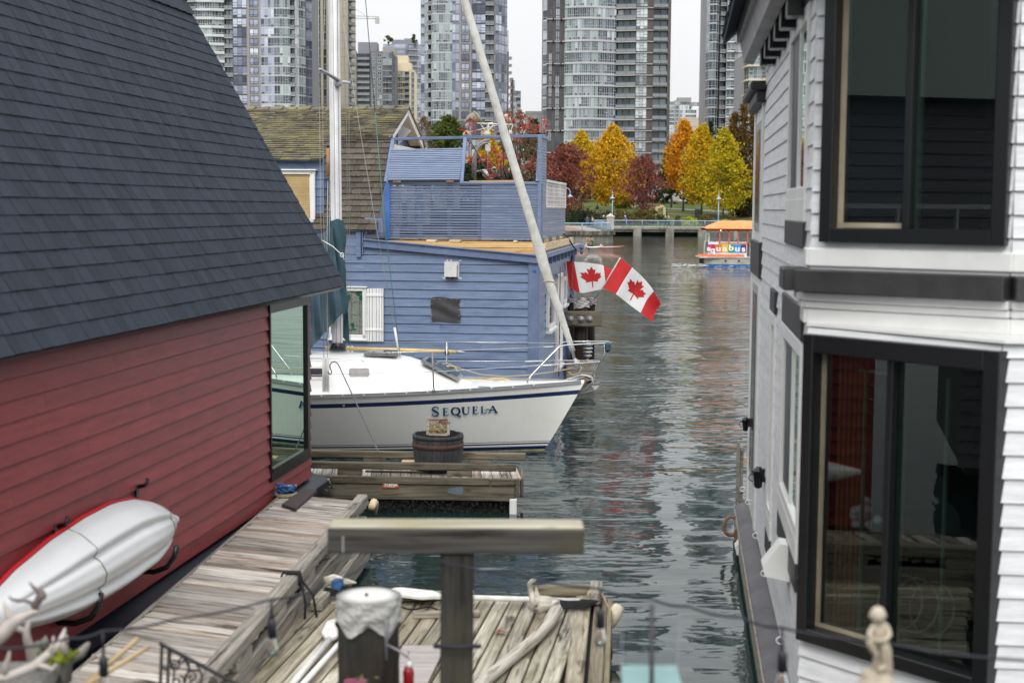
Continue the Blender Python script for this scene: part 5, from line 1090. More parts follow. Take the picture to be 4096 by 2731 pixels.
mb = MB(); c = G(2005, 2534, ZR+.01); mb.add([c+V((-.07, 0, .0)), c+V((-.02, .06, .03)), c+V((.06, .0, .01)), c+V((0, -.04, .035)), c+V((.09, -.03, .02))], [(0, 1, 3), (1, 2, 3), (2, 4, 3)]); tag(mb.build('dead_leaf', 'dry_red'), 'curled brown leaf on the raft planks', 'leaf')
# pile with a torn cover
pc = P(1474, 2380, 8.0); t = thing('mooring_pile', 'dark mooring pile with a torn pale cover in front of the raft', 'pile', (pc.x, pc.y, -1)); pr_ = .172
mb = MB(); n = 26; vs = []
for k in range(13):
    z = -1+(pc.z+.98)*k/12
    for j in range(n): a = 2*math.pi*j/n; r_ = pr_*(1+.035*math.sin(j*2.1)+.02*math.sin(j*5+k)); vs.append(V((pc.x+r_*math.cos(a), pc.y+r_*math.sin(a), z)))
mb.add(vs, [(k*n+j, k*n+(j+1) % n, (k+1)*n+(j+1) % n, (k+1)*n+j) for k in range(12) for j in range(n)], 0, .5, [V((a.z, (a.x-pc.x)*.25, (a.y-pc.y)*.25)) for a in vs]); mb.build('post', 'pile_wood', t)
mb = MB(); n = 60; rows = []
low = [.125+.075*abs(math.sin(j*.26+.6))**1.5+.012*rnd.random() for j in range(n)]
vs = []
for k in range(7):
    for j in range(n):
        a = 2*math.pi*j/n; r_ = pr_+.012+.007*math.sin(j*.7+k*1.7)*(k > 0)+.005*rnd.random()
        vs.append(V((pc.x+r_*math.cos(a), pc.y+r_*math.sin(a), pc.z-low[j]*k/6)))
mb.add(vs, [(k*n+j, (k+1)*n+j, (k+1)*n+(j+1) % n, k*n+(j+1) % n) for k in range(6) for j in range(n)], 0, .5, None, False)
mb.lathe((pc.x, pc.y, pc.z), [(pr_+.012, 0), (.10, .012), (.001, .02)], 30, 1); mb.build('torn_cover', ['tarp_cap', 'tarp_top'], t)
mb = MB(); mb.ball((pc.x-.005, pc.y-.06, pc.z+.02), .011, n=6); mb.build('nail', 'black_gloss', t)
hb = V((pc.x+.115, pc.y-.15, pc.z-.21)); t = thing('hanging_feeder', 'red glass tube hanging from a bracket on the capped pile', 'feeder', hb+V((.1, 0, -.4)))
mb = MB(); mb.tube([hb+Z*.12, hb-Z*.12], .011, 6); mb.tube([hb-Z*.03, hb+V((.07, -.02, -.06)), hb+V((.125, -.03, -.095)), hb+V((.13, -.03, -.06))], .008, 6); mb.build('bracket', 'arch_metal', t)
mb = MB(); mb.tube([hb+V((.13, -.03, -.07)), hb+V((.132, -.03, -.115))], .006, 5); mb.lathe(hb+V((.132, -.03, -.13)), [(.006, .015), (.018, 0), (.02, -.02)], 10); mb.build('hanger', 'white_plastic', t)
mb = MB(); mb.lathe(hb+V((.128, -.03, -.16)), [(.02, .015), (.032, -.02), (.03, -.08), (.03, -.36)], 14); mb.build('tube', 'red_glassy', t)
# T shaped post
a, b = P(1312, 2150, 7.0), P(2336, 2154, 7.0)
t = thing('clothes_post', 'T shaped weathered timber post standing in front of the raft', 'post', ((a.x+b.x)/2, 7.06, -.2))
mb = MB(); mb.beam(a+V((0, .08, -.002)), b+V((0, .08, -.002)), .17, .135, bev=.012); mb.build('crossbeam', 'beam_top_wood', t)
mb = MB(); mb.beam(a+V((0, -.012, -.012)), b+V((0, -.012, -.012)), .028, .125, bev=.006); mb.build('face_board', 'post_wood', t)
c = P(1828, 2300, 7.0); mb = MB(); mb.beam((c.x-.012, 7.07, -.3), (c.x, 7.07, a.z-.07), .165, .14, up=(0, 1, 0), bev=.012); mb.build('post', 'post_wood', t)
mb = MB(); mb.tube([P(1735, 2583, 6.95), P(1828, 2586, 6.93), P(1925, 2583, 6.95)], .012, 6); mb.build('wire_tie', 'cable', t)
mb = MB(); mb.box(P(1372, 2175, 6.97), (.008, .006, .08)); mb.build('paint_drip', 'galvanised', t)
# string lights
def string_light(label, pts, bulbs, Yc):
    W_ = [P(x, y, Yc_) for x, y, Yc_ in pts]; t = thing('string_light', label, 'string light', W_[0]); a = MB()
    cur = []
    for i in range(len(W_)-1):
        for k in range(6): cur.append(W_[i].lerp(W_[i+1], k/6)-Z*.012*math.sin(math.pi*k/6))
    a.tube(cur+[W_[-1]], .0058, 6); a.build('cable', 'cable', t)
    for cx, cy, sy, Yb in bulbs:
        top = P(cx, cy, Yb); s0 = P(cx+3, sy, Yb); g = MB(); q = s0-Z*.055
        g.lathe(q, [(.014, 0), (.018, -.012), (.027, -.045), (.030, -.062), (.024, -.085), (.001, -.096)], 14); o = g.build('bulb', 'bulb_glass', t)
        g = MB(); g.tube([top, s0+Z*.03], .006, 6); g.lathe(q, [(.0, .088), (.010, .085), (.019, .07), (.020, .0), (.016, -.004)], 12); g.build('socket', 'bulb_socket', o)
        g = MB(); g.tube([q-Z*.0, q-Z*.05+V((.004, 0, 0))], .0035, 5); g.tube([q+V((-.006, 0, -.02)), q+V((-.008, 0, -.06))], .002, 4); g.build('filament', 'filament', o)
string_light('string light of clear bulbs sagging over the boardwalk', [(-140, 2602, 5.6), (0, 2592, 5.7), (267, 2552, 5.8), (411, 2523, 5.9), (700, 2474, 6.1), (1085, 2396, 6.4), (1300, 2345, 6.7), (1470, 2250, 6.9), (1560, 2215, 6.98)], [(411, 2523, 2650, 5.9), (1085, 2396, 2500, 6.4)], 6)
string_light('string light of clear bulbs hung from the T post toward the white house', [(1752, 2235, 6.98), (1850, 2262, 6.9), (2080, 2298, 6.7), (2399, 2353, 6.4), (2600, 2391, 6.2), (2755, 2424, 6.0), (2966, 2468, 5.8), (3127, 2509, 5.6), (3503, 2562, 5.3), (4096, 2640, 5.0), (4300, 2665, 4.9)], [(2399, 2353, 2460, 6.4), (3127, 2509, 2630, 5.6)], 6)
# antlers on a textured pedestal
ap = lambda x, y, Y=6.4: P(x*.3067, 2250+y*.3067, Y)
c = ap(500, 1420, 6.6); top_z = ap(600, 1300, 6.9).z
t = MB(); t.box((ap(600, 1300, 6.9).x-.46, 6.5, top_z/2), (1.15, .85, top_z), rotm(-3), bev=.03); tag(t.build('pedestal', 'carpet'), 'grey carpet topped pedestal carrying the antlers', 'pedestal')
def antler(name, label, chains, m_='antler'):
    a = MB()
    for ch in chains:
        a.tube([ap(*q[:2], q[2]) for q in ch], [q[3] for q in ch], 8)
    tag(a.build(name, m_), label, 'antler', 'antlers on the pedestal')
antler('antler', 'upright pale antler with a dark forked top in front of the kayak', [
    [(470, 1340, 6.45, .028), (420, 1250, 6.45, .026), (400, 1150, 6.42, .022), (355, 1000, 6.4, .019), (340, 890, 6.4, .016), (360, 830, 6.4, .012), (378, 760, 6.4, .004)],
    [(345, 900, 6.4, .015), (290, 880, 6.4, .013), (215, 845, 6.38, .013)], [(470, 1340, 6.45, .022), (440, 1200, 6.44, .012), (430, 1100, 6.42, .004)], [(480, 1340, 6.4, .02), (540, 1260, 6.4, .016), (530, 1310, 6.35, .012), (545, 1370, 6.3, .008)]])
antler('antler', 'large pale antler beam reaching up from the left edge', [
    [(-180, 1060, 6.2, .034), (-30, 970, 6.2, .036), (60, 890, 6.2, .034), (150, 790, 6.22, .032), (230, 740, 6.22, .026), (340, 680, 6.24, .018), (420, 645, 6.25, .013), (505, 640, 6.25, .006)],
    [(150, 770, 6.22, .022), (115, 680, 6.22, .016), (75, 580, 6.22, .012), (50, 500, 6.22, .005)], [(345, 680, 6.24, .012), (345, 620, 6.24, .006), (340, 580, 6.24, .002)]])
antler('antler', 'dark brown forked antler tip above the pale beam', [
    [(460, 640, 6.3, .014), (465, 560, 6.3, .016), (520, 450, 6.3, .020), (560, 430, 6.3, .020), (590, 390, 6.3, .008)], [(520, 440, 6.3, .016), (500, 385, 6.3, .012), (430, 310, 6.3, .008), (378, 250, 6.3, .003)],
    [(555, 420, 6.3, .012), (560, 370, 6.3, .007), (525, 305, 6.3, .003)], [(520, 400, 6.3, .008), (508, 330, 6.3, .003)], [(455, 580, 6.3, .014), (410, 520, 6.3, .010), (320, 490, 6.3, .009), (230, 492, 6.3, .008), (160, 480, 6.3, .007), (112, 430, 6.3, .003)]], 'antler_brown')
antler('antler', 'low pale antler lying across the pedestal with its tip up right', [
    [(-60, 1500, 6.1, .016), (60, 1500, 6.1, .020), (250, 1430, 6.15, .022), (450, 1340, 6.2, .022), (620, 1200, 6.3, .020), (740, 1080, 6.35, .016), (800, 990, 6.4, .013), (850, 860, 6.45, .006)], [(640, 1180, 6.3, .014), (690, 1050, 6.32, .009), (698, 950, 6.34, .003)],
    [(60, 1490, 6.1, .014), (70, 1330, 6.1, .012), (110, 1240, 6.1, .010), (125, 1150, 6.1, .004)], [(480, 1330, 6.2, .014), (580, 1350, 6.2, .012), (690, 1390, 6.2, .009), (735, 1310, 6.2, .004)]])
antler('antler', 'small grey skull plate with a broken antler stub', [[(800, 1040, 6.5, .02), (830, 1100, 6.5, .024), (845, 1160, 6.5, .014), (865, 1200, 6.5, .008)], [(860, 1050, 6.5, .012), (878, 990, 6.5, .008), (862, 930, 6.5, .003)]])
for pts, lab in (([(860, 1290, 6.8), (1060, 1170, 6.8), (1150, 1080, 6.8)], 'grey flat stone leaning right of the moss'), ([(500, 1060, 6.8), (560, 1020, 6.8), (620, 1120, 6.8)], 'grey rounded stone behind the moss')):
    a = MB(); w_ = [ap(*q) for q in pts]; a.tube([w_[0]-Z*.1, w_[0], w_[1], w_[2]+Z*.01], [.05, .06, .055, .025], 9, flat=.45); tag(a.build('stone', 'stone_grey'), lab, 'stone')
a = MB(); c = ap(760, 1215, 6.7)
for i in range(160): a.ball(c+V((rnd.gauss(0, .035), rnd.gauss(0, .02), rnd.gauss(0, .012))), rnd.uniform(.008, .016), n=4)
tag(a.build('moss', 'moss'), 'clump of bright green moss between the stones', 'moss')
for p0, p1, lab in (((2000, 480), (1560, 1100), ''),): pass
for a_, b_, lab in ((ap(1060, 1568, 6.7)-V((.12, .1, .12)), ap(1800, 985, 7.0), 'upper bamboo stick leaning over the boardwalk'), (ap(1150, 1500, 6.65)-V((.12, .1, .09)), ap(1930, 1095, 6.95), 'lower bamboo stick leaning over the boardwalk')):
    a = MB(); n = 8; a.tube([a_.lerp(b_, i/n) for i in range(n+1)], [.012 if i % 2 else .0135 for i in range(n+1)], 7); tag(a.build('bamboo_stick', 'bamboo'), lab, 'stick', 'bamboo sticks')
# wrought iron stair rail
ip = lambda x, y: P(x*.6576, 1700+y*.6576, 7.2)
t = thing('iron_railing', 'black wrought iron stair railing with scrolls', 'railing', ip(1100, 1900))
a = MB(); a.tube([ip(968, 1322), ip(985, 1332), ip(1430, 1568), ip(1700, 1712)], .011, 6); a.build('handrail', 'black_iron', t)
a = MB()
for x0, y0, x1 in ((985, 1332, 955), (1028, 1358, 1002), (1560, 1640, 1545)): a.tube([ip(x0, y0), ip(x1, 2100)], .0095, 6)
a.tube([ip(972, 1462), ip(1022, 1490)], .008, 5); a.tube([ip(945, 1760), ip(1560, 2060)], .010, 5); a.build('frame', 'black_iron', t)
def scroll(cx, cy, r0, turns, a0, sg=1):
    return [ip(cx+(r0*(1-k/40*.85))*math.cos(a0+sg*k/40*turns*6.28), cy+(r0*(1-k/40*.85))*math.sin(a0+sg*k/40*turns*6.28)) for k in range(41)]
for cx, cy, r0, tu, a0, sg in ((1062, 1462, 34, 1.5, -1.9, 1), (1110, 1432, 30, 1.4, .8, -1), (1080, 1560, 44, 1.5, -1.2, 1), (1165, 1530, 40, 1.5, 2.4, 1), (1200, 1620, 46, 1.4, .4, -1), (1290, 1570, 34, 1.4, -2, 1), (1110, 1690, 46, 1.4, 2, 1)):
    a = MB(); a.tube(scroll(cx, cy, r0, tu, a0, sg), .0055, 5); a.build('scroll', 'black_iron', t)
for pts in ([(1040, 1365), (1035, 1420), (1060, 1500), (1048, 1600)], [(1130, 1410), (1150, 1480), (1120, 1560), (1150, 1640)], [(1190, 1440), (1230, 1520), (1215, 1600), (1260, 1680)], [(1060, 1380), (1100, 1390), (1150, 1450), (1150, 1500)]):
    a = MB(); a.tube([ip(*q) for q in pts], .0055, 5); a.build('scroll', 'black_iron', t)
# clear box on a pole
q = lambda x, y, Y=5.0: P(2300+x*.3189, 2231+y*.3189, Y)
t = thing('clear_box', 'clear acrylic box with a teal base on a dark pole', 'feeder', q(960, 2300))
a = MB(); a.tube([q(962, 585, 4.88), q(962, 2600, 4.88)], .0085, 8); a.build('pole', 'charcoal', t)
p0, p1 = q(590, 1410), q(1305, 740); wx = p1.x-p0.x
a = MB(); a.box(((p0.x+p1.x)/2, 5.03, (p0.z+p1.z)/2), (wx, .004, p1.z-p0.z)); a.build('clear_pane', 'clear_glass', t)
a = MB(); 
for s_ in (p0.x, p1.x): a.box((s_, 5.02, (p0.z+p1.z)/2), (.0025, .006, p1.z-p0.z))
a.box(((p0.x+p1.x)/2, 5.02, p1.z), (wx, .006, .0015)); a.build('side_pane', 'acrylic_edge', t)
a = MB(); a.prism([V((p0.x, 5.07, p0.z)), V((p1.x, 5.07, p0.z)), V((p1.x+.02, 4.9, p0.z-.07)), V((p0.x+.0, 4.9, p0.z-.07))], -Z*.03); a.build('base', 'teal_plastic', t)
# statue of a seated child
sp = lambda x, y, Y=5.0: P(3250+x*.2429, 2350+y*.2429, Y)
def statue():
    J = {'pel': (1110, 960), 'ab': (1110, 830), 'ch': (1110, 660), 'nk': (1095, 560), 'hd': (1080, 470), 'top': (1075, 390), 'sl': (990, 650), 'el': (930, 770), 'wl': (1010, 850), 'hl': (1110, 870), 'sr': (1225, 630), 'er': (1270, 780), 'wr': (1180, 870), 'hr': (1010, 870),
         'il': (1040, 1000), 'kl': (930, 880), 'al': (1040, 1080), 'fl': (1070, 1130), 'ir': (1190, 1000), 'kr': (1190, 960), 'ar': (1190, 1290), 'fr': (1080, 1360)}
    D = {'el': -.03, 'wl': -.05, 'hl': -.06, 'er': -.03, 'wr': -.05, 'hr': -.06, 'kl': -.06, 'al': -.055, 'fl': -.06, 'kr': -.05, 'ar': -.045, 'fr': -.07, 'hd': -.012, 'top': -.01}
    Rr = dict(pel=.030, ab=.026, ch=.026, nk=.013, hd=.026, top=.022, sl=.013, el=.011, wl=.010, hl=.009, sr=.013, er=.011, wr=.010, hr=.009, il=.022, kl=.016, al=.011, fl=.009, ir=.024, kr=.020, ar=.013, fr=.010)
    E = [('pel', 'ab'), ('ab', 'ch'), ('ch', 'nk'), ('nk', 'hd'), ('hd', 'top'), ('ch', 'sl'), ('sl', 'el'), ('el', 'wl'), ('wl', 'hl'), ('ch', 'sr'), ('sr', 'er'), ('er', 'wr'), ('wr', 'hr'), ('pel', 'il'), ('il', 'kl'), ('kl', 'al'), ('al', 'fl'), ('pel', 'ir'), ('ir', 'kr'), ('kr', 'ar'), ('ar', 'fr')]
    b0 = sp(1060, 1560); nm = list(J); me = bpy.data.meshes.new('figure'); me.from_pydata([sp(*J[k], 5.0+D.get(k, 0))-b0 for k in nm], [(nm.index(a), nm.index(b)) for a, b in E], [])
    ob = bpy.data.objects.new('figure', me); C.objects.link(ob); ob.modifiers.new('s', 'SKIN'); sb = ob.modifiers.new('d', 'SUBSURF'); sb.levels = 2; sb.render_levels = 2
    for i, k in enumerate(nm): me.skin_vertices[0].data[i].radius = (Rr[k], Rr[k]); me.skin_vertices[0].data[i].use_root = k == 'pel'
    dg = bpy.context.evaluated_depsgraph_get(); m2 = bpy.data.meshes.new_from_object(ob.evaluated_get(dg)); bpy.data.objects.remove(ob)
    m2.materials.append(MT['statue_stone']); m2.polygons.foreach_set('use_smooth', [True]*len(m2.polygons))
    t = thing('statue', 'cream stone statue of a seated child with folded arms', 'statue', b0)
    o = bpy.data.objects.new('figure', m2); C.objects.link(o); o.parent = t
    a = MB(); h = sp(1075, 440, 4.985); a.ball(h, .0285, 1, 1.05, 1.08, n=12); a.ball(h+V((.002, -.027, -.006)), .006, n=6)
    for s_ in (-1, 1): a.ball(h+V((.028*s_, 0, -.004)), .007, .5, 1, 1.2, n=6); a.ball(h+V((.010*s_+.002, -.026, .001)), .0045, n=6)
    a.build('head', 'statue_stone', t)
    a = MB(); c = sp(1040, 1420); a.lathe(V((c.x+.004, 5.0, c.z)), [(.040, .016), (.050, .010), (.056, 0), (.056, -.018), (.064, -.022), (.070, -.04), (.085, -.075), (.09, -.11)], 20, sy=.9)
    a.lathe(sp(1150, 1250), [(.03, .06), (.036, 0), (.038, -.05)], 14); a.build('plinth', 'statue_stone', t)
    c = sp(1040, 1420); a = MB(); a.box((c.x, 5.0, c.z-.11-.9), (.2, .2, 1.8), bev=.01); tag(a.build('railing_post', 'beam_top_wood'), 'timber railing post under the stone statue', 'post')
statue()
# flowering plant poking into the frame
c = P(1405, 2735, 7.3); t = thing('flowering_plant', 'small pink flowering plant at the bottom of the capped pile', 'plant', c-Z*.3); a = MB()
for i in range(60):
    p_ = c+V((rnd.gauss(0, .07), rnd.gauss(0, .05), -.03+rnd.gauss(0, .025))); d = V((rnd.gauss(0, 1), rnd.gauss(0, 1), rnd.gauss(0, 1))).normalized()*.02; u_ = d.orthogonal().normalized()*.008; a.add([p_-d, p_+u_, p_+d, p_-u_], [(0, 1, 2, 3)])
a.build('leaves', 'herb_leaf', t); a = MB()
for i in range(5):
    p_ = c+V((-.02+.02*i, 0, .008+rnd.uniform(-.01, .01)))
    for k in range(5): q_ = 6.28*k/5; a.ball(p_+V((.012*math.cos(q_), -.006, .012*math.sin(q_))), .008, 1, .5, 1, n=4)
a.build('flower', 'pink_petal', t); a = MB(); a.tube([c-Z*.3, c-Z*.02], .006, 5); a.build('stem', 'herb_leaf', t)
# ------------------------------------------------------------------ sailboat
ba = R(4.6); BA = V((-math.cos(ba), math.sin(ba), 0)); BN = V((-math.sin(ba), -math.cos(ba), 0)); B00 = G(2177, 1800, 0); B00 = V((B00.x, B00.y, 0))
def bp_(s, d, z): return B00 + BA*s + BN*d + Z*z        # s aft of the stem, d toward the camera side, z up
LB = 9.4
def sheer(s): return 1.045 + .15*max(0, (4.6-s)/5.2)**1.4
def hb(s): q = max(0, (s+.68)/6.6); return 1.62*(1-max(0, 1-q)**2.3)*(1 if s < 6 else 1-.03*(s-6)**1.6)
def hw(s): q = max(0, s/6.4); return 1.12*(1-max(0, 1-q)**1.75)*(1 if s < 6 else 1-.05*(s-6)**1.5)
def hull(t, z, side):
    zs = sheer(-.68+t*(LB+.68)); st = -.68*max(0, z/1.19)**.97 if z > 0 else .15*(-z); s = st+t*(LB-st); zz = min(z, zs)
    k = max(0, z)/zs; w_ = hw(s)*(1 if z >= 0 else 1+z*.9)
    wd = w_ + (hb(s)-hw(s))*k**.85; wd = max(wd, .012)
    return bp_(s, side*wd, z)
boat = thing('sailboat', 'white sailboat with navy stripes named SEQUELA beside the blue house', 'sailboat', bp_(4, 0, -.3))
zr = [(-.35, 0), (0, 1), (.027, 2), (.09, 3), (.125, 2), (.15, 3), (.172, 2), (.182, 3)]
NT = 46; ts = [(i/NT)**1.35 for i in range(NT+1)]
mb = MB()
for side in (1, -1):
    rows = [z for z, _ in zr] + ['a', 'b', 'c']; mats_ = [m_ for _, m_ in zr] + [2, 3]; vs = []
    rows = [z for z, _ in zr] + [.45, .7, 'a', 'b', 'c']; mats_ = [0, 1, 2, 3, 2, 3, 2, 3, 3, 3, 2, 3]
    for rr in rows:
        for t in ts:
            zs = sheer(-.68+t*(LB+.68)); z = {'a': zs-.195, 'b': zs-.12, 'c': zs}.get(rr, rr); vs.append(hull(t, z, side))
    n = NT+1; fs = []
    for k in range(len(rows)-1):
        f = [(k*n+i, k*n+i+1, (k+1)*n+i+1, (k+1)*n+i) for i in range(NT)]
        if side > 0: f = [q[::-1] for q in f]
        b0 = len(mb.v) if k == 0 else b0
        if k == 0: mb.add(vs, f, mats_[k], .5, None, True)
        else:
            for q in f: mb.f.append([b0+i for i in q]); mb.m.append(mats_[k]); mb.t.append(.5); mb.s.append(True)
mb.add([hull(1, z, sd) for z in (-.35, .4, sheer(LB)) for sd in (1, -1)], [(0, 1, 3, 2), (2, 3, 5, 4)], 3, .5)
hullo = mb.build('hull', ['antifoul', 'hull_scum', 'boat_navy', 'hull_white'], boat)
mb = MB(); mb.grid(lambda a, b: (lambda t: (lambda p, q: p.lerp(q, b)+Z*(.05*math.sin(math.pi*b)-.004))(hull(t, sheer(-.68+t*(LB+.68)), 1), hull(t, sheer(-.68+t*(LB+.68)), -1)))(a**1.3), 36, 8)
mb.build('deck', 'gelcoat', boat)
for side in (1, -1):
    mb = MB(); pts = [hull(t, sheer(-.68+t*(LB+.68)), side)+BN*(-.012*side) for t in ts[1:]]
    for p, q in zip(pts[:-1], pts[1:]): mb.beam(p+Z*.022, q+Z*.022, .028, .046)
    for p, q in zip(pts[:-1], pts[1:]): mb.beam(p+BN*.022*side-Z*.004, q+BN*.022*side-Z*.004, .02, .016)
    s = .15
    while s < 8:
        t = (s+.68)/(LB+.68); mb.ball(hull(t, sheer(s), side)+BN*(.004*side)+Z*.026, .014, 1, .4, 1, 1, n=6); s += .343
    mb.build('toe_rail', ['alloy', 'letter_white'], boat)
# coachroof
CS = [(9.0, 1.1, .9, 1.62, 1.74), (6.0, 1.05, .86, 1.61, 1.73), (3.9, .98, .78, 1.565, 1.68), (3.0, .92, .70, 1.55, 1.665), (2.5, .86, .64, 1.53, 1.64), (2.25, .80, .54, 1.47, 1.59), (1.9, .70, .42, 1.33, 1.41), (1.5, .52, .27, 1.20, 1.24), (1.15, .3, .12, 1.13, 1.15)]
def csec(j):
    s, wb, wt, ze, zc = CS[j]; zd = sheer(s)+.02
    return [bp_(s, wb+.05, zd-.02), bp_(s, wb, zd+.03), bp_(s, wt+.035, ze-.045), bp_(s, wt-.02, ze), bp_(s, wt*.5, (ze*.3+zc*.7)), bp_(s, 0, zc), bp_(s, -wt*.5, (ze*.3+zc*.7)), bp_(s, -wt+.02, ze), bp_(s, -wt-.035, ze-.045), bp_(s, -wb, zd+.03), bp_(s, -wb-.05, zd-.02)]
mb = MB(); vs = sum([csec(j) for j in range(len(CS))], []); m_ = 11
mb.add(vs, [(j*m_+i, j*m_+i+1, (j+1)*m_+i+1, (j+1)*m_+i) for j in range(len(CS)-1) for i in range(m_-1)], 0, .5, None, True)
cab = mb.build('coachroof', 'gelcoat', boat); sm = cab.modifiers.new('s', 'SUBSURF'); sm.levels = 1; sm.render_levels = 1
def cside(s, z):   # on the near cabin side
    for j in range(len(CS)-1):
        a, b = CS[j], CS[j+1]
        if a[0] >= s >= b[0]:
            k = (a[0]-s)/(a[0]-b[0]); wb, wt, ze = [a[i]+(b[i]-a[i])*k for i in (1, 2, 3)]; zd = sheer(s)+.05
            return bp_(s, wb+(wt+.035-wb)*(z-zd)/(ze-.045-zd), z)
def port(x0, x1, y0, y1, label):
    def at(x, y):
        p = P(x, y, 24.1)
        for _ in range(4):
            s = (B00.x-p.x)/math.cos(ba); q = cside(max(1.6, min(8.9, s)), p.z); p = P(x, y, q.y)
        return p
    a, b, c, d = at(x0, y1), at(x1, y1), at(x1, y0), at(x0, y0); n_ = (b-a).cross(d-a).normalized()
    ctr = (a+b+c+d)/4; u = ((b-a)+(c-d))/2; v = ((d-a)+(c-b))/2
    def rr(su, sv, r_, off):
        pts = []
        for cx_, cy_, a0 in ((1, -1, -90), (1, 1, 0), (-1, 1, 90), (-1, -1, 180)):
            for k in range(5):
                q = R(a0+k*22.5); lu, lv = u.length/2*su, v.length/2*sv; pts.append(ctr + u.normalized()*((lu-r_)*cx_+r_*math.cos(q)) + v.normalized()*((lv-r_)*cy_+r_*math.sin(q)) + n_*off)
        return pts
    f = MB(); f.prism(rr(1, 1, .05, -.01), n_*.022); o = f.build('porthole', 'gelcoat', boat)
    g = MB(); g.prism(rr(.80, .60, .03, .006), n_*.010); g.build('pane', 'port_dark', o)
    g = MB(); ring = rr(.83, .66, .032, .014); g.tube(ring+[ring[0]], .006, 5)
    for k in (-.65, -.38, .38, .65):
        for sv in (.82, -.82): g.ball(ctr+u*.5*k*1.1+v*.5*sv+n_*.013, .006, n=4)
    g.build('rim', 'white_plastic', o)
port(1387, 1487, 1464, 1517, ''); port(1210, 1306, 1464, 1517, '')
def slab(pts, th, m_, name, parent, lens=None):
    a = MB(); n_ = (pts[1]-pts[0]).cross(pts[3]-pts[0]).normalized(); a.prism(pts, n_*th); o = a.build(name, m_, parent)
    if lens:
        c = sum(pts, V((0, 0, 0)))/4; q = [c+(p-c)*.84+n_*(th+.001) for p in pts]; a = MB(); a.prism(q, n_*.006); a.build('lens', lens, o)
        return o, c, n_
    return o
def hatch(s0, s1, d0, d1, zf, th=.055):
    pts = [bp_(s0, d0, zf(s0)), bp_(s1, d0, zf(s1)), bp_(s1, d1, zf(s1)), bp_(s0, d1, zf(s0))]
    o, c, n_ = slab(pts, th, 'alloy', 'hatch', boat, 'acrylic_dark'); a = MB()
    for k in (.3, .7): p = pts[0].lerp(pts[1], k)+n_*(th+.01); a.box(p, (.05, .05, .03))
    a.build('latch', 'steel', o); return o
hatch(3.12, 2.55, .36, -.18, lambda s: 1.645)
hatch(2.13, 1.48, .33, -.25, lambda s: 1.235+(s-1.5)*.50)
# mast and its gear
m0, m1 = P(1350.5, 1393, 24.9), P(1336, 0, 24.9); md_ = (m1-m0); mtop = m0+md_*2.1
mast = MB()
ov = [(.098*math.cos(R(a)), .062*math.sin(R(a))) for a in range(0, 360, 15)]
for p, q in ((m0, mtop),): mast.add([p+V((x, y, 0)) for x, y in ov]+[q+V((x, y, 0)) for x, y in ov], [(i, (i+1) % 24, 24+(i+1) % 24, 24+i) for i in range(24)]+[list(range(24, 48))], 0, .5, None, True)
mo = mast.build('mast', 'mast_alloy', boat)
mb = MB()
for dx in (-.012, .062): mb.beam(m0+V((dx, -.061+.012*(dx > 0), 0)), mtop+V((dx, -.061+.012*(dx > 0), 0)), .006, .006)
mb.build('groove', 'port_dark', mo)
mb = MB(); mb.lathe(m0-Z*.02, [(.15, -.02), (.14, .05), (.12, .10), (.11, .12)], 14, sy=.8); mb.build('boot', 'black_gloss', mo)
def stick(name, pts, r, m_, par=boat, n=6): a = MB(); a.tube(pts, r, n); return a.build(name, m_, par)
sp0 = P(1360, 326, 24.83)
stick('spreader', [sp0, P(1318, 300, 24.35), P(1278, 278, 23.9)], [.035, .032, .03], 'alloy', mo, 8); a = MB(); a.box(P(1352, 330, 24.8), (.13, .16, .14), bev=.03); a.build('bracket', 'alloy', mo)
stick('spreader', [P(1358, 328, 24.98), P(1398, 331, 25.9)], [.03, .025], 'mast_alloy', mo, 8)
stick('reel', [P(1312, 592, 24.6), P(1312, 708, 24.6)], .027, 'orange_tube', mo, 10); stick('reel_end', [P(1312, 575, 24.6), P(1312, 592, 24.6)], .03, 'port_dark', mo, 8); stick('reel_end', [P(1312, 708, 24.6), P(1311, 722, 24.6)], [.03, .012], 'port_dark', mo, 8)
L_ = [([P(1296, 1440, 23.5), P(1283, 863, 23.6), P(1276, 278, 23.9), P(1268, -700, 24.3)], .005, 'wire'), ([P(1311, 1440, 23.5), P(1294, 863, 23.6), P(1290, 300, 24.0), P(1320, -700, 24.6)], .004, 'wire'),
      ([P(1389, 1388, 26.2), P(1388, 600, 26.1), P(1380, 300, 25.6), P(1345, -900, 25)], .005, 'wire'), ([P(1402, 1388, 26.2), P(1396, 600, 26.1), P(1397, 331, 25.9), P(1356, -900, 25.2)], .005, 'wire'),
      ([P(1312, 575, 24.6), P(1313, 300, 24.7), P(1325, -500, 24.85)], .0065, 'wire'), ([P(1311, 722, 24.6), P(1308, 1000, 24.55), P(1310, 1400, 24.5)], .0065, 'wire'), ([P(1318, 700, 24.7), P(1316, 1390, 24.7)], .004, 'wire'),
      ([P(1355, -20, 24.85), P(1423, 417, 24.8), P(1503, 899, 24.7), P(1578, 1312, 24.5)], .0055, 'wire'), ([P(1600, 1425, 24.3), P(1539, 899, 24.6), P(1500, 448, 24.75)], .0075, 'green_line'), ([P(1500, 448, 24.75), P(1462, 0, 24.85), P(1400, -800, 24.9)], .0075, 'violet_line')]
for pts, r_, m_ in L_: stick('rigging_line', pts, r_, m_, boat, 5)
stick('stay_cover', [P(1578, 1310, 24.5), P(1600, 1428, 24.5)], .022, 'white_plastic', boat, 8)
for x in (1296, 1311): stick('shroud_cover', [P(x, 1566, 23.55), P(x, 1430, 23.52)], .03, 'white_plastic', boat, 10)
for x in (1393, 1408): stick('shroud_cover', [P(x, 1450, 26.2), P(x, 1383, 26.2)], .022, 'white_plastic', boat, 8)
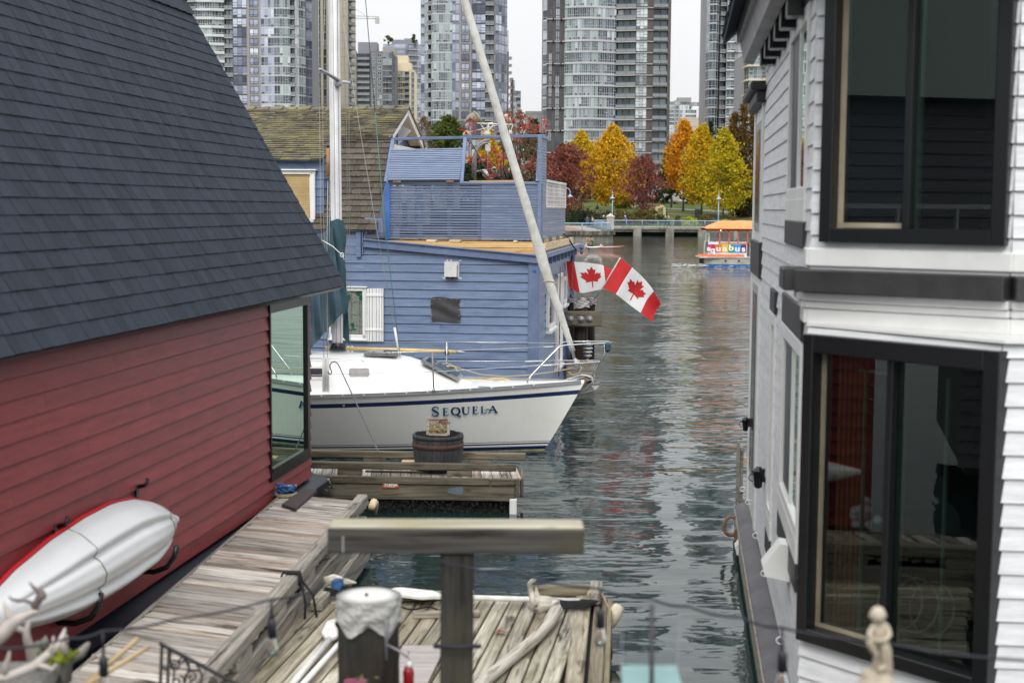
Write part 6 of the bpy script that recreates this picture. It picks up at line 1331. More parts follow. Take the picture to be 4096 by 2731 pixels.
# furled headsail
f0, f1, f2 = P(2292, 1405, 24.75), P(2196, 1125, 24.85), P(1858, 0, 25.0); ft = f2+(f2-f1)*1.3
mb = MB(); pts, rs = [], []
for k in range(60):
    q = k/59; p = f0.lerp(f1, q/.12) if q < .12 else (f1.lerp(f2, (q-.12)/.4) if q < .52 else f2.lerp(ft, (q-.52)/.48))
    r_ = .045+.035*min(1, q/.12) if q < .12 else .080-.012*min(1, (q-.12)/.4)
    if .118 < q < .20: r_ += .012*math.sin((q-.118)/.082*3.14)
    pts.append(p); rs.append(r_*(1+.03*math.sin(k*2.1)))
mb.tube(pts, rs, 12)
for turn in range(1):   # wound edge of the sail
    hel = []
    for k in range(700):
        q = k/699; i = q*58; j = int(i); c = pts[j].lerp(pts[j+1], i-j); r_ = rs[j]+(rs[j+1]-rs[j])*(i-j); ax = (pts[j+1]-pts[j]).normalized(); u = ax.orthogonal().normalized(); v = ax.cross(u)
        ph = 150*q if q < .14 else 21+(q-.14)*34
        hel.append(c+u*r_*math.cos(ph)+v*r_*math.sin(ph))
    mb.tube(hel, .006, 4)
sail = mb.build('furled_sail', 'sailcloth', boat)
a = MB(); c = P(2127, 1082, 24.72); a.ball(P(2138, 1084, 24.70), .036, 1, .35, 1, n=8); a.build('round_sticker', 'blue_rope', sail)
a = MB(); c = f0.lerp(f1, 1.0); a.tube([c+V((.09*math.cos(k), .085*math.sin(k), .008*math.sin(k*3))) for k in [j*.4 for j in range(17)]], .012, 5); a.tube([c+V((.08, -.05, 0)), c+V((.14, -.07, -.05))], .008, 4); a.build('tie', 'tan_rope', sail)
stick('furler_shaft', [P(2278, 1360, 24.75), P(2299, 1440, 24.7)], .028, 'arch_metal', boat, 8)
a = MB(); a.lathe(P(2305, 1455, 24.7), [(.05, -.03), (.11, -.02), (.11, .02), (.06, .05), (.03, .07)], 14, M=Matrix.Rotation(R(70), 3, 'Y')); a.build('furler_drum', 'galvanised', boat)
# canvas collar and sail cover
def cloth(name, fn, nu, nv, m_): a = MB(); a.grid(fn, nu, nv); return a.build(name, m_, boat)
ctop, cbot = P(1343, 880, 24.9), P(1349, 1250, 24.9)
cloth('mast_collar', lambda u, v: (lambda c, r_: c+V((r_*math.cos(u*6.2832)*1.15+.0, r_*.9*math.sin(u*6.2832), .02*math.sin(u*19+v*5))))(cbot.lerp(ctop, v), .125+.018*math.sin(u*25+v*9)+.012*math.sin(v*17)+.02*(1-v)), 40, 24, 'canvas_teal')
def cover(u, v):   # hanging from the ridge down the near side of the boom
    top = P(1330, 905, 24.72).lerp(P(1180, 1010, 24.9), min(1, u*1.6)) if u < .62 else P(1180, 1010, 24.9).lerp(P(900, 1080, 25.2), (u-.62)/.38)
    bot = P(1372, 1248, 24.66).lerp(P(1236, 1402, 24.6), min(1, u*1.6)) if u < .62 else P(1236, 1402, 24.6).lerp(P(900, 1400, 24.9), (u-.62)/.38)
    return top.lerp(bot, v)+V((0, .05*math.sin(u*23+v*4)*(.3+v)+.035*math.sin(u*47-v*7)-.10*math.sin(math.pi*v), 0))
cloth('sail_cover', cover, 60, 20, 'canvas_blue')
cloth('cover_flap', lambda u, v: P(1372+8*u+20*v*u, 1020+40*u+(330-10*u)*v, 25.05+.05*math.sin(v*9+u*3)), 6, 16, 'canvas_teal')
stick('boom', [P(1330, 1290, 24.9), P(900, 1300, 25.5)], .07, 'mast_alloy', boat, 10)
a = MB(); a.tube([P(1290, 962, 24.5), P(1330, 985, 24.5), P(1366, 1018, 24.55), P(1371, 1022, 24.55)], .008, 5); a.tube([P(1368+7*math.cos(k), 1020+8*math.sin(k), 24.55) for k in [j*.6 for j in range(12)]], .008, 5); a.tube([P(1371, 1022, 24.55), P(1377, 1040, 24.55)], .007, 4); a.build('cover_tie', 'white_plastic', boat)
stick('spinnaker_pole', [P(1300, 1392, 26.1), P(1600, 1399, 26.1), P(1825, 1407, 26.1)], .034, 'yellow_tube', boat, 10)
stick('pole_end', [P(1825, 1407, 26.1), P(1842, 1408, 26.1), P(1866, 1411, 26.1)], [.03, .028, .008], 'galvanised', boat, 8)
a = MB(); a.box(P(1787, 1410, 26.1), (.07, .1, .10), bev=.01); a.build('pole_clip', 'black_gloss', boat)
# stanchions, lifelines, pulpit
stick('stanchion', [P(1735, 1560, 23.62), P(1729, 1406, 23.62)], .013, 'arch_metal', boat, 7); stick('stanchion_foot', [P(1735, 1566, 23.62), P(1735, 1553, 23.62)], .026, 'galvanised', boat, 8)
stick('stanchion', [P(1786, 1500, 26.0), P(1787, 1367, 26.0)], .013, 'steel', boat, 7)
for pts in ([P(2216, 1386, 24.4), P(1729, 1406, 23.62), P(1237, 1417, 23.4)], [P(2158, 1461, 24.35), P(1733, 1487, 23.62), P(1237, 1500, 23.4)], [P(2229, 1372, 25.2), P(1787, 1368, 26.0), P(1380, 1365, 26.3)], [P(2172, 1443, 25.2), P(1786, 1444, 26.0), P(1380, 1440, 26.3)]): stick('lifeline', pts, .0055, 'steel', boat, 5)
for a_, b_ in ((P(2216, 1386, 24.4), P(2170, 1388, 24.33)), (P(2158, 1461, 24.35), P(2085, 1466, 24.25)), (P(2172, 1443, 25.2), P(2100, 1446, 25.3))): stick('turnbuckle', [a_, b_], .009, 'white_plastic', boat, 6)
mb = MB()
c5 = lambda x, y, Y: P(1700+x*.3189, 1350+y*.3189, Y)
mb.tube([c5(1278, 607, 24.25), c5(1285, 545, 24.25), c5(1310, 500, 24.26), c5(1480, 320, 24.35), c5(1660, 140, 24.42), c5(1700, 110, 24.45), c5(1760, 97, 24.5), c5(2000, 82, 24.62), c5(2280, 72, 24.72), c5(2340, 62, 24.85), c5(2300, 52, 24.95), c5(2000, 50, 25.02), c5(1780, 52, 25.1), c5(1735, 60, 25.12), c5(1640, 150, 25.1), c5(1480, 320, 25.05), c5(1330, 470, 25.0), c5(1305, 550, 25.0)], .0135, 8)
mb.build('pulpit', 'steel', boat); mb = MB()
mb.tube([c5(1440, 352, 24.32), c5(1700, 335, 24.5), c5(2100, 312, 24.68), c5(2200, 302, 24.78), c5(2190, 292, 24.9), c5(1900, 290, 24.98), c5(1540, 287, 25.05)], .011, 7); mb.tube([c5(2252, 78, 24.75), c5(2256, 205, 24.75), c5(2090, 490, 24.72)], .012, 7); mb.build('pulpit', 'steel', boat)
a = MB(); a.box(c5(2292, 118, 24.72), (.11, .12, .16), bev=.03); a.tube([c5(2285, 150, 24.72), c5(2280, 185, 24.72)], .018, 6); a.build('bow_light', 'canvas_teal', boat)
stick('mooring_rope', [c5(100, 375, 25.6), c5(270, 318, 25.9), c5(450, 390, 25.7), c5(700, 462, 25.4), c5(1000, 490, 25.1), c5(1290, 470, 24.9), c5(1600, 430, 24.8), c5(1820, 390, 24.75), c5(1940, 340, 24.7)], .010, 'tan_rope', boat, 6)
stick('hose', [c5(240+80+85*math.cos(k)-5, 415+62*math.sin(k), 25.8+.02*k) for k in [j*.35 for j in range(19)]], .015, 'yellow_tube', boat, 6)
stick('hose', [c5(300, 500, 25.6), c5(420, 528, 25.3), c5(760, 535, 25.0), c5(860, 512, 25.0), c5(980, 515, 25.0), c5(1060, 540, 24.95), c5(1110, 565, 24.85)], .013, 'yellow_tube', boat, 6)
a = MB(); a.lathe(c5(902, 562, 24.85)-Z*.02, [(.10, 0), (.10, .04), (.07, .05), (.001, .052)], 16); a.build('deck_vent', 'steel', boat)
a = MB(); c = c5(740, 632, 24.1); a.beam(c-BA*.10+Z*.02, c+BA*.10+Z*.02, .02, .02); a.box(c, (.06, .03, .04)); a.build('cleat', 'alloy', boat)
# bow fitting and anchor
a = MB(); a.prism([c5(1880, 600, 24.66), c5(1985, 592, 24.66), c5(2075, 520, 24.66), c5(2090, 490, 24.66), c5(2030, 482, 24.66), c5(1890, 560, 24.66)], (0, .14, 0)); a.build('bow_fitting', 'rust', boat)
anc = MB(); anc.tube([c5(1660, 578, 24.66), c5(1800, 520, 24.66), c5(1960, 470, 24.66), c5(2030, 480, 24.66), c5(2085, 500, 24.66), c5(2110, 560, 24.66), c5(2060, 600, 24.66)], [.022, .026, .03, .03, .034, .036, .03], 7, flat=.7)
o = anc.build('anchor', 'galvanised', boat)
fl_ = MB(); q = [c5(1945, 715, 24.66), c5(2070, 585, 24.66), c5(2190, 562, 24.66), c5(2215, 585, 24.66), c5(2130, 650, 24.66)]
fl_.prism([q[0]+V((0, .03, 0)), q[1]+V((0, .12, 0)), q[2]+V((0, .05, 0)), q[3]+V((0, .03, 0)), q[4]+V((0, .10, 0))], (0, .02, 0)); fl_.prism([q[0]+V((0, .01, 0)), q[1]-V((0, .10, 0)), q[2]-V((0, .03, 0)), q[3], q[4]-V((0, .08, 0))], (0, .02, 0)); fl_.build('fluke', 'galvanised', o)
a = MB(); a.box(c5(1900, 530, 24.7), (.26, .16, .07), bev=.02); a.tube([c5(1790, 545, 24.62), c5(1990, 500, 24.62)], .014, 6); a.build('anchor_roller', 'alloy', boat)
a = MB(); pts = [c5(1800, 430, 24.6), c5(1850, 470, 24.6), c5(1930, 450, 24.6), c5(1965, 380, 24.6), c5(1940, 330, 24.65), c5(2020, 350, 24.7), c5(2080, 330, 24.7), c5(2040, 275, 24.75), c5(1990, 300, 24.75)]; a.tube(pts, .010, 5); a.build('control_line', 'tan_rope', boat)
# handrail on the coachroof and a little deck detail
stick('grab_rail', [P(1237, 1433, 24.2), P(1330, 1434, 24.2), P(1425, 1437, 24.2), P(1448, 1441, 24.2), P(1455, 1447, 24.2)], .011, 'steel', boat, 6)
stick('through_hull', [hull((3.18+.68)/(LB+.68), .91, 1), hull((3.18+.68)/(LB+.68), .91, 1)+BN*.01], .022, 'arch_metal', boat, 10)
# name on the bow
def ribbon2(pts, ws, fn, mb):
    n = len(pts)
    for i in range(n-1):
        (x0, y0), (x1, y1) = pts[i], pts[i+1]
        def nr(k):
            a, b = pts[max(0, k-1)], pts[min(n-1, k+1)]; dx, dy = b[0]-a[0], b[1]-a[1]; l = math.hypot(dx, dy) or 1; return -dy/l, dx/l
        n0, n1 = nr(i), nr(i+1)
        mb.add([fn(x0+n0[0]*ws[i]/2, y0+n0[1]*ws[i]/2), fn(x0-n0[0]*ws[i]/2, y0-n0[1]*ws[i]/2), fn(x1-n1[0]*ws[i+1]/2, y1-n1[1]*ws[i+1]/2), fn(x1+n1[0]*ws[i+1]/2, y1+n1[1]*ws[i+1]/2)], [(0, 1, 2, 3)])
T_, t_ = .17, .06
GL = {'S': [([(.86, .74), (.84, .90), (.55, 1.0), (.25, .92), (.14, .76), (.25, .62), (.5, .5), (.75, .38), (.86, .22), (.75, .06), (.45, 0), (.16, .08), (.12, .27)], [.05, .07, .07, .10, .14, .16, .17, .16, .14, .10, .07, .07, .05])],
 'E': [([(.25, 0), (.25, 1)], [T_, T_]), ([(.05, .02), (.85, .02), (.92, .25)], [.05, .07, .04]), ([(.05, .98), (.8, .98), (.86, .78)], [.05, .06, .04]), ([(.25, .52), (.65, .52)], [.06, .06]), ([(.65, .38), (.65, .66)], [.05, .05])],
 'Q': [([(.5+.46*math.cos(R(a)), .5+.5*math.sin(R(a))) for a in range(0, 361, 20)], [.06+.11*abs(math.cos(R(a))) for a in range(0, 361, 20)]), ([(.45, .12), (.7, -.05), (.95, -.22), (1.15, -.24)], [.08, .13, .12, .04])],
 'U': [([(.2, 1), (.2, .35), (.3, .08), (.52, 0), (.75, .08), (.85, .35), (.85, 1)], [T_, T_, .13, .08, .07, .06, .06]), ([(.02, .98), (.4, .98)], [.05, .05]), ([(.7, .98), (1.0, .98)], [.05, .05])],
 'L': [([(.25, 0), (.25, 1)], [T_, T_]), ([(.05, .98), (.48, .98)], [.05, .05]), ([(.05, .02), (.9, .02), (1.0, .28)], [.05, .07, .04])],
 'A': [([(.08, 0), (.5, 1)], [.06, .06]), ([(.48, 1.02), (.95, 0)], [.14, T_]), ([(-.02, .02), (.25, .02)], [.05, .05]), ([(.75, .02), (1.12, .02)], [.05, .05]), ([(-.5, .38), (-.1, .52), (.3, .36), (.72, .42)], [.03, .06, .07, .05])]}
def hull_at(x, y):
    p = P(x, y, 24.2)
    for _ in range(6):
        s = (B00.x-p.x)/math.cos(ba); zs = sheer(s); k = max(0, min(1, p.z/zs)); wd = hw(s)+(hb(s)-hw(s))*k**.85
        q = bp_(s, wd, p.z); p = P(x, y, q.y)
    return p
for m_, dx, dy, off in (('letter_sky', -2.2, 3.0, .004), ('letter_navy', 0, 0, .007)):
    mb = MB()
    for ch, x0, x1, yb, yt in (('S', 1725, 1759, 1663, 1626), ('E', 1770, 1797, 1661, 1631), ('Q', 1806, 1840, 1658, 1629), ('U', 1846, 1880, 1656, 1627), ('E', 1888, 1916, 1654, 1625), ('L', 1922, 1948, 1651, 1624), ('A', 1954, 1988, 1650, 1622)):
        for pts, ws in GL[ch]:
            sc_ = x1-x0; asp = (yb-yt)/sc_
            ribbon2([(a, b*asp) for a, b in pts], [w_*1.35 for w_ in ws], lambda a, b: hull_at(x0+a*sc_+dx, yb-b*sc_+dy)+BN*off, mb)
    mb.build('name_lettering', m_, hullo)
# shepherd hook standing on the finger float
h = lambda x, y: P(1230+x*.287, 1350+y*.287, 20.2)
mb = MB(); mb.tube([h(282, 478), h(300, 503), (h(330, 502)), h(340, 478), h(318, 430), h(312, 385), h(335, 348), h(375, 336), h(412, 352), h(440, 395), h(700, 960), h(975, 1560), h(1000, 1625)], .0095, 7)
tag(mb.build('shepherd_hook', 'arch_metal'), 'thin dark shepherd crook leaning in front of the white hull', 'hook')
# ------------------------------------------------------------------ blue float home
YB = 7.5; bu = V((math.cos(R(YB)), -math.sin(R(YB)), 0)); bk = V((math.sin(R(YB)), math.cos(R(YB)), 0))
BO = P(2140, 1300, 28.5); BO = V((BO.x, BO.y, 0))
def bw(a, b, z): return BO + bu*a + bk*b + Z*z
def fb(x, y, b=0.0): p = RP(x, y, BO+bk*b, 90+YB); return ((p-BO).dot(bu), p.z)
def sb_(x, y, a=0.0): p = RP(x, y, BO+bu*a, YB); return ((p-BO).dot(bk), p.z)
Mb = Matrix((bu, bk, Z)).transposed()
blue = thing('float_home', 'blue clapboard float home with a slatted roof deck', 'house', bw(-3, 3, 0))
EXB = .1745
a1 = fb(1463, 990)[0]; zl, zr_ = fb(1463, 985)[1], fb(2139, 1050)[1]
mb = MB()
siding(mb, bw(-9, 0, 0), bw(a1, 0, 0), .10, 3.72, EXB, .03, gap=.012)
siding(mb, bw(a1, 0, 0), bw(-.05, 0, 0), .10, 3.7, EXB, .03, gap=.012, top=lambda s: zl+(zr_-zl)*s/(-a1))
siding(mb, bw(.0, .05, 0), bw(.0, 7.75, 0), .10, 3.28, EXB, .03, gap=.012)
mb.build('wall', 'blue_paint', blue)
mb = MB(); mb.box(bw(-.03, -.005, 1.7), (.22, .09, 3.2), Mb, bev=.01); mb.box(bw(.02, .06, 1.68), (.09, .16, 3.2), Mb, bev=.01); mb.build('corner_board', 'blue_trim', blue); mb = MB(); mb.box(bw(.03, 7.75, 1.6), (.08, .12, 3.2), Mb); mb.build('corner_board', 'blue_trim', blue)
mb = MB(); mb.box(bw(-4.6, 4, 1.55), (9.0, 7.8, 2.9), Mb); mb.build('room_core', 'dark_void', blue)
# sloping eave of the extension
p0, p1 = bw(a1-.02, -.10, zl+.06), bw(.06, -.10, zr_+.06)
mb = MB(); mb.beam(p0, p1, .05, .15, bev=.006); mb.beam(p0+Z*.085-bk*.03, p1+Z*.085-bk*.03, .09, .03, bev=.006); mb.build('fascia', 'blue_trim', blue)
mb = MB(); mb.add([p0+bk*.02+Z*.07, p1+bk*.02+Z*.07, bw(.25, 7.9, zr_+.15), bw(a1, 7.9, zl+.15)], [(0, 1, 2, 3)]); mb.build('roof', 'asphalt_shingle', blue)
q0, q1 = bw(.20, -.05, 3.27), bw(.20, 7.9, 3.27)
mb = MB(); mb.beam(q0, q1, .10, .11, bev=.01); mb.beam(bw(.1, -.08, 3.24), bw(.24, -.08, 3.26), .05, .14); mb.build('gutter', 'blue_trim', blue)
for i in range(9): mb = MB(); mb.box(bw(.1, .5+i*.85, 3.13), (.2, .05, .15), Mb); mb.build('rafter_tail', 'blue_trim', blue)
mb = MB(); mb.tube([bw(.1, 7.6, 3.1), bw(.09, 7.6, .3)], .05, 8); mb.tube([bw(.1, 6.2, 1.1), bw(.1, 6.4, .6), bw(.1, 6.9, .25)], .045, 8); mb.build('downpipe', 'blue_trim', blue)
mb = MB(); mb.box(bw(.27, 7.9, 3.25), (.14, .16, .12), Mb, bev=.02); mb.tube([bw(.27, 7.9, 3.2), bw(.27, 7.9, 3.05)], .035, 6); mb.build('gutter_outlet', 'blue_trim', blue)
# side windows and door trim
def swin(x0, x1, y0, y1, nm='window', glass_=True):
    b0, z1 = sb_(x0, y0); b1, _ = sb_(x1, y0); _, z0 = sb_(x0, y1)
    m_ = MB(); fr = .11
    for (a, b, c, d) in ((b0, b0+fr, z0, z1), (b1-fr, b1, z0, z1), (b0, b1, z0, z0+.1), (b0, b1, z1-.1, z1)): m_.box(bw(.05, (a+b)/2, (c+d)/2), (.07, b-a, d-c), Mb, bev=.006)
    m_.box(bw(.075, (b0+b1)/2, z0-.02), (.12, b1-b0+.1, .05), Mb)
    o = m_.build(nm, 'white_trim', blue); g = MB(); g.box(bw(.035, (b0+b1)/2, (z0+z1)/2), (.01, b1-b0-.2, z1-z0-.18), Mb); g.build('pane', 'white_plastic' if not glass_ else 'port_dark', o)
swin(2181, 2210, 1165, 1325); swin(2242, 2256, 1110, 1222); swin(2218, 2240, 1098, 1470, 'door', False)
mb = MB(); b0, z0 = sb_(2216, 1150); mb.tube([bw(.14, b0, 2.9), bw(.13, b0, .4)], .012, 4); mb.build('door_chain', 'rust', blue)
# front window with shutter
def fbox(m_, x0, x1, y0, y1, th, off, bev=.006):
    (a0, z1), (a2, z0) = fb(x0, y0), fb(x1, y1); m_.box(bw((a0+a2)/2, -off-th/2, (z0+z1)/2), (a2-a0, th, z1-z0), Mb, bev=bev)
mb = MB()
for q in ((1318, 1327, 1147, 1356), (1453, 1465, 1147, 1356), (1318, 1465, 1147, 1164), (1318, 1465, 1335, 1356)): fbox(mb, *q, .06, .02)
fbox(mb, 1314, 1472, 1143, 1150, .10, .02); fbox(mb, 1314, 1472, 1352, 1362, .09, .02)
fw = mb.build('window', 'white_trim', blue)
mb = MB(); fbox(mb, 1327, 1453, 1164, 1335, .01, .025, 0); mb.build('pane', 'stained_glass', fw)
mb = MB()
for x in (1355, 1388, 1409, 1441): fbox(mb, x-.8, x+.8, 1164, 1335, .006, .036, 0)
for y in (1207, 1256, 1301): fbox(mb, 1327, 1453, y-.8, y+.8, .006, .036, 0)
mb.build('lead_bar', 'leaded', fw)
mb = MB()
for x, y, r_, s_ in ((1435, 1172, .06, 1), (1446, 1190, .045, 1.4), (1398, 1190, .04, 2), (1411, 1296, .04, 1), (1418, 1316, .05, .5), (1402, 1318, .05, .5), (1413, 1306, .03, 2)):
    a, z = fb(x, y); mb = MB(); mb.ball(bw(a, -.036, z), r_, 1, .12, s_, n=7, M=Mb); mb.build('leaded_flower', 'leaf_glass', fw)
mb = MB(); xs_ = (1465, 1471.5, 1481, 1493, 1509, 1520, 1531, 1538)
for x0, x1 in zip(xs_[:-1], xs_[1:]): fbox(mb, x0, x1-1.0, 1153, 1364, .025, .05, .004)
for y in (1180, 1318): fbox(mb, 1466, 1537, y-5, y+5, .02, .072, .003)
mb.build('shutter', 'white_trim', blue)
# vent hood and nailed patch
mb = MB(); fbox(mb, 1778, 1838, 1045, 1110, .02, .02); (a0, z1), (a2, z0) = fb(1784, 1052), fb(1832, 1106)
mb.prism([bw(a0, -.03, z1), bw(a0, -.17, z1-.05), bw(a0, -.19, z0), bw(a0, -.03, z0)], bu*(a2-a0)); mb.build('vent_hood', 'vent_metal', blue)
mb = MB(); fbox(mb, 1787, 1829, 1107, 1111, .12, .03, 0); mb.build('vent_slot', 'dark_void', blue)
mb = MB()
for i in range(14): a, z = fb(1808+rnd.uniform(-38, 38), rnd.choice((1044, 1113))+rnd.uniform(-3, 3)); mb.ball(bw(a, -.03, z), rnd.uniform(.015, .04), 1, .1, .6, n=5, M=Mb)
mb.build('caulk_smear', 'vent_metal', blue)
(a0, z1), (a2, z0) = fb(1726, 1189), fb(1841, 1289)
mb = MB(); mb.grid(lambda u, v: bw(a0+(a2-a0)*u+.012*math.sin(v*7), -.040-.012*math.sin(u*5+v*9)*math.sin(v*3.1), z0+(z1-z0)*v+.015*math.sin(u*6)), 14, 14); pa = mb.build('nailed_patch', 'dark_rubber', blue)
mb = MB()
for i in range(5):
    for s_ in (.03, .97): mb.ball(bw(a0+(a2-a0)*s_, -.052, z0+(z1-z0)*(.04+.23*i)), .010, n=5)
    mb.ball(bw(a0+(a2-a0)*(.1+.2*i), -.052, z1-.03), .009, n=5)
mb.build('nail', 'galvanised', pa)
# ---- roof deck lumber, slatted walls
DB = .30
aL, zDb = fb(1547, 957, DB); aR = fb(2157, 950, DB)[0]; zD0, zD1 = 3.56, 4.70
mb = MB(); mb.beam(bw(aL+.1, .02, 3.46), bw(aR+.1, .02, 3.46), .05, .09); mb.beam(bw(aL+1.0, .0, 3.345), bw(aR+.1, .0, 3.345), .05, .12); mb.beam(bw(aL+.1, .35, 3.50), bw(aR, .35, 3.50), .05, .06); mb.build('deck_joist', 'lumber', blue)
mb = MB(); mb.beam(bw(aR+.14, -.05, 3.44), bw(aR+.14, 6.2, 3.44), .05, .14); mb.beam(bw(aR+.1, .0, 3.28), bw(aR+.1, 6.2, 3.28), .04, .06)
for i in range(11): mb.box(bw(aR+.05, .2+i*.56, 3.33), (.12, .05, .16), Mb, bev=.004)
mb.build('deck_rim', 'lumber_fresh', blue)
mb = MB(); mb.box(bw((aL+aR)/2, 3.2, 3.50), (aR-aL, 6.0, .06), Mb); mb.build('deck_floor', 'lumber', blue)
for x0, x1 in ((1707, 1746), (1797, 1842), (2055, 2068)):
    mb = MB(); (a0, _), (a2, _) = fb(x0, 965, .1), fb(x1, 965, .1); mb.box(bw((a0+a2)/2, .14, 3.535), (a2-a0, .2, .045), Mb, bev=.006); mb.build('shim_block', 'lumber_fresh', blue)
mb = MB()
for i in range(30): mb.ball(bw(rnd.uniform(aL+2.2, aR-.2), .34, 3.535), rnd.uniform(.02, .05), 1.4, .6, .6, n=5)
mb.build('stuffed_bags', 'black_gloss', blue)
ns_ = 21; sh = (zD1-zD0)/ns_
def slats(p0f, p1f, z0, z1, n, gap=.007, th=.02, tilt=0, lab='slat_wall'):
    m_ = MB(); h = (z1-z0)/n
    for i in range(n):
        z = z0+h*(i+.5); g = gap*rnd.uniform(.6, 1.4); m_.beam(p0f(z), p1f(z), th, h-g, bev=.003)
    return m_.build(lab, 'blue_slat', blue)
slats(lambda z: bw(aL, DB, z), lambda z: bw(aL+1.95, DB, z), zD0, zD1, ns_, .017); slats(lambda z: bw(aL+1.955, DB, z), lambda z: bw(aR, DB, z), zD0, zD1, ns_, .005)
mb = MB(); mb.beam(bw(aL, DB-.01, zD1+.01), bw(aR+.02, DB-.01, zD1+.01), .06, .05, bev=.006); mb.build('cap_rail', 'blue_slat', blue)
mb = MB(); mb.box(bw(aL+.02, DB-.015, (zD0+zD1)/2), (.10, .03, zD1-zD0), Mb); mb.build('blue_strip', 'blue_bright', blue)
mb = MB()
for a in [aL+.06+i*.62 for i in range(6)]: mb.box(bw(a, DB+.06, (zD0+zD1)/2), (.09, .09, zD1-zD0), Mb)
mb.build('post', 'blue_slat', blue)
mb = MB()
for x0, x1, y0, y1 in ((1563, 1608, 745, 905), (1628, 1656, 745, 890), (1735, 1838, 742, 838), (1690, 1720, 760, 900)): (a0, z1), (a2, z0) = fb(x0, y0, .35), fb(x1, y1, .35); mb.box(bw((a0+a2)/2, .36, (z0+z1)/2), (a2-a0, .02, z1-z0), Mb)
mb.build('white_backing', 'back_sheet', blue)
mb = MB(); mb.box(bw((aL+aR)/2, 1.1, 3.95), (aR-aL-.3, .5, .7), Mb); mb.build('planter_box', 'dark_void', blue)
b1_, b2_ = 1.45, 5.75
slats(lambda z: bw(aR, DB-.02, z), lambda z: bw(aR, b2_, z), zD0, 4.22, 12, .006)
slats(lambda z: bw(aR, DB, z), lambda z: bw(aR, b1_, z), 4.225, 5.62, 24, .006)
mb = MB(); mb.beam(bw(aR, DB, 5.64), bw(aR, b1_, 5.66), .1, .06); mb.box(bw(aR, DB, 4.62), (.08, .08, 2.1), Mb, bev=.006); mb.build('corner_post', 'blue_slat', blue)
for b in (.6, 2.2, 3.8, 5.4): mb = MB(); mb.box(bw(aR+.03, b, 3.53), (.08, .08, .16), Mb); mb.build('post_foot', 'arch_metal', blue)
mb = MB()
for i in range(4): b = b1_+.08+(b2_-b1_-.1)*i/3; mb.box(bw(aR, b, 4.50), (.05, .06, .58), Mb)
mb.beam(bw(aR, b1_, 4.78), bw(aR, b2_, 4.78), .06, .05); mb.beam(bw(aR, b1_, 4.24), bw(aR, b2_, 4.24), .05, .04)
for i in range(34): b = b1_+.12+(b2_-b1_-.2)*i/33; mb.box(bw(aR-.01, b, 4.5), (.012, .014, .54), Mb)
for i in range(6): mb.beam(bw(aR+.01, b1_, 4.29+i*.085), bw(aR+.01, b2_, 4.29+i*.085), .012, .014)
lt = mb.build('white_lattice', 'lattice_white', blue); mb = MB(); mb.quad(bw(aR-.06, b1_, 4.24), bw(aR-.06, b2_, 4.24), bw(aR-.06, b2_, 4.76), bw(aR-.06, b1_, 4.76)); mb.build('screen_sheet', 'lattice_sheet', lt)
# leaning frame and hinged slatted panel
tl, tr_, tm = P(1572, 557, 30.25), P(2161, 544, 29.75), P(1861, 551, 30.0); bl, br_, bm = P(1543, 730, 29.25), P(2150, 728, 28.75), P(1846, 729, 29.0)
mb = MB(); mb.beam(tl-bu*.05, tr_+bu*.1, .07, .06, bev=.006); mb.build('frame_rail', 'blue_trim', blue)
for a, b in ((bl, tl), (bm, tm), (br_, tr_)): mb = MB(); mb.beam(a, b, .075, .06, bev=.006); mb.build('frame_post', 'blue_trim', blue)
A_, B_2, C_, D_2 = P(1552, 723, 29.15), P(1838, 721, 28.95), P(1853, 594, 29.78), P(1563, 600, 29.98)
mb = MB()
for i in range(17):
    k0, k1 = i/17, (i+.88)/17; a0_, a1_ = A_.lerp(D_2, k0), A_.lerp(D_2, k1); c0_, c1_ = B_2.lerp(C_, k0), B_2.lerp(C_, k1); n_ = (B_2-A_).cross(D_2-A_).normalized()
    mb.prism([a0_+n_*.004, c0_+n_*.004, c1_-n_*.004, a1_-n_*.004], n_*.022)
mb.build('hinged_panel', 'blue_slat', blue)
mb = MB(); mb.beam(A_-Z*.015+bk*.02, B_2-Z*.015+bk*.02, .05, .05); mb.build('panel_shadow_rail', 'navy_trim', blue)
for k in (.13, .87): mb = MB(); mb.box(A_.lerp(B_2, k)-Z*.02-bk*.02, (.16, .03, .04), Mb); mb.build('hinge', 'rust', blue)
mb = MB(); mb.beam(P(1880, 726, 29.2), P(2060, 724, 29.1), .14, .03); mb.build('bare_cap_board', 'lumber', blue)
# ---- shingled main house
RE = V((-2.335, 32.0, 0))
def gb(a, b, z): return RE - bu*a - bk*b + Z*z
dv = (gb(0, 1.76, 5.71)-gb(0, 0, 6.40)); upv = -dv.normalized()
gam = MB()
L1 = 9.5
shingles(gam, gb(1.11+8.4, 3.20, 6.40-3.20*.392), bu, upv, 8.4, 3.20*1.074, .138, (.10, .26), .036, jit=.02, ragged=.018)
shingles(gam, gb(1.11, 1.80, 6.40-1.80*.392), bu, upv, 1.11+.02, 1.80*1.074, .138, (.10, .26), .036, jit=.02, ragged=.018)
low = gb(1.32, 3.26, 3.74); upl = (gb(0, 1.70, 5.70)-gb(0, 3.26, 3.74)).normalized()
shingles(gam, low, bu, upl, 1.33, 2.5, .155, (.12, .28), .036, mi=1, jit=.012, ragged=.012)
for pts, mi in (([gb(9.5, -1.76, 5.71), gb(-.02, -1.76, 5.71), gb(-.02, 0, 6.4), gb(9.5, 0, 6.4)], 0), ([gb(9.5, -3.26, 3.74), gb(-.02, -3.26, 3.74), gb(-.02, -1.70, 5.7), gb(9.5, -1.70, 5.7)], 1)): gam.add(pts+[p+Z*.04 for p in pts], [(0, 1, 2, 3)[::-1], (4, 5, 6, 7)[::-1], (1, 2, 6, 5)], mi)
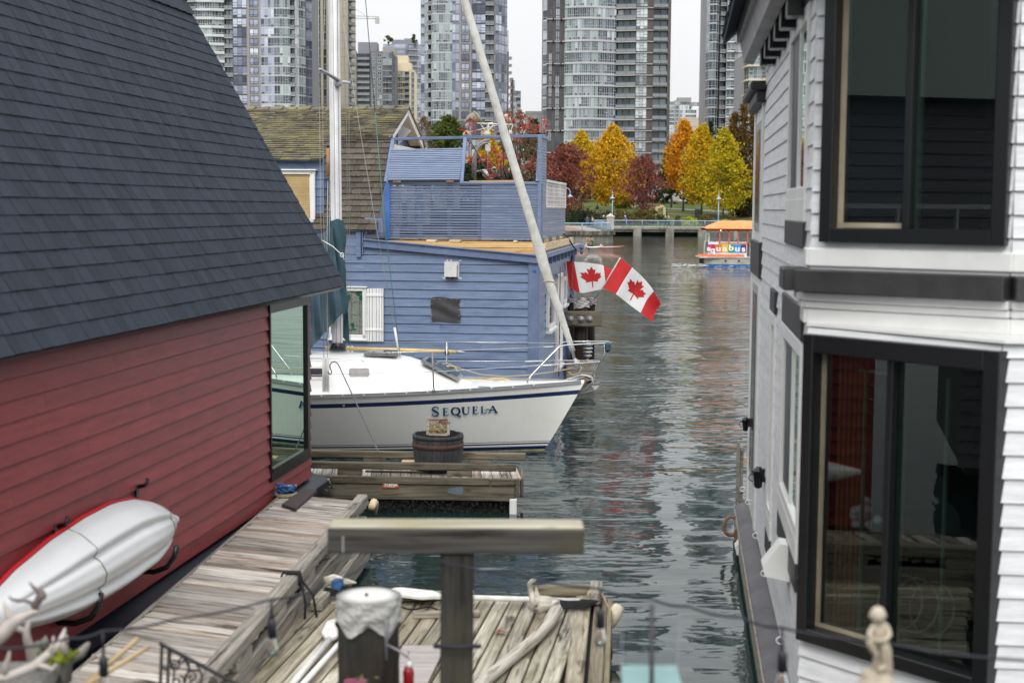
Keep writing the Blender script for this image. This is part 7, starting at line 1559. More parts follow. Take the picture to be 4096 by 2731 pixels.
gam.add([gb(9.5, 3.1, 6.4-3.1*.392-.02), gb(1.11, 3.1, 6.4-3.1*.392-.02), gb(1.11, 0, 6.38), gb(9.5, 0, 6.38)], [(0, 1, 2, 3)], 1); gam.add([gb(1.11, 1.8, 5.66), gb(0, 1.8, 5.66), gb(0, 0, 6.36), gb(1.11, 0, 6.36)], [(0, 1, 2, 3)], 1)
gam.beam(gb(1.2, 1.79, 5.655), gb(0, 1.79, 5.655), .05, .06, mi=1)
gr = gam.build('shake_roof', ['cedar_shake', 'cedar_shake_dark'], blue)
mb = MB()
for i in range(30):
    a = -.02+i*.32
    for s_ in (1, -1):
        o = gb(a, 0, 6.455+.012*(i % 2)); x = gb(a+.40, 0, 6.425)
        mb.add([o, x, x+bk*(-s_*.17)-Z*.075, o+bk*(-s_*.18)-Z*.075, o-Z*.035, x-Z*.03, x+bk*(-s_*.17)-Z*.11, o+bk*(-s_*.18)-Z*.11], [(0, 1, 2, 3), (3, 2, 6, 7), (0, 3, 7, 4), (1, 5, 6, 2)])
mb.build('ridge_cap', 'cedar_shake', gr)
mb = MB(); mb.prism([gb(.33, 3.2, 3.2), gb(.33, 3.2, 3.76), gb(.33, 1.7, 5.6), gb(.33, 0, 6.27), gb(.33, -1.7, 5.6), gb(.33, -3.2, 3.76), gb(.33, -3.2, 3.2)], -bu*.1); mb.build('gable_wall', 'blue_paint', blue)
mb = MB(); siding(mb, gb(.30, 3.2, 0), gb(.30, 1.7, 0), 3.3, 5.55, .17, .02, top=lambda s: 3.72+s*1.25); mb.build('side_shingles', 'blue_paint', blue)
mb = MB()
for s_ in (1, -1):
    mb.beam(gb(.03, 0, 6.33), gb(.03, 1.78*s_, 5.63), .05, .14); mb.quad(gb(.0, 0, 6.33), gb(.33, 0, 6.33), gb(.33, 1.76*s_, 5.64), gb(0, 1.76*s_, 5.64)); pass
mb.build('rake_board', 'white_trim', blue)
mb = MB()
for s_ in (1, -1): mb.beam(gb(.06, 1.72*s_, 5.56), gb(.06, 3.20*s_, 3.70), .05, .09)
mb.build('rake_batten', 'cedar_shake_dark', blue)
mb = MB()
for b in (.75, -.3): mb.prism([gb(.31, b, 6.1), gb(.02, b, 6.02-.1), gb(.31, b, 5.62)], bk*.12)
mb.beam(gb(.22, 1.5, 5.48), gb(.22, -1.5, 5.48), .2, .17); mb.build('gable_bracket', 'white_trim', blue)
mb = MB()
for b0, b1 in ((1.35, 1.25), (.55, .35), (-.35, -.5)): mb.box(gb(.26, (b0+b1)/2, 5.05), (.08, abs(b1-b0)+.05, .75), Mb)
o = mb.build('gable_window', 'white_trim', blue); mb = MB(); mb.box(gb(.30, .4, 5.05), (.02, 1.8, .7), Mb); mb.build('pane', 'stained_glass', o)
# dormer
mb = MB(); siding(mb, gb(7.5, 3.0, 0), gb(1.16, 3.0, 0), 3.72, 5.25, .172, .025, split=.9); siding(mb, gb(1.16, 3.0, 0), gb(1.16, 1.4, 0), 3.72, 5.3, .172, .025, split=.9, top=lambda s: 5.2+.35*s); mb.build('dormer_wall', 'blue_paint', blue)
gp = gb(1.16, 3.03, 0)
def db(x, y): p = RP(x, y, gp, 90+YB); return p
def dbox(m_, x0, x1, y0, y1, th, off):
    p, q = db(x0, y0), db(x1, y1); c = (p+q)/2-bk*(off+th/2); m_.box(c, ((q-p).dot(bu), th, p.z-q.z), Mb, bev=.005)
mb = MB()
for q in ((1000, 1016, 685, 888), (1244, 1264, 690, 888), (1000, 1264, 685, 698), (1000, 1264, 875, 890), (995, 1270, 677, 684)): dbox(mb, *q, .07 if q[2] > 680 else .12, .02)
o = mb.build('dormer_window', 'white_trim', blue); mb = MB(); p, q = db(1010, 692), db(1246, 884)
for i in range(24): z = q.z+(p.z-q.z)*(i+.5)/24; mb.beam(V((p.x, p.y, z))-bk*.02, V((q.x, q.y, z))-bk*.02, .03, .036)
mb.build('blind', 'blind', o)
mb = MB(); mb.tube([P(1238, 708, 28.9), P(1238, 870, 28.9)], .004, 4); mb.build('blind_cord', 'white_trim', o)
mb = MB(); mb.add([bw(a1+.02, -.03, 3.66), bw(a1+.35, .05, 3.63), bw(a1+.3, .25, 3.78), bw(a1+.05, .1, 3.95)], [(0, 1, 2, 3)]); mb.add([bw(a1-.02, -.035, 3.72), bw(a1+.36, -.02, 3.70), bw(a1+.34, .0, 3.98), bw(a1-.02, -.0, 4.0)], [(0, 1, 2, 3)]); mb.build('flashing', 'blue_trim', blue)
# ---- things standing on the roof deck
k = lambda x, y, Y: P(1500+x*.3826, 400+y*.3826, Y)
def leafsheet(c, tip, wd, bow, m_, mb):
    c, tip = V(c), V(tip); ax = tip-c; sd = ax.cross(V((0, 1, 0))).normalized()
    mb.grid(lambda u, v: c+ax*u+sd*(wd*(v-.5)*2*math.sin(math.pi*min(1, u*.92+.06))**.7)+V((0, bow*(1-(2*v-1)**2)*math.sin(math.pi*u), 0))-Z*bow*.5*math.sin(math.pi*u)*(2*v-1)**2, 12, 8)
t = thing('wind_sculpture', 'kinetic wind sculpture with curved sails and cream cups above the roof deck', 'sculpture', k(1180, 900, 32))
mb = MB(); mb.tube([k(1182, 255, 32), k(1180, 460, 32)], .03, 6); mb.tube([k(1060, 246, 32), k(1270, 254, 32), k(1445, 260, 32)], .018, 6); mb.tube([k(1120, 250, 31.6), k(1180, 250, 32), k(1230, 240, 32.5)], .02, 6)
mb.tube([k(1180, 470, 32), k(1178, 620, 32)], .012, 5); mb.box(k(1180, 500, 32), (.12, .12, .2), bev=.03); mb.build('spindle', 'wire_white', t)
def sheet(pts, Yc, dy, m_):
    q = [k(x, y, Yc+dy*(i_ % 3-1)) for i_, (x, y) in enumerate(pts)]; c = sum(q, V((0, 0, 0)))/len(q)+V((0, -.16, .05)); a_ = MB(); n_ = len(q)
    a_.add([c]+q+[c+V((0, .02, 0))]+[p+V((0, .02, 0)) for p in q], [(0, 1+i_, 1+(i_+1) % n_) for i_ in range(n_)]+[(n_+1, n_+2+(i_+1) % n_, n_+2+i_) for i_ in range(n_)]+[(1+i_, n_+2+i_, n_+2+(i_+1) % n_, 1+(i_+1) % n_) for i_ in range(n_)], 0, None, None, True); a_.build('sail', m_, t)
sheet([(925, 268), (940, 215), (965, 170), (1000, 140), (1030, 133), (1052, 155), (1066, 262), (1045, 240), (1010, 230), (970, 236), (945, 250)], 31.8, .03, 'copper_sheet')
sheet([(1022, 108), (1050, 125), (1080, 150), (1110, 195), (1140, 264), (1100, 268), (1068, 262), (1062, 200), (1045, 150)], 32.1, .03, 'copper_sheet')
sheet([(1330, 170), (1360, 150), (1388, 148), (1415, 180), (1442, 258), (1410, 242), (1370, 238), (1345, 245)], 32.2, .03, 'cup_cream')
sheet([(1228, 252), (1245, 228), (1264, 210), (1280, 230), (1290, 256), (1260, 250)], 32.1, .02, 'cup_cream')
for x, y in ((960, 358), (1172, 360), (1408, 352), (1415, 405)): mb = MB(); mb.lathe(k(x, y, 31.8), [(.001, .08), (.05, .065), (.08, .02), (.09, -.04), (.08, -.04), (.06, .01), (.001, .055)] if y < 400 else [(.001, .08), (.07, .04), (.08, -.05)], 12); mb.build('cup', 'cup_cream', t)
mb = MB()
for p, q in (((1300, 260), (960, 345)), ((1180, 260), (1172, 345)), ((1395, 258), (1400, 335)), ((1440, 258), (1420, 335)), ((1100, 252), (1172, 345)), ((1240, 255), (1172, 345))): mb.tube([k(*p, 32), k(*q, 31.9)], .009, 4)
mb.build('stay_wire', 'wire_white', t)
t = thing('lamp_arch', 'curved double tube metal arch with pierced rungs on the roof deck', 'arch', k(1040, 900, 31))
arch = [(1043, 870), (1045, 700), (1048, 600), (1062, 540), (1090, 490), (1130, 455), (1180, 445)]; arch2 = [(1022, 810), (1024, 650), (1035, 580), (1060, 510), (1095, 455), (1140, 428), (1185, 420)]
mb = MB(); mb.tube([k(*p, 31) for p in arch], .035, 7); mb.tube([k(*p, 31) for p in arch2], .03, 7); mb.build('tube', 'arch_metal', t)
for p, q in (((1022, 720), (1044, 720)), ((1022, 780), (1044, 780)), ((1036, 595), (1050, 600)), ((1078, 490), (1090, 500)), ((1024, 745), (1044, 745))): mb = MB(); mb.tube([k(*p, 31), k(*q, 31)], .022, 6); mb.build('rung', 'arch_metal', t)
t = thing('wire_bird', 'white wire bird sculpture with fanned wings hanging over the roof deck', 'sculpture', k(1190, 760, 31.2)); mb = MB()
mb.tube([k(1060, 748, 31.2), k(1130, 735, 31.2), k(1230, 720, 31.2), k(1240, 705, 31.2), k(1300, 722, 31.2)], .016, 5); mb.tube([k(1180, 500, 31.2), k(1178, 735, 31.2)], .006, 4); mb.build('body', 'wire_white', t); mb = MB()
for i in range(9): mb.tube([k(1150+i*2, 725, 31.2), k(1128+i*7, 760+i*2, 31.1), k(1128+i*8, 795+8*math.sin(i*.5)+i*2.5, 31.1)], .006, 4); mb.tube([k(1210+i*3, 735, 31.2), k(1220+i*4, 765, 31.3), k(1200+i*8, 800-i*2, 31.3)], .006, 4)
mb.build('wing', 'wire_white', t)
t = thing('sumac', 'thin branched shrub with scattered red leaf plumes on the roof deck', 'shrub', k(1390, 870, 30.8)); mb = MB(); ends = []
root = k(1390, 880, 30.8)
red_pts = [(955, 345), (1040, 330), (1035, 215), (995, 258), (920, 300), (1115, 870), (985, 650), (1060, 590), (1165, 630), (1200, 660), (1130, 600), (1290, 590), (1250, 540), (1330, 640), (1380, 740), (1340, 560), (1200, 710), (1220, 790), (1280, 800), (1440, 510), (1480, 580), (1630, 660), (1570, 705), (1495, 295), (1555, 300), (1620, 265), (1525, 165), (1610, 200), (1450, 225), (1545, 265), (1700, 275), (1770, 325), (1790, 270), (1775, 215), (1340, 170), (1360, 210), (1400, 160), (1650, 320), (1490, 410), (1430, 370), (1460, 590), (1240, 500), (1310, 700), (1100, 640), (1000, 610), (1270, 640), (1350, 600), (1180, 830), (1690, 690), (1410, 640)]
for x, y in red_pts:
    Yq = 30.8+rnd.uniform(-.7, .7); e = k(x, y, Yq); ends.append(e)
for e in ends[::2]:
    m_ = root.lerp(e, .5)+V((rnd.uniform(-.1, .1), 0, -.15)); mb.tube([root, root.lerp(m_, .6)+V((rnd.uniform(-.08, .08), 0, 0)), m_, e], [.022, .016, .011, .005], 4)
mb.build('branches', 'bark', t); mb = MB()
mat('sumac_red', (.42, .045, .035), (.55, .10, .07), rough=.8, ns=3, tone=.35, bump=0, trans=.35)
for e in ends:
    for i in range(24):
        d = V((rnd.gauss(0, 1), rnd.gauss(0, 1), rnd.gauss(0, 1))).normalized(); p = e+d*abs(rnd.gauss(0, .055)); f = (d+V((0, 0, -.3))).normalized()*.045; u_ = f.orthogonal().normalized()*.010; mb.add([p-f, p+u_, p+f, p-u_], [(0, 1, 2, 3)])
mb.build('leaves', 'sumac_red', t)
t = thing('pot', 'timber tub holding the red plumed shrub', 'pot', root-Z*.6); mb = MB(); mb.lathe(root-Z*.62, [(.25, 0), (.32, .5), (.28, .5), (.26, .42), (.001, .42)], 12); mb.build('tub', 'dock_wood_dark', t); mb = MB(); mb.lathe(root-Z*.2, [(.27, 0), (.001, .02)], 12); mb.build('soil', 'soil', t)
mb = MB()
for i in range(26): e = k(1910+rnd.uniform(-1000, -850)*0-620+rnd.uniform(-20, 20), 375+rnd.uniform(-25, 20), 31.2); d = V((rnd.gauss(0, .4), rnd.gauss(0, .3), -1)).normalized()*.05; u_ = d.orthogonal().normalized()*.016; mb.add([e-d, e+u_, e+d, e-u_], [(0, 1, 2, 3)])
tag(mb.build('dry_sprig', 'dry_red'), 'sprig of dry brown leaves hanging before the white gable', 'leaf sprig')
# ---- piling cluster with flags
PQ = lambda x, y, Y=35.0: P(2000+x*.4464, 950+y*.4464, Y)
t = thing('piling_cluster', 'cluster of dark mooring piles with torn pale caps behind the bow', 'piling', PQ(730, 1200, 35)*1.0-Z*0)
def pile(x0, x1, ytop, Y, capb, m_='pile_wood'):
    c = PQ((x0+x1)/2, ytop, Y); r_ = (PQ(x1, ytop, Y).x-PQ(x0, ytop, Y).x)/2; a = MB(); a.tube([(c.x, Y, -1), (c.x, Y, .8), (c.x, Y, c.z)], [r_*1.08, r_*1.02, r_], 14)
    a.l = [V((q.x, q.y*.4, q.z*.4)) for q in a.l]; a.build('pile', m_, t)
    a = MB(); n = 26; lowz = [c.z-PQ(0, capb, Y).z*1+0 for _ in range(n)]; base = c.z-PQ(700, capb, Y).z; vs = []
    for kk in range(5):
        for j in range(n): q = 6.2832*j/n; rr = r_+.025+.02*math.sin(j*1.3+kk*2)*(kk > 0); vs.append(V((c.x+rr*math.cos(q), Y+rr*math.sin(q), c.z+.01-base*(.88+.12*math.sin(j*.5))*kk/4)))
    a.add(vs, [(kk*n+j, (kk+1)*n+j, (kk+1)*n+(j+1) % n, kk*n+(j+1) % n) for kk in range(4) for j in range(n)]); a.lathe((c.x, Y, c.z), [(r_+.025, .01), (.001, .05)], 20); a.build('pile_cap', 'tarp_cap', t)
pile(670, 790, 572, 34.8, 640); pile(782, 852, 555, 35.3, 615); pile(598, 672, 560, 35.4, 590); pile(700, 775, 555, 35.8, 580)
mb = MB(); p, q = PQ(560, 728, 34.5), PQ(915, 728, 34.5); mb.beam(p, q, .18, .37, bev=.02); mb.build('cross_timber', 'dock_wood_dark', t)
for x in (725, 803, 632): mb = MB(); mb.lathe(PQ(x, 733, 34.4), [(.085, -.02), (.085, .01), (.03, .03), (.03, .06), (.001, .06)], 12, M=Matrix.Rotation(R(90), 3, 'X')); mb.build('bolt', 'galvanised', t)
mb = MB(); p, q = PQ(590, 1190, 34.6), PQ(850, 1190, 34.6); mb.beam(p, q, .3, .5, bev=.02); mb.build('low_timber', 'rail_wood', t)
t = thing('louvred_lantern', 'grey louvred lantern fixed beside the piles above the bow rail', 'lantern', PQ(785, 1095, 34.2)); mb = MB(); c = PQ(785, 1090, 34.2)
for i, (r_, h) in enumerate(((.10, .10), (.11, .19), (.12, .28), (.12, .37))): mb.lathe(c+Z*h, [(r_*1.05, -.03), (r_, 0), (.05, .04)], 14)
mb.lathe(c, [(.03, 0), (.06, .07)], 10); mb.lathe(c+Z*.37, [(.11, 0), (.001, .10)], 14); mb.build('louvre', 'galvanised', t); mb = MB(); mb.tube([c+Z*.02, c+Z*.4], .05, 8); mb.build('core', 'arch_metal', t)
mb = MB()
for i in range(40): p = P(2292-i*.12, 1026+i*4.6, 33.2); mb.tube([p+V((.012*math.cos(q)*(i % 2), .012*math.cos(q)*(1-i % 2), .02*math.sin(q))) for q in [j*1.26 for j in range(6)]], .004, 4)
tag(mb.build('rusty_chain', 'rust'), 'thin rusty chain hanging from the blue gutter corner past the flag', 'chain')
mb = MB(); mb.tube([P(2255, 935, 33.5), P(2275, 955, 33.6), P(2292, 985, 33.7), P(2304, 998, 33.7)], .02, 6); tag(mb.build('black_cable', 'cable'), 'black cable drooping from the roof deck to the gutter corner', 'cable')
# flags
LEAF = [(0, 1), (.16, .70), (.35, .80), (.26, .30), (.48, .52), (.54, .40), (.83, .46), (.74, .18), (.88, .10), (.48, -.24), (.53, -.40), (.05, -.32), (.05, -.85)]
LEAF = LEAF + [(-x, y) for x, y in LEAF[:0:-1]]
LEAF_P = [(-x, y) for x, y in LEAF[12:]] if False else LEAF
def flag(label, fn, hoist, pole_pts, group, flip=1):
    t = thing('flag', label, 'flag', pole_pts[0], group); a = MB(); a.tube(pole_pts, .016, 8); a.build('flag_pole', 'flag_pole', t)
    a = MB(); us = [i/40 for i in range(41)]; a.grid(fn, 40, 16, mfn=lambda u, v: 0 if (u < .249 or u > .749) else 1); a.build('cloth', ['flag_red', 'flag_white'], t)
    for off in (.006, -.006):
        a = MB(); pts = []
        dense = []
        for i in range(len(LEAF)):
            x0, y0 = LEAF[i]; x1, y1 = LEAF[(i+1) % len(LEAF)]
            for kk in range(4): dense.append((x0+(x1-x0)*kk/4, y0+(y1-y0)*kk/4))
        def at(x, y):
            u, v = .5+x*.215*flip, .48+y*.40; e = .01; p = fn(u, v); n_ = (fn(u+e, v)-p).cross(fn(u, v+e)-p).normalized(); return p+n_*off
        n = len(dense); c = [at(x*.5, y*.5) for x, y in dense]; o = at(0, 0)
        vs = [o]+[at(x*f, y*f) for f in (.33, .66, 1) for x, y in dense]; fs = [(0, 1+i, 1+(i+1) % n) for i in range(n)]
        for r_ in range(2): fs += [(1+r_*n+i, 1+(r_+1)*n+i, 1+(r_+1)*n+(i+1) % n, 1+r_*n+(i+1) % n) for i in range(n)]
        a.add(vs, fs, 0, .5); a.build('maple_leaf', 'flag_red', t)
def coons(c0, c1, d0, d1):   # c0,c1: bottom/top curves in u; d0,d1: hoist/fly in v
    return lambda u, v: c0(u)*(1-v)+c1(u)*v+d0(v)*(1-u)+d1(v)*u-(c0(0)*(1-u)*(1-v)+c0(1)*u*(1-v)+c1(0)*(1-u)*v+c1(1)*u*v)
def poly(pts):
    def f(u):
        x = u*(len(pts)-1); i = min(len(pts)-2, int(x)); k_ = x-i
        p0, p1, p2, p3 = pts[max(0, i-1)], pts[i], pts[i+1], pts[min(len(pts)-1, i+2)]
        return .5*((2*p1)+(p2-p0)*k_+(2*p0-5*p1+4*p2-p3)*k_**2+(3*p1-p0-3*p2+p3)*k_**3)
    return f
FQ = lambda x, y, Y: P(2200+x*.3827, 700+y*.3827, Y)
top2 = [FQ(735, 868, 34), FQ(860, 965, 33.92), FQ(985, 1085, 34.02), FQ(1085, 1212, 33.9), FQ(1160, 1352, 33.98)]; bot2 = [FQ(552, 1182, 34), FQ(688, 1245, 33.9), FQ(818, 1345, 34.03), FQ(945, 1440, 33.93), FQ(1076, 1536, 34.02)]
fn2 = coons(poly(bot2), poly(top2), lambda v: bot2[0].lerp(top2[0], v), poly([bot2[4], FQ(1110, 1420, 34.1), top2[4]]))
flag('maple leaf flag flying out front on the slanted pole above the piles', lambda u, v: fn2(u, v)+V((0, .035*math.sin(u*13+v*3)*u, 0)), None, [FQ(462, 1300, 34.6), FQ(548, 1182, 34.0), FQ(735, 864, 34.0)], 'flags on the piling')
top1 = [FQ(170, 900, 34.6), FQ(250, 905, 34.6), FQ(430, 922, 34.5), FQ(560, 945, 34.62), FQ(690, 1010, 34.55)]; bot1 = [FQ(190, 1165, 34.6), FQ(312, 1230, 34.5), FQ(450, 1212, 34.62), FQ(585, 1185, 34.5), FQ(700, 1150, 34.6)]
fn1 = coons(poly(bot1), poly(top1), lambda v: bot1[0].lerp(top1[0], v), lambda v: bot1[4].lerp(top1[4], v))
flag('maple leaf flag half hidden between the blue house and the other flag', lambda u, v: fn1(u, v)+V((0, .03*math.sin(u*12+v*2), 0)), None, [FQ(242, 1282, 34.9), FQ(190, 1165, 34.6), FQ(160, 880, 34.6)], 'flags on the piling')
# ------------------------------------------------------------------ white float home on the right
WY = math.degrees(math.atan(.118)); wu = V((math.sin(R(WY)), math.cos(R(WY)), 0)); wn_ = V((-wu.y, wu.x, 0))
WA = V((2.165, 10.3, 0))
def ww(s, d, z): return WA + wu*s + wn_*d + Z*z       # s away from the camera, d out over the water, z up
def wp(x, y, d=0.0): p = RP(x, y, WA+wn_*d, WY); return ((p-WA).dot(wu), p.z)
Mw = Matrix((wn_, wu, Z)).transposed()
wh = thing('float_home', 'white clapboard float home with black framed bay windows', 'house', ww(3, -2, 0))
EW = .155
SF = wp(3060, 700)[0]
def win_rect(x0, x1, yt, yb):
    sN, sF = wp(x1, (yt+yb)/2)[0], wp(x0, (yt+yb)/2)[0]; return sN, sF, wp((x0+x1)/2, yb)[1], wp((x0+x1)/2, yt)[1]
Wn = {'up': win_rect(3169, 3243, 90, 790), 'lo': win_rect(3136, 3213, 1330, 2080), 'nar': win_rect(3086, 3103, 1250, 2090)}
cuts = [(SF-b-.0, SF-a, c, d) for a, b, c, d in Wn.values()]
mb = MB(); siding(mb, ww(SF, 0, 0), ww(-.0, 0, 0), .48, 6.2, EW, .022, cuts=cuts); mb.build('wall', 'white_paint', wh)
mb = MB(); mb.box(ww(SF, -.03, 3.3), (.08, .10, 5.7), Mw); mb.build('corner_board', 'white_trim', wh)
mat('reflection_navy2', (.012, .016, .026), rough=.35, tone=.1, bump=0)
def wall_window(key, lint, sill, two=True):
    a, b, c, d = Wn[key]; f = .07; m_ = MB()
    for s0, s1, z0, z1 in ((a-.02, a+f, c-.02, d+.02), (b-f, b+.02, c-.02, d+.02), (a+f, b-f, c-.02, c+.08), (a+f, b-f, d-.10, d+.02)): m_.box(ww((s0+s1)/2, .012, (z0+z1)/2), (.05, s1-s0, z1-z0), Mw, bev=.008)
    if two: m_.box(ww((a*.52+b*.48), .005, (c+d)/2), (.035, .06, d-c), Mw)
    o = m_.build('window', 'white_trim', wh); mm_ = a*.5+b*.5; m_ = MB(); m_.quad(ww(mm_, .008, c+.08), ww(a+f, .008, c+.08), ww(a+f, .008, d-.1), ww(mm_, .008, d-.1)); m_.build('pane', 'wall_glass', o)
    m_ = MB(); m_.box(ww((b-f+mm_)/2, -.01, (c+d)/2), (.03, b-f-mm_, d-c-.2), Mw); m_.build('dark_panel', 'reflection_navy2', o)
    m_ = MB(); m_.box(ww((a+b)/2, .012, d+lint/2+.03), (.06, b-a+.1, lint), Mw, bev=.006); m_.build('lintel', 'charcoal', o)
    m_ = MB(); m_.box(ww((a+b)/2, .012, c-.10), (.055, b-a+.06, .18), Mw, bev=.006); m_.build('sill', 'white_trim', o)
    m_ = MB(); m_.box(ww((a+b)/2, .01, c-.19-sill/2), (.06, b-a+.08, sill), Mw, bev=.006); m_.build('apron', 'charcoal', o)
wall_window('up', .30, .20); wall_window('lo', .26, .22); wall_window('nar', .22, .22, False)
mb = MB(); mb.box(ww(SF/2+.2, -1.2, 3.2), (.05, SF+.5, 5.6), Mw); mb.build('inner_wall', 'dark_void', wh)
# smooth far bay with a tall window
s0, s1 = SF+.02, wp(3018, 1000)[0]
mb = MB(); mb.box(ww((s0+s1)/2, -.98, 2.95), (2.0, s1-s0, 5.05), Mw); 
for s_ in (s0+.10, s1-.12): mb.box(ww(s_, .02, 2.95), (.04, .18, 5.0), Mw, bev=.006)
mb.build('far_bay', 'white_trim', wh)
for z0, z1 in ((3.95, 5.25), (.9, 3.3)):
    mb = MB(); mb.box(ww((s0+s1)/2, .022, (z0+z1)/2), (.02, (s1-s0)*.62, z1-z0), Mw); o = mb.build('window', 'grey_trim', wh); mb = MB(); mb.box(ww((s0+s1)/2, .034, (z0+z1)/2), (.01, (s1-s0)*.40, z1-z0-.2), Mw); mb.build('pane', 'port_dark', o)
mb = MB(); mb.box(ww((s0+s1)/2, .02, 3.62), (.06, s1-s0+.1, .42), Mw, bev=.01); mb.build('apron', 'charcoal', wh)
mb = MB(); mb.box(ww((s0+s1)/2-.05, .05, 5.60), (.28, s1-s0+.25, .10), Mw, bev=.02); mb.box(ww((s0+s1)/2-.05, .03, 5.49), (.18, s1-s0+.1, .14), Mw, bev=.02); mb.build('bay_roof', 'charcoal', wh)
# eave of the main roof with black blocks
mb = MB(); mb.prism([ww(6.1, .16, 5.84), ww(6.1, .27, 5.86), ww(6.1, .31, 6.06), ww(6.1, .16, 6.1)], -wu*8.2); mb.build('eave_fascia', 'grey_trim', wh)
mb = MB(); mb.prism([ww(6.1, .27, 6.07), ww(6.1, .35, 6.09), ww(6.1, .35, 6.22), ww(6.1, .27, 6.2)], -wu*8.2); mb.build('gutter_board', 'grey_trim', wh)
mb = MB(); mb.prism([ww(6.05, .0, 5.99), ww(6.05, .22, 5.95), ww(6.05, .22, 6.02), ww(6.05, .0, 6.06)], -wu*8.1); mb.build('soffit', 'grey_trim', wh)
for i in range(6): mb = MB(); mb.box(ww(4.55-.74*i, .08, 5.79), (.17, .22, .22), Mw, bev=.008); mb.build('eave_block', 'black_gloss', wh)
mb = MB(); sr = V((wn_.x*-1.6, wn_.y*-1.6, 1.5))
o_ = ww(6.4, .50, 6.18); shingles(mb, o_, -wu, sr, 8.5, 2.2, .14, (.12, .3), .02, ragged=.02)
q = [o_, o_-wu*8.5, o_-wu*8.5+sr, o_+sr]; mb.add([p-Z*.02 for p in q]+[p-Z*.10 for p in q], [(0, 3, 2, 1)[::-1], (4, 5, 6, 7)[::-1], (0, 1, 5, 4), (0, 4, 7, 3)], 0, .3); mb.build('roof', 'asphalt_shingle', wh)
# bay fronts
B1_ = V((3.30, 9.42, 0)); B2_ = V((6.0, 9.0, 0)); C0 = V((2.14, 10.22, 0)); C1 = V((3.12, 9.0, 0)); C2 = V((6.0, 8.75, 0))
def plane(p, q):
    d = (q-p).normalized(); yaw = math.degrees(math.atan2(d.x, d.y)); n_ = V((-d.y, d.x, 0)); n_ = n_ if n_.y < 0 else -n_
    return (lambda x, y: RP(x, y, p, yaw)), d, n_, Matrix((d, n_, Z)).transposed()
up_, du, nu_, Mu = plane(WA, B1_); lo_, dl, nl_, Ml = plane(C0, C1)
def bay_window(fn, d, n_, M_, x0, x1, yt, yb, bars, mull, name, p0, p1, z0, z1, lastx):
    """window frame given by its photo edges on the bay plane"""
    a = (fn(x0, (yt+yb)/2)-p0).dot(d); b = (fn(x1, (yt+yb)/2)-p0).dot(d); zt, zb = fn((x0+x1)/2, yt).z, fn((x0+x1)/2, yb).z
    at = lambda s, o, z: p0+d*s+n_*o+Z*z
    m_ = MB(); mb_ = MB(); lb, rb, bb, tb = bars
    for s0, s1, c, e in ((a, a+lb, zb, zt), (b-rb, b, zb, zt), (a+lb, b-rb, zb, zb+bb), (a+lb, b-rb, zt-tb, zt)): m_.box(at((s0+s1)/2, .02, (c+e)/2), (s1-s0, .14, e-c), M_, bev=.006)
    sm_ = a+(b-a)*mull; m_.box(at(sm_, .0, (zb+zt)/2), (.05, .10, zt-zb-bb-tb), M_, bev=.004)
    o = m_.build('window', 'black_frame', wh)
    m_ = MB(); m_.quad(at(a+lb, -.02, zb+bb), at(b-rb, -.02, zb+bb), at(b-rb, -.02, zt-tb), at(a+lb, -.02, zt-tb)); m_.build('pane', 'bay_glass', o)
    m_ = MB()
    m_.box(at(a+lb+.025, -.05, (zb+zt)/2), (.045, .06, zt-zb-bb-tb), M_); m_.box(at((a+sm_)/2, -.05, zb+bb+.02), (sm_-a-lb, .06, .035), M_); m_.build('inner_trim', 'cream_frame', o)
    m_ = MB(); m_.box(at(sm_+.045, -.05, (zb+zt)/2), (.03, .05, zt-zb-bb-tb), M_); m_.build('sash', 'sash_green', o)
    return a, b, zb, zt, at, o
mat('sash_green', (.10, .16, .12), rough=.4, tone=0, bump=0); mat('room_dark', (.022, .018, .016), rough=.9, ns=2, tone=.1, bump=0); mat('curtain_orange', (.22, .075, .02), rough=.9, ns=9, tone=.3, bump=.3); mat('reflection_navy', (.012, .016, .024), rough=.8, tone=.1, bump=0); mat('glass_edge', (.16, .30, .21), rough=.3, tone=0, bump=0)
ua, ub, uzb, uzt, uat, uo = bay_window(up_, du, nu_, Mu, 3312, 4062, -330, 975, (.09, .10, .10, .10), .47, 'u', WA, B1_, 0, 0, 0)
la, lb_, lzb, lzt, lat, loo = bay_window(lo_, dl, nl_, Ml, 3226, 4006, 1366, 2668, (.09, .115, .10, .13), .46, 'l', C0, C1, 0, 0, 0)
LU, LL = (B1_-WA).length, (C1-C0).length
mb = MB(); siding(mb, WA, B1_, 3.40, 6.2, EW, .03, cuts=[(ua+.02, ub-.02, uzb+.02, 7)]); siding(mb, B1_, B2_, 3.40, 6.2, EW, .03)
siding(mb, C0, C1, .48, 3.36, EW, .03, cuts=[(la+.02, lb_-.02, lzb+.02, lzt-.02)]); siding(mb, C1, C2, .48, 3.36, EW, .03); mb.build('bay_wall', 'white_paint', wh)
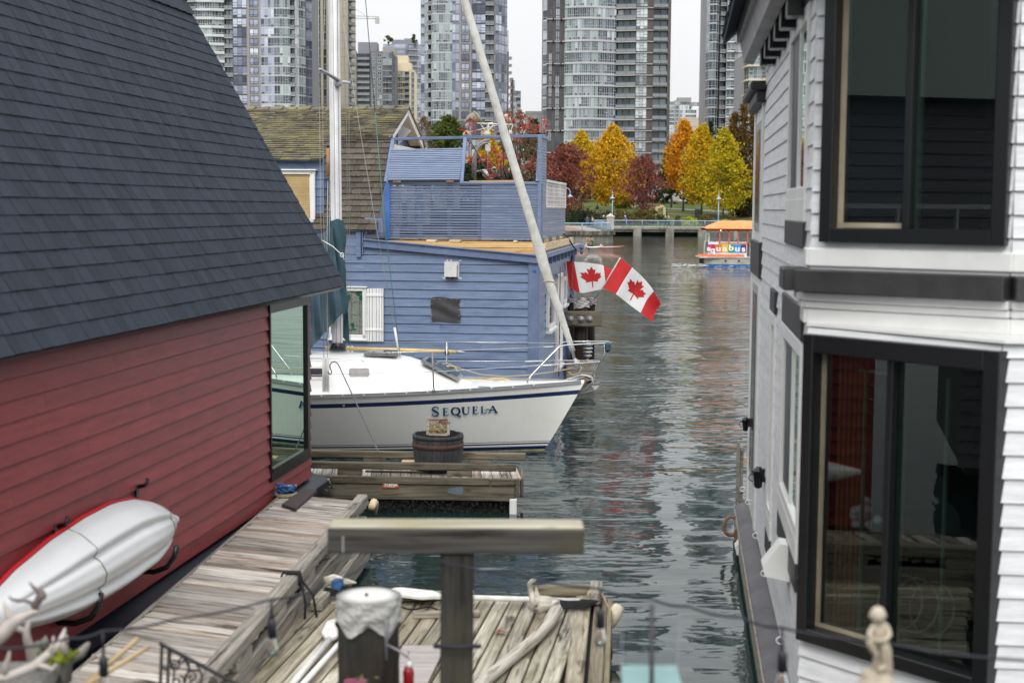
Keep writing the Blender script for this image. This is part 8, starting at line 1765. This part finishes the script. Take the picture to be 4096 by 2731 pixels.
# lower bay cap, bands and ledge
mb = MB(); mb.prism([C0+Z*3.37-du*.02, C1+Z*3.37+dl*.04+nl_*.04, C2+Z*3.37+nl_*.04, B2_+Z*3.37, B1_+Z*3.37, WA+Z*3.37], Z*.02); mb.build('bay_cap', 'white_trim', wh)
def band(z0, z1, out, m_, name, ret=.0, ext=0.0):
    m2 = MB(); zc = (z0+z1)/2
    P0, P1 = WA+nu_*out/2-du*(out*.2), B1_+nu_*out/2+du*.02
    m2.beam(P0+Z*zc, P1+Z*zc, out, z1-z0, bev=.008); e = (B2_-B1_).normalized(); en = V((e.y, -e.x, 0)); m2.beam(B1_+en*out/2+Z*zc, B2_+en*out/2+Z*zc, out, z1-z0, bev=.008)
    if ret: m2.beam(WA+wn_*out/2-wu*.02+Z*zc-du*0, WA+wn_*out/2+wu*ret+Z*zc, out, z1-z0, bev=.008)
    return m2.build(name, m_, wh)
band(3.62, 3.78, .20, 'charcoal', 'ledge', .45); band(3.555, 3.615, .10, 'white_trim', 'moulding', .3); band(3.50, 3.55, .07, 'white_trim', 'moulding', .3); band(3.385, 3.495, .05, 'white_trim', 'frieze_board', .3); band(3.80, 3.93, .045, 'white_trim', 'frieze_board', .2)
# room behind the glass
def room(pts, z0, z1, m_, name):
    m2 = MB(); m2.prism([V((x, y, z0)) for x, y in pts], Z*(z1-z0)); 
    o = m2.build(name, m_, wh); return o
mb = MB()
for z in (.45, 3.40, 6.2): mb.quad((2.3, 10.15, z), (5.9, 9.2, z), (6.5, 13, z), (2.6, 13, z))
mb.quad((2.6, 12.6, .4), (6.5, 12.6, .4), (6.5, 12.6, 6.3), (2.6, 12.6, 6.3)); mb.quad((5.9, 9, .4), (5.9, 13, .4), (5.9, 13, 6.3), (5.9, 9, 6.3)); mb.build('room', 'room_dark', wh)
mb = MB(); q0 = uat(ua+.10, -.12, 0)
mb.quad(uat(ua+.12, -.10, uzb), uat(ua+(ub-ua)*.44, -.10, uzb), uat(ua+(ub-ua)*.44, -.10, 6.2), uat(ua+.12, -.10, 6.2)); mb.build('dark_reflection', 'reflection_navy', uo)  # navy sheet standing in for the dark reflection in the left pane
mb = MB()
for i in range(10): s_ = la+.16+i*.022; mb.box(lat(s_, -.16-.02*(i % 2), (lzb+lzt)/2), (.024, .03, lzt-lzb-.2), Ml)
mb.build('curtain', 'curtain_orange', loo)
for s_ in (la+(lb_-la)*.275, la+(lb_-la)*.70): mb = MB(); mb.box(lat(s_, -.08, (lzb+lzt)/2-.05), (.012, .03, lzt-lzb-.36), Ml); mb.build('glass_edge', 'glass_edge', loo)
mb = MB(); mb.box(lat(la+(lb_-la)*.35, -.08, lzt-.24), (.36, .03, .012), Ml); mb.build('glass_edge', 'glass_edge', loo)
mb = MB(); c = lat(la+.62, -.3, lzb+.35)
for i in range(3): mb.tube([c+V((.16*math.cos(a)+.12*i, .02*i, .2*math.sin(a)-.03*i)) for a in [j*.4 for j in range(17)]], .008, 5)
tag(mb.build('wheel_frame', 'galvanised'), 'bicycle wheel shapes dimly seen behind the lower bay glass', 'wheel')
c = lat(la+.36, -.2, lzb+.95); mb = MB()
for i in range(14): mb.ball(c+V((rnd.gauss(0, .03), rnd.gauss(0, .02), rnd.gauss(0, .03))), .035, n=6)
tag(mb.build('white_flower', 'chalk_white'), 'pale flower head standing behind the lower bay glass', 'flower')
# barge edge
mb = MB(); e0_, e1_ = V((2.93, 18.3, 0)), V((1.62, 7.4, 0))
d_ = (e1_-e0_).normalized(); n_ = V((d_.y, -d_.x, 0)); n_ = n_ if n_.x > 0 else -n_
mb.prism([e0_+Z*.36, e0_+n_*.06+Z*.40, e0_+n_*.55+Z*.47, e0_+n_*.55-Z*.3, e0_-Z*.3+n_*.02], d_*10.9); mb.build('barge_edge', 'deck_coating', wh)
mb = MB(); mb.prism([e0_-n_*.015+Z*.31, e0_+n_*.02+Z*.35, e0_+n_*.02+Z*.1, e0_-n_*.015+Z*.1], d_*10.9); mb.build('rub_strip', 'rail_wood', wh)
# hoods, lamps, hooks on the wall
def hood(x, y, label, sc_=1.0):
    s_, z = wp(x, y); m2 = MB(); m2.prism([ww(s_-.12*sc_, .02, z+.16), ww(s_-.12*sc_, .10, z+.17), ww(s_-.12*sc_, .24, z-.02), ww(s_-.12*sc_, .22, z-.10), ww(s_-.12*sc_, .02, z-.14)], wu*.24*sc_); tag(m2.build('vent_hood', 'white_plastic'), label, 'vent hood', 'vent hoods on the white wall')
hood(3020, 2178, 'white vent hood low on the white wall, nearer the mooring ring'); hood(3166, 2245, 'white vent hood low on the white wall, nearer the black bay window')
def wall_lamp(x, y, label, sc_=1.0, d=0.0):
    s_, z = wp(x, y, d); m2 = MB(); c = ww(s_, d+.10*sc_, z); m2.lathe(c, [(.03*sc_, .13*sc_), (.075*sc_, .08*sc_), (.06*sc_, 0), (.05*sc_, -.12*sc_), (.03*sc_, -.14*sc_)], 8, smooth=False); m2.box(ww(s_, d+.02, z+.02), (.05, .10*sc_, .16*sc_), Mw)
    m2.tube([c+Z*.02*sc_, c+wn_*.10*sc_+Z*.03, c+wn_*.12*sc_-Z*.02, c+wn_*.07*sc_-Z*.05], .006, 5); tag(m2.build('wall_lamp', 'black_gloss'), label, 'wall lamp', 'black lamps on the white wall')
wall_lamp(3066, 1908, 'black wall lantern beside the narrow window', .85); wall_lamp(3003, 1695, 'small black wall lamp at the far corner of the white home', .65, .03)
for x, y in ((2995, 1957), (3018, 2008), (3052, 2142), (3089, 2293), (3160, 2562)):
    s_, z = wp(x, y); m2 = MB(); m2.tube([ww(s_, .02+.07*(1-math.cos(a))*.5+.02, z+.03*math.sin(a)) for a in [j*.5 for j in range(12)]], .007, 5); m2.build('hook', 'white_trim', wh)
# mooring ring, chain and posts at the barge corner
c = P(2925, 2103, 17.2); t = thing('mooring_ring', 'rusty mooring hook with a hanging chain at the barge edge', 'mooring hook', c-Z*.6); mb = MB(); mb.tube([c+V((.09*math.cos(a), .0, .115*math.sin(a))) for a in [R(q) for q in range(60, 331, 15)]], .024, 8); mb.box(c+V((.08, 0, -.10)), (.08, .08, .16), bev=.02); mb.build('hook', 'rust', t)
mb = MB()
for i in range(9): q = c+V((.07, -.02, -.2-.06*i)); mb.tube([q+V((.016*math.cos(a)*(i % 2), .016*math.cos(a)*(1-i % 2), .036*math.sin(a))) for a in [j*.9 for j in range(8)]], .007, 5)
mb.build('chain', 'rust', t)
t = thing('timber_posts', 'pair of square timber posts in the water beyond the white home', 'post', P(2960, 2000, 18.9)*1-Z*0)
for x, yt, w_ in ((2954, 1765, .055), (2968, 1795, .055)): mb = MB(); p = P(x, yt, 18.9); mb.box((p.x, 18.9, (p.z-.6)/2), (.042 if x < 2960 else .038, .05, p.z+.6), bev=.005); mb.build('post', 'rail_wood', t)
mb = MB(); mb.box(P(2979, 1843, 18.9), (.05, .06, .12), bev=.01); mb.build('bracket', 'lumber_fresh', t); mb = MB(); mb.beam(P(2972, 1962, 18.9), P(2998, 1962, 18.7), .1, .03); mb.build('bracket', 'lumber_fresh', t)
# ------------------------------------------------------------------ neighbour behind the viewpoint, mirrored in the bay glass

t = thing('float_home', 'grey float home with a green metal roof mirrored in the bay windows', 'house', (-11.5, 1, 0))
mb = MB(); siding(mb, (-8.7, -8, 0), (-8.7, 8.2, 0), .5, 6.0, .2, .03); mb.build('wall', 'tower_lilac', t); mb = MB(); mb.box((-11.5, .1, 3.1), (5.4, 16, 5.4)); mb.build('room_core', 'tower_darkgrey', t)
mat('metal_green', (.13, .19, .17), rough=.5, ns=6, st=(1, 12, 1), tone=.05, bump=.2); mb = MB(); mb.prism([V((-8.3, -8.3, 5.95)), V((-11.3, -8.3, 9.4)), V((-14.5, -8.3, 5.95))], (0, 16.8, 0)); mb.build('roof', 'metal_green', t)
mb = MB(); mb.box((-8.2, 0, 3.2), (.9, 16, .12)); mb.build('balcony_floor', 'grey_trim', t)
for i in range(17): mb = MB(); mb.box((-7.8, -8+i, 3.75), (.05, .05, 1.0)); mb.build('balcony_post', 'tower_white', t)
mb = MB(); mb.box((-7.8, 0, 4.27), (.07, 16.2, .07)); mb.build('balcony_rail', 'tower_white', t)
for y in (-6, -3, 0, 2.5, 4.6, 6.8): mb = MB(); mb.box((-8.66, y, 2.6), (.1, 1.2, 1.5)); o = mb.build('window', 'white_trim', t); mb = MB(); mb.box((-8.6, y, 2.6), (.02, 1.0, 1.3)); mb.build('pane', 'port_dark', o)
# ------------------------------------------------------------------ ferry
AY = 105.5; s7 = AY/F
aq = lambda x, y, dy=0.0: P(2600+x*.1913, 780+y*.1913, AY+dy)
o0 = aq(1150, 1490); zA = lambda y: aq(1600, y).z-aq(1600, 1490).z
LN = 8.6; xb = aq(1150, 1400).x; Dp = 2.5
mat('ferry_orange', (.62, .23, .07), (.70, .28, .09), rough=.6, ns=1.2, amp=.08, tone=.05, bump=.2, bumpd=.05); mat('ferry_trim', (.62, .11, .025), rough=.5, tone=0, bump=0); mat('ferry_blue', (.03, .20, .52), rough=.4, tone=0, bump=0)
mat('ferry_hull', (.36, .34, .30), (.55, .52, .46), rough=.7, ns=.9, amp=.2, tone=0, bump=.1, stain=[((.12, .10, .06), .7, .55, .75, (1, 1, 3))]); mat('ferry_white', (.72, .72, .71), rough=.4, tone=0, bump=0)
fe = thing('ferry', 'small orange roofed passenger ferry with a rainbow aquabus panel', 'ferry', (xb+LN/2, AY+Dp/2, 0))
zW, zH, zDk, zP0, zP1, zWn, zR0, zR1 = 0, zA(1440), zA(1310), zA(1205), zA(1015), zA(715), zA(695), zA(528)
H0 = -aq(1600, 1490).z*0
mb = MB(); 
def hullp(x, side, z): k = min(1, (x-xb)/1.2); return V((x, AY+Dp/2+side*Dp/2*(.55+.45*max(0, k)**.6), z))
def strip(z0, z1, in0, m_, name, xoff=0.0):
    b = MB(); n = 16; xs = [xb+xoff+(LN-xoff)*i/n for i in range(n+1)]
    lo = [hullp(x, -1, z0)+V((0, in0, 0)) for x in xs]+[hullp(x, 1, z0)-V((0, in0, 0)) for x in xs[::-1]]; hi = [hullp(x, -1, z1) for x in xs]+[hullp(x, 1, z1) for x in xs[::-1]]; m = len(lo)
    b.add(lo+hi, [(i, (i+1) % m, m+(i+1) % m, m+i) for i in range(m)]+[list(range(m, 2*m)), list(range(m))[::-1]]); return b.build(name, m_, fe)
strip(-.4, zH, .25, 'ferry_blue', 'bottom', .0); strip(zH, zDk, .05, 'ferry_hull', 'hull', .0)
mb = MB(); x0 = aq(1040, 1285).x; mb.box(((x0+xb+LN)/2, AY+Dp/2, zDk+.04), (xb+LN-x0, Dp+.12, .12), bev=.03); mb.build('deck', 'ferry_hull', fe)
mb = MB(); mb.box((xb-.06, AY+Dp/2, (zH+zDk)/2+.1), (.22, 1.2, zDk-zH+.1), bev=.04); mb.box((xb-.22, AY+.9, (zH+zDk)/2), (.2, .5, .35), bev=.05); mb.build('fender', 'black_gloss', fe)
for x in (1580, 1860): mb = MB(); mb.ball(aq(x, 1375)+V((0, -.02, 0)), .07, n=6); mb.build('scupper', 'black_gloss', fe)
xp0, xp1 = aq(1218, 1100).x, aq(2030, 1100).x; ya = AY+.06
mb = MB(); mb.box(((xp0+xp1)/2, ya+.03, (zP0+zP1)/2-.06), (xp1-xp0, .06, zP1-zP0+.42)); mb.box(((xp0+xp1)/2, AY+Dp-.08, (zP0+zP1)/2), (xp1-xp0, .06, zP1-zP0+.36)); mb.build('side_panel', 'ferry_white', fe)
mb = MB(); n = 18
for i in range(n): xa, xc = xp0-.75+(xp1-xp0+.55)*i/n, xp0-.75+(xp1-xp0+.55)*(i+1)/n; mb.quad((xa, ya-.09-.03*math.sin(i*1.9), zDk+.10), (xc, ya-.09-.03*math.sin((i+1)*1.9), zDk+.10), (xc, ya-.02, zP0-.10), (xa, ya-.02, zP0-.10))
mb.build('skirt', 'ferry_trim', fe)
cols_ = [(1216, 1270, (.55, .03, .30)), (1270, 1370, (.50, .012, .06)), (1370, 1502, (.62, .16, .015)), (1502, 1637, (.72, .48, .02)), (1637, 1766, (.03, .28, .13)), (1766, 1896, (.02, .28, .62)), (1896, 2018, (.10, .025, .19))]
for i, (x0, x1, c) in enumerate(cols_):
    mat('panel_colour_%d' % i, c, rough=.4, amp=.03, tone=0, bump=0); mb = MB(); a_, b_ = aq(x0, 1100).x, aq(x1, 1100).x; mb.box(((a_+b_)/2, ya-.012, (zP0+zP1)/2), (b_-a_-.015, .02, zP1-zP0-.06)); mb.build('colour_panel', 'panel_colour_%d' % i, fe)
for ch, cxp, sz, dz in (('a', 1234, 1.05, 0), ('q', 1313, 1.25, -.10), ('u', 1434, 1.25, 0), ('a', 1568, 1.25, 0), ('b', 1700, 1.25, .06), ('u', 1830, 1.25, 0), ('s', 1957, 1.25, -.02)):
    put_text('letter', ch, sz*.47, (aq(cxp, 1100).x, ya-.028, (zP0+zP1)/2-.02+dz), (1, 0, 0), (0, 0, 1), 'letter_white', fe, .022, 0, 1, 1.25)
put_text('small_print', 'C0754BC', .10, (aq(1300, 1217).x, ya-.006, zP0-.09), (1, 0, 0), (0, 0, 1), 'faded_blue', fe); put_text('small_print', 'CYGNA VI', .10, (aq(1437, 1217).x, ya-.006, zP0-.09), (1, 0, 0), (0, 0, 1), 'faded_blue', fe)
for yy, nm in ((ya, 'near'), (AY+Dp-.08, 'far')):
    for x in (1460, 1652, 1845, 2040): mb = MB(); mb.box((aq(x, 850).x, yy, (zP1+zWn)/2+.05), (.085, .06, zWn-zP1)); mb.build('post', 'ferry_trim', fe)
mb = MB(); 
for z in (zA(1000), zA(735)): mb.box(((aq(1455, 0).x+aq(2045, 0).x)/2, ya, z), (aq(2045, 0).x-aq(1455, 0).x, .06, .08))
mb.build('window_rail', 'ferry_trim', fe)
xf0, xf1 = aq(1225, 1010).x, aq(1262, 715).x; xq = aq(1455, 850).x
mb = MB(); mb.quad((xf0, AY+.35, zP0), (xq, ya, zP0), (xq, ya, zWn), (xf1, AY+.35, zWn)); mb.quad((xf0, AY+.35, zP0), (xf0, AY+Dp-.35, zP0), (xf1, AY+Dp-.35, zWn), (xf1, AY+.35, zWn)); mb.quad((xq, ya+.01, zP1), (xb+LN-.6, ya+.01, zP1), (xb+LN-.6, ya+.01, zWn), (xq, ya+.01, zWn)); mb.build('vinyl_window', 'vinyl', fe)
mb = MB(); mb.tube([(xf0, AY+.35, zP0-.3), (xf1, AY+.35, zWn)], .03, 5); mb.tube([(xf0, AY+Dp-.35, zP0-.3), (xf1, AY+Dp-.35, zWn)], .03, 5); mb.build('bow_post', 'ferry_white', fe)
mb = MB(); mb.box(((xp1+xb+LN)/2+.05, ya+.03, (zP0+zP1)/2-.1), (xb+LN-xp1-.25, .05, zP1-zP0+.3)); mb.build('rear_panel', 'tower_grey', fe); mb = MB(); mb.box((xp1+.9, ya-.0, zP1-.12), (1.4, .03, .2)); mb.build('orange_band', 'ferry_trim', fe)
xr0 = aq(1160, 660).x; xr1 = xb+LN+.2; mb = MB()
def roofp(u, v):
    x = xr0+(xr1-xr0)*u; yb_ = AY-.28+(Dp+.56)*v; k = min(1, u*LN/1.6); kr = min(1, (1-u)*LN/1.4)
    return V((x, yb_, zR0+(zR1-zR0)*(1-abs(2*v-1)**2.6)*min(1, .05+.95*math.sin(k*1.57))*min(1, .05+.95*math.sin(kr*1.57))+.02*math.cos(u*40)*(1-abs(2*v-1))))
mb.grid(roofp, 40, 16); mb.build('canopy', 'ferry_orange', fe)
mb = MB(); mb.grid(lambda u, v: V((xr0+(xr1-xr0)*u, AY-.27+.2*v, zR0-.16*v+.0)), 20, 2); mb.grid(lambda u, v: V((xr0+.05+.5*v, AY-.2+(Dp+.4)*u, zR0-.16*v)), 8, 2); mb.grid(lambda u, v: V((xr0+(xr1-xr0)*u, AY+Dp+.27-.2*v, zR0-.16*v)), 20, 2); mb.build('valance', 'ferry_trim', fe)
mb = MB(); mb.box(aq(1477, 738)+V((0, -.05, 0)), (.16, .06, .22)); mb.build('side_light', 'ferry_trim', fe)
mat('lamp_lit', (.9, .7, .5), rough=.5, tone=0, bump=0, emit=((1, .7, .45), 3)); mb = MB(); mb.ball(aq(1473, 738)+V((0, -.10, 0)), .05, n=6); mb.build('lamp_glow', 'lamp_lit', fe)
mb = MB(); mb.tube([aq(1145, 640), aq(1150, 665), aq(1165, 672)], .03, 5); mb.build('bow_bracket', 'black_gloss', fe)
mb = MB(); mb.tube([aq(1595, 740, 1), aq(1590, 990, 1)], .04, 5); mb.build('grab_pole', 'ferry_trim', fe)
SIT = dict(pel=(0, 0, .5), ab=(0, 0, .7), ch=(-.02, 0, .95), nk=(-.02, 0, 1.1), hd=(-.03, 0, 1.22), top=(-.02, 0, 1.3), sl=(-.02, -.19, 1.0), el=(-.1, -.25, .75), wl=(-.3, -.2, .65), hl=(-.38, -.18, .66), sr=(-.02, .19, 1.0), er=(-.1, .25, .75), wr=(-.3, .2, .65), hr=(-.38, .18, .66),
    il=(-.05, -.1, .5), kl=(-.42, -.12, .52), al=(-.42, -.12, .12), fl=(-.56, -.12, .05), ir=(-.05, .1, .5), kr=(-.42, .12, .52), ar=(-.42, .12, .12), fr=(-.56, .12, .05))
mat('cloth_grey', (.10, .11, .13), rough=.9, tone=0, bump=0)
q = aq(1930, 985); o = person('passenger in a grey top seated behind the ferry window', V((q.x, AY+.75, zP1-.62)), SIT, RAD, ['cloth_grey', 'cloth_dark', 'skin', 'hair_dark'], lambda c: 3 if c.z > 1.26 else (2 if c.z > 1.08 else (0 if c.z > .56 else 1)), s=1.25); hairp_ = MB(); hairp_.ball(wl(o)+V((-.03, 0, 1.55)), .15, n=7); hairp_.build('hair', 'hair_dark', o)
q = aq(1775, 985); o = person('passenger in pale clothes seated further back in the ferry', V((q.x, AY+1.6, zP1-.62)), SIT, RAD, ['cloth_tan', 'cloth_jean', 'skin', 'hair_dark'], lambda c: 3 if c.z > 1.26 else (2 if c.z > 1.08 else (0 if c.z > .56 else 1)), s=1.15)
mb = MB()
for i in range(170):
    u = rnd.random(); x = xb+.1-u**1.5*2.6 if rnd.random() < .75 else xb+rnd.random()*LN; y = AY-.05-abs(rnd.gauss(0, .25))-.5*u*(x < xb) ; r_ = rnd.uniform(.03, .085)
    mb.ball((x, y+rnd.uniform(-.2, .5)*(x < xb), .01+abs(rnd.gauss(0, .05))*(1.6 if x < xb+.6 else .6)), r_, 2.2, 1, .18, n=4)
tag(mb.build('bow_wave', 'wake_foam'), 'white foam of the bow wave along the ferry', 'foam', kind='stuff')
# ------------------------------------------------------------------ outrigger canoe and paddler
CY_ = 150.0; cq = lambda x, y, dy=0: P(2200+x*.3827, 700+y*.3827, CY_+dy)
mat('canoe_pink', (.60, .22, .19), (.68, .40, .36), rough=.4, ns=.6, tone=0, bump=0)
t = thing('outrigger_canoe', 'pale pink outrigger canoe with a white float on the far water', 'canoe', cq(470, 765))
def spindle(x0, x1, y, r_, dy, m_, nm, rise=0.0):
    a = MB(); p0, p1 = cq(x0, y, dy), cq(x1, y, dy); n = 16; a.tube([p0.lerp(p1, i/n)+Z*(rise*(abs(2*i/n-1))**3+.05) for i in range(n+1)], [max(.02, r_*math.sin(math.pi*(i+.05)/(n+.1))**.6) for i in range(n+1)], 8, flat=.9); a.build(nm, m_, t)
spindle(150, 778, 762, .12, 1.2, 'canoe_pink', 'hull', .15); spindle(345, 560, 762, .09, -.6, 'ferry_white', 'outrigger_float', .25)
mb = MB()
for x in (380, 532): mb.tube([cq(x, 755, 1.2)+Z*.25, cq(x+3, 728, .5), cq(x+2, 726, .2), cq(x-8, 735, -.5)], .045, 5)
mb.build('outrigger_arm', 'ferry_white', t)
PD = dict(SIT); PD.update(ch=(-.10, 0, .93), nk=(-.14, 0, 1.08), hd=(-.18, 0, 1.20), top=(-.18, 0, 1.28), sl=(-.12, -.19, .98), el=(-.38, -.2, 1.06), wl=(-.58, -.12, 1.22), hl=(-.62, -.08, 1.26), sr=(-.12, .19, .98), er=(-.36, .15, .78), wr=(-.58, .0, .70), hr=(-.64, -.04, .70))
q = cq(452, 752, 1.2); o = person('paddler in a red vest over a green shirt leaning forward', V((q.x, CY_+1.2, q.z-.42)), PD, RAD, ['cloth_red', 'cloth_dark', 'skin', 'hair_dark', 'cloth_green'], lambda c: 3 if c.z > 1.24 else (2 if (c.z > 1.07 or (c.x < -.3 and c.z > .6)) else (1 if c.z < .56 else (4 if (c.x > -.02 or abs(c.y) > .14) else 0))), s=1.12)
h_ = MB(); h_.ball(wl(o)+V((-.19, 0, 1.38)), .125, n=7); h_.build('hair', 'hair_dark', o)
b0 = wl(o); mb = MB(); mb.tube([b0+V((-.70, -.1, 1.46)), b0+V((-.80, -.1, .7)), b0+V((-.88, -.12, .42))], .022, 6); mb.tube([b0+V((-.87, -.12, .46)), b0+V((-.93, -.12, .25)), b0+V((-.97, -.12, .02))], [.03, .11, .07], 8, flat=.25)
tag(mb.build('paddle', 'lumber'), 'wooden single bladed paddle held by the canoe paddler', 'paddle')
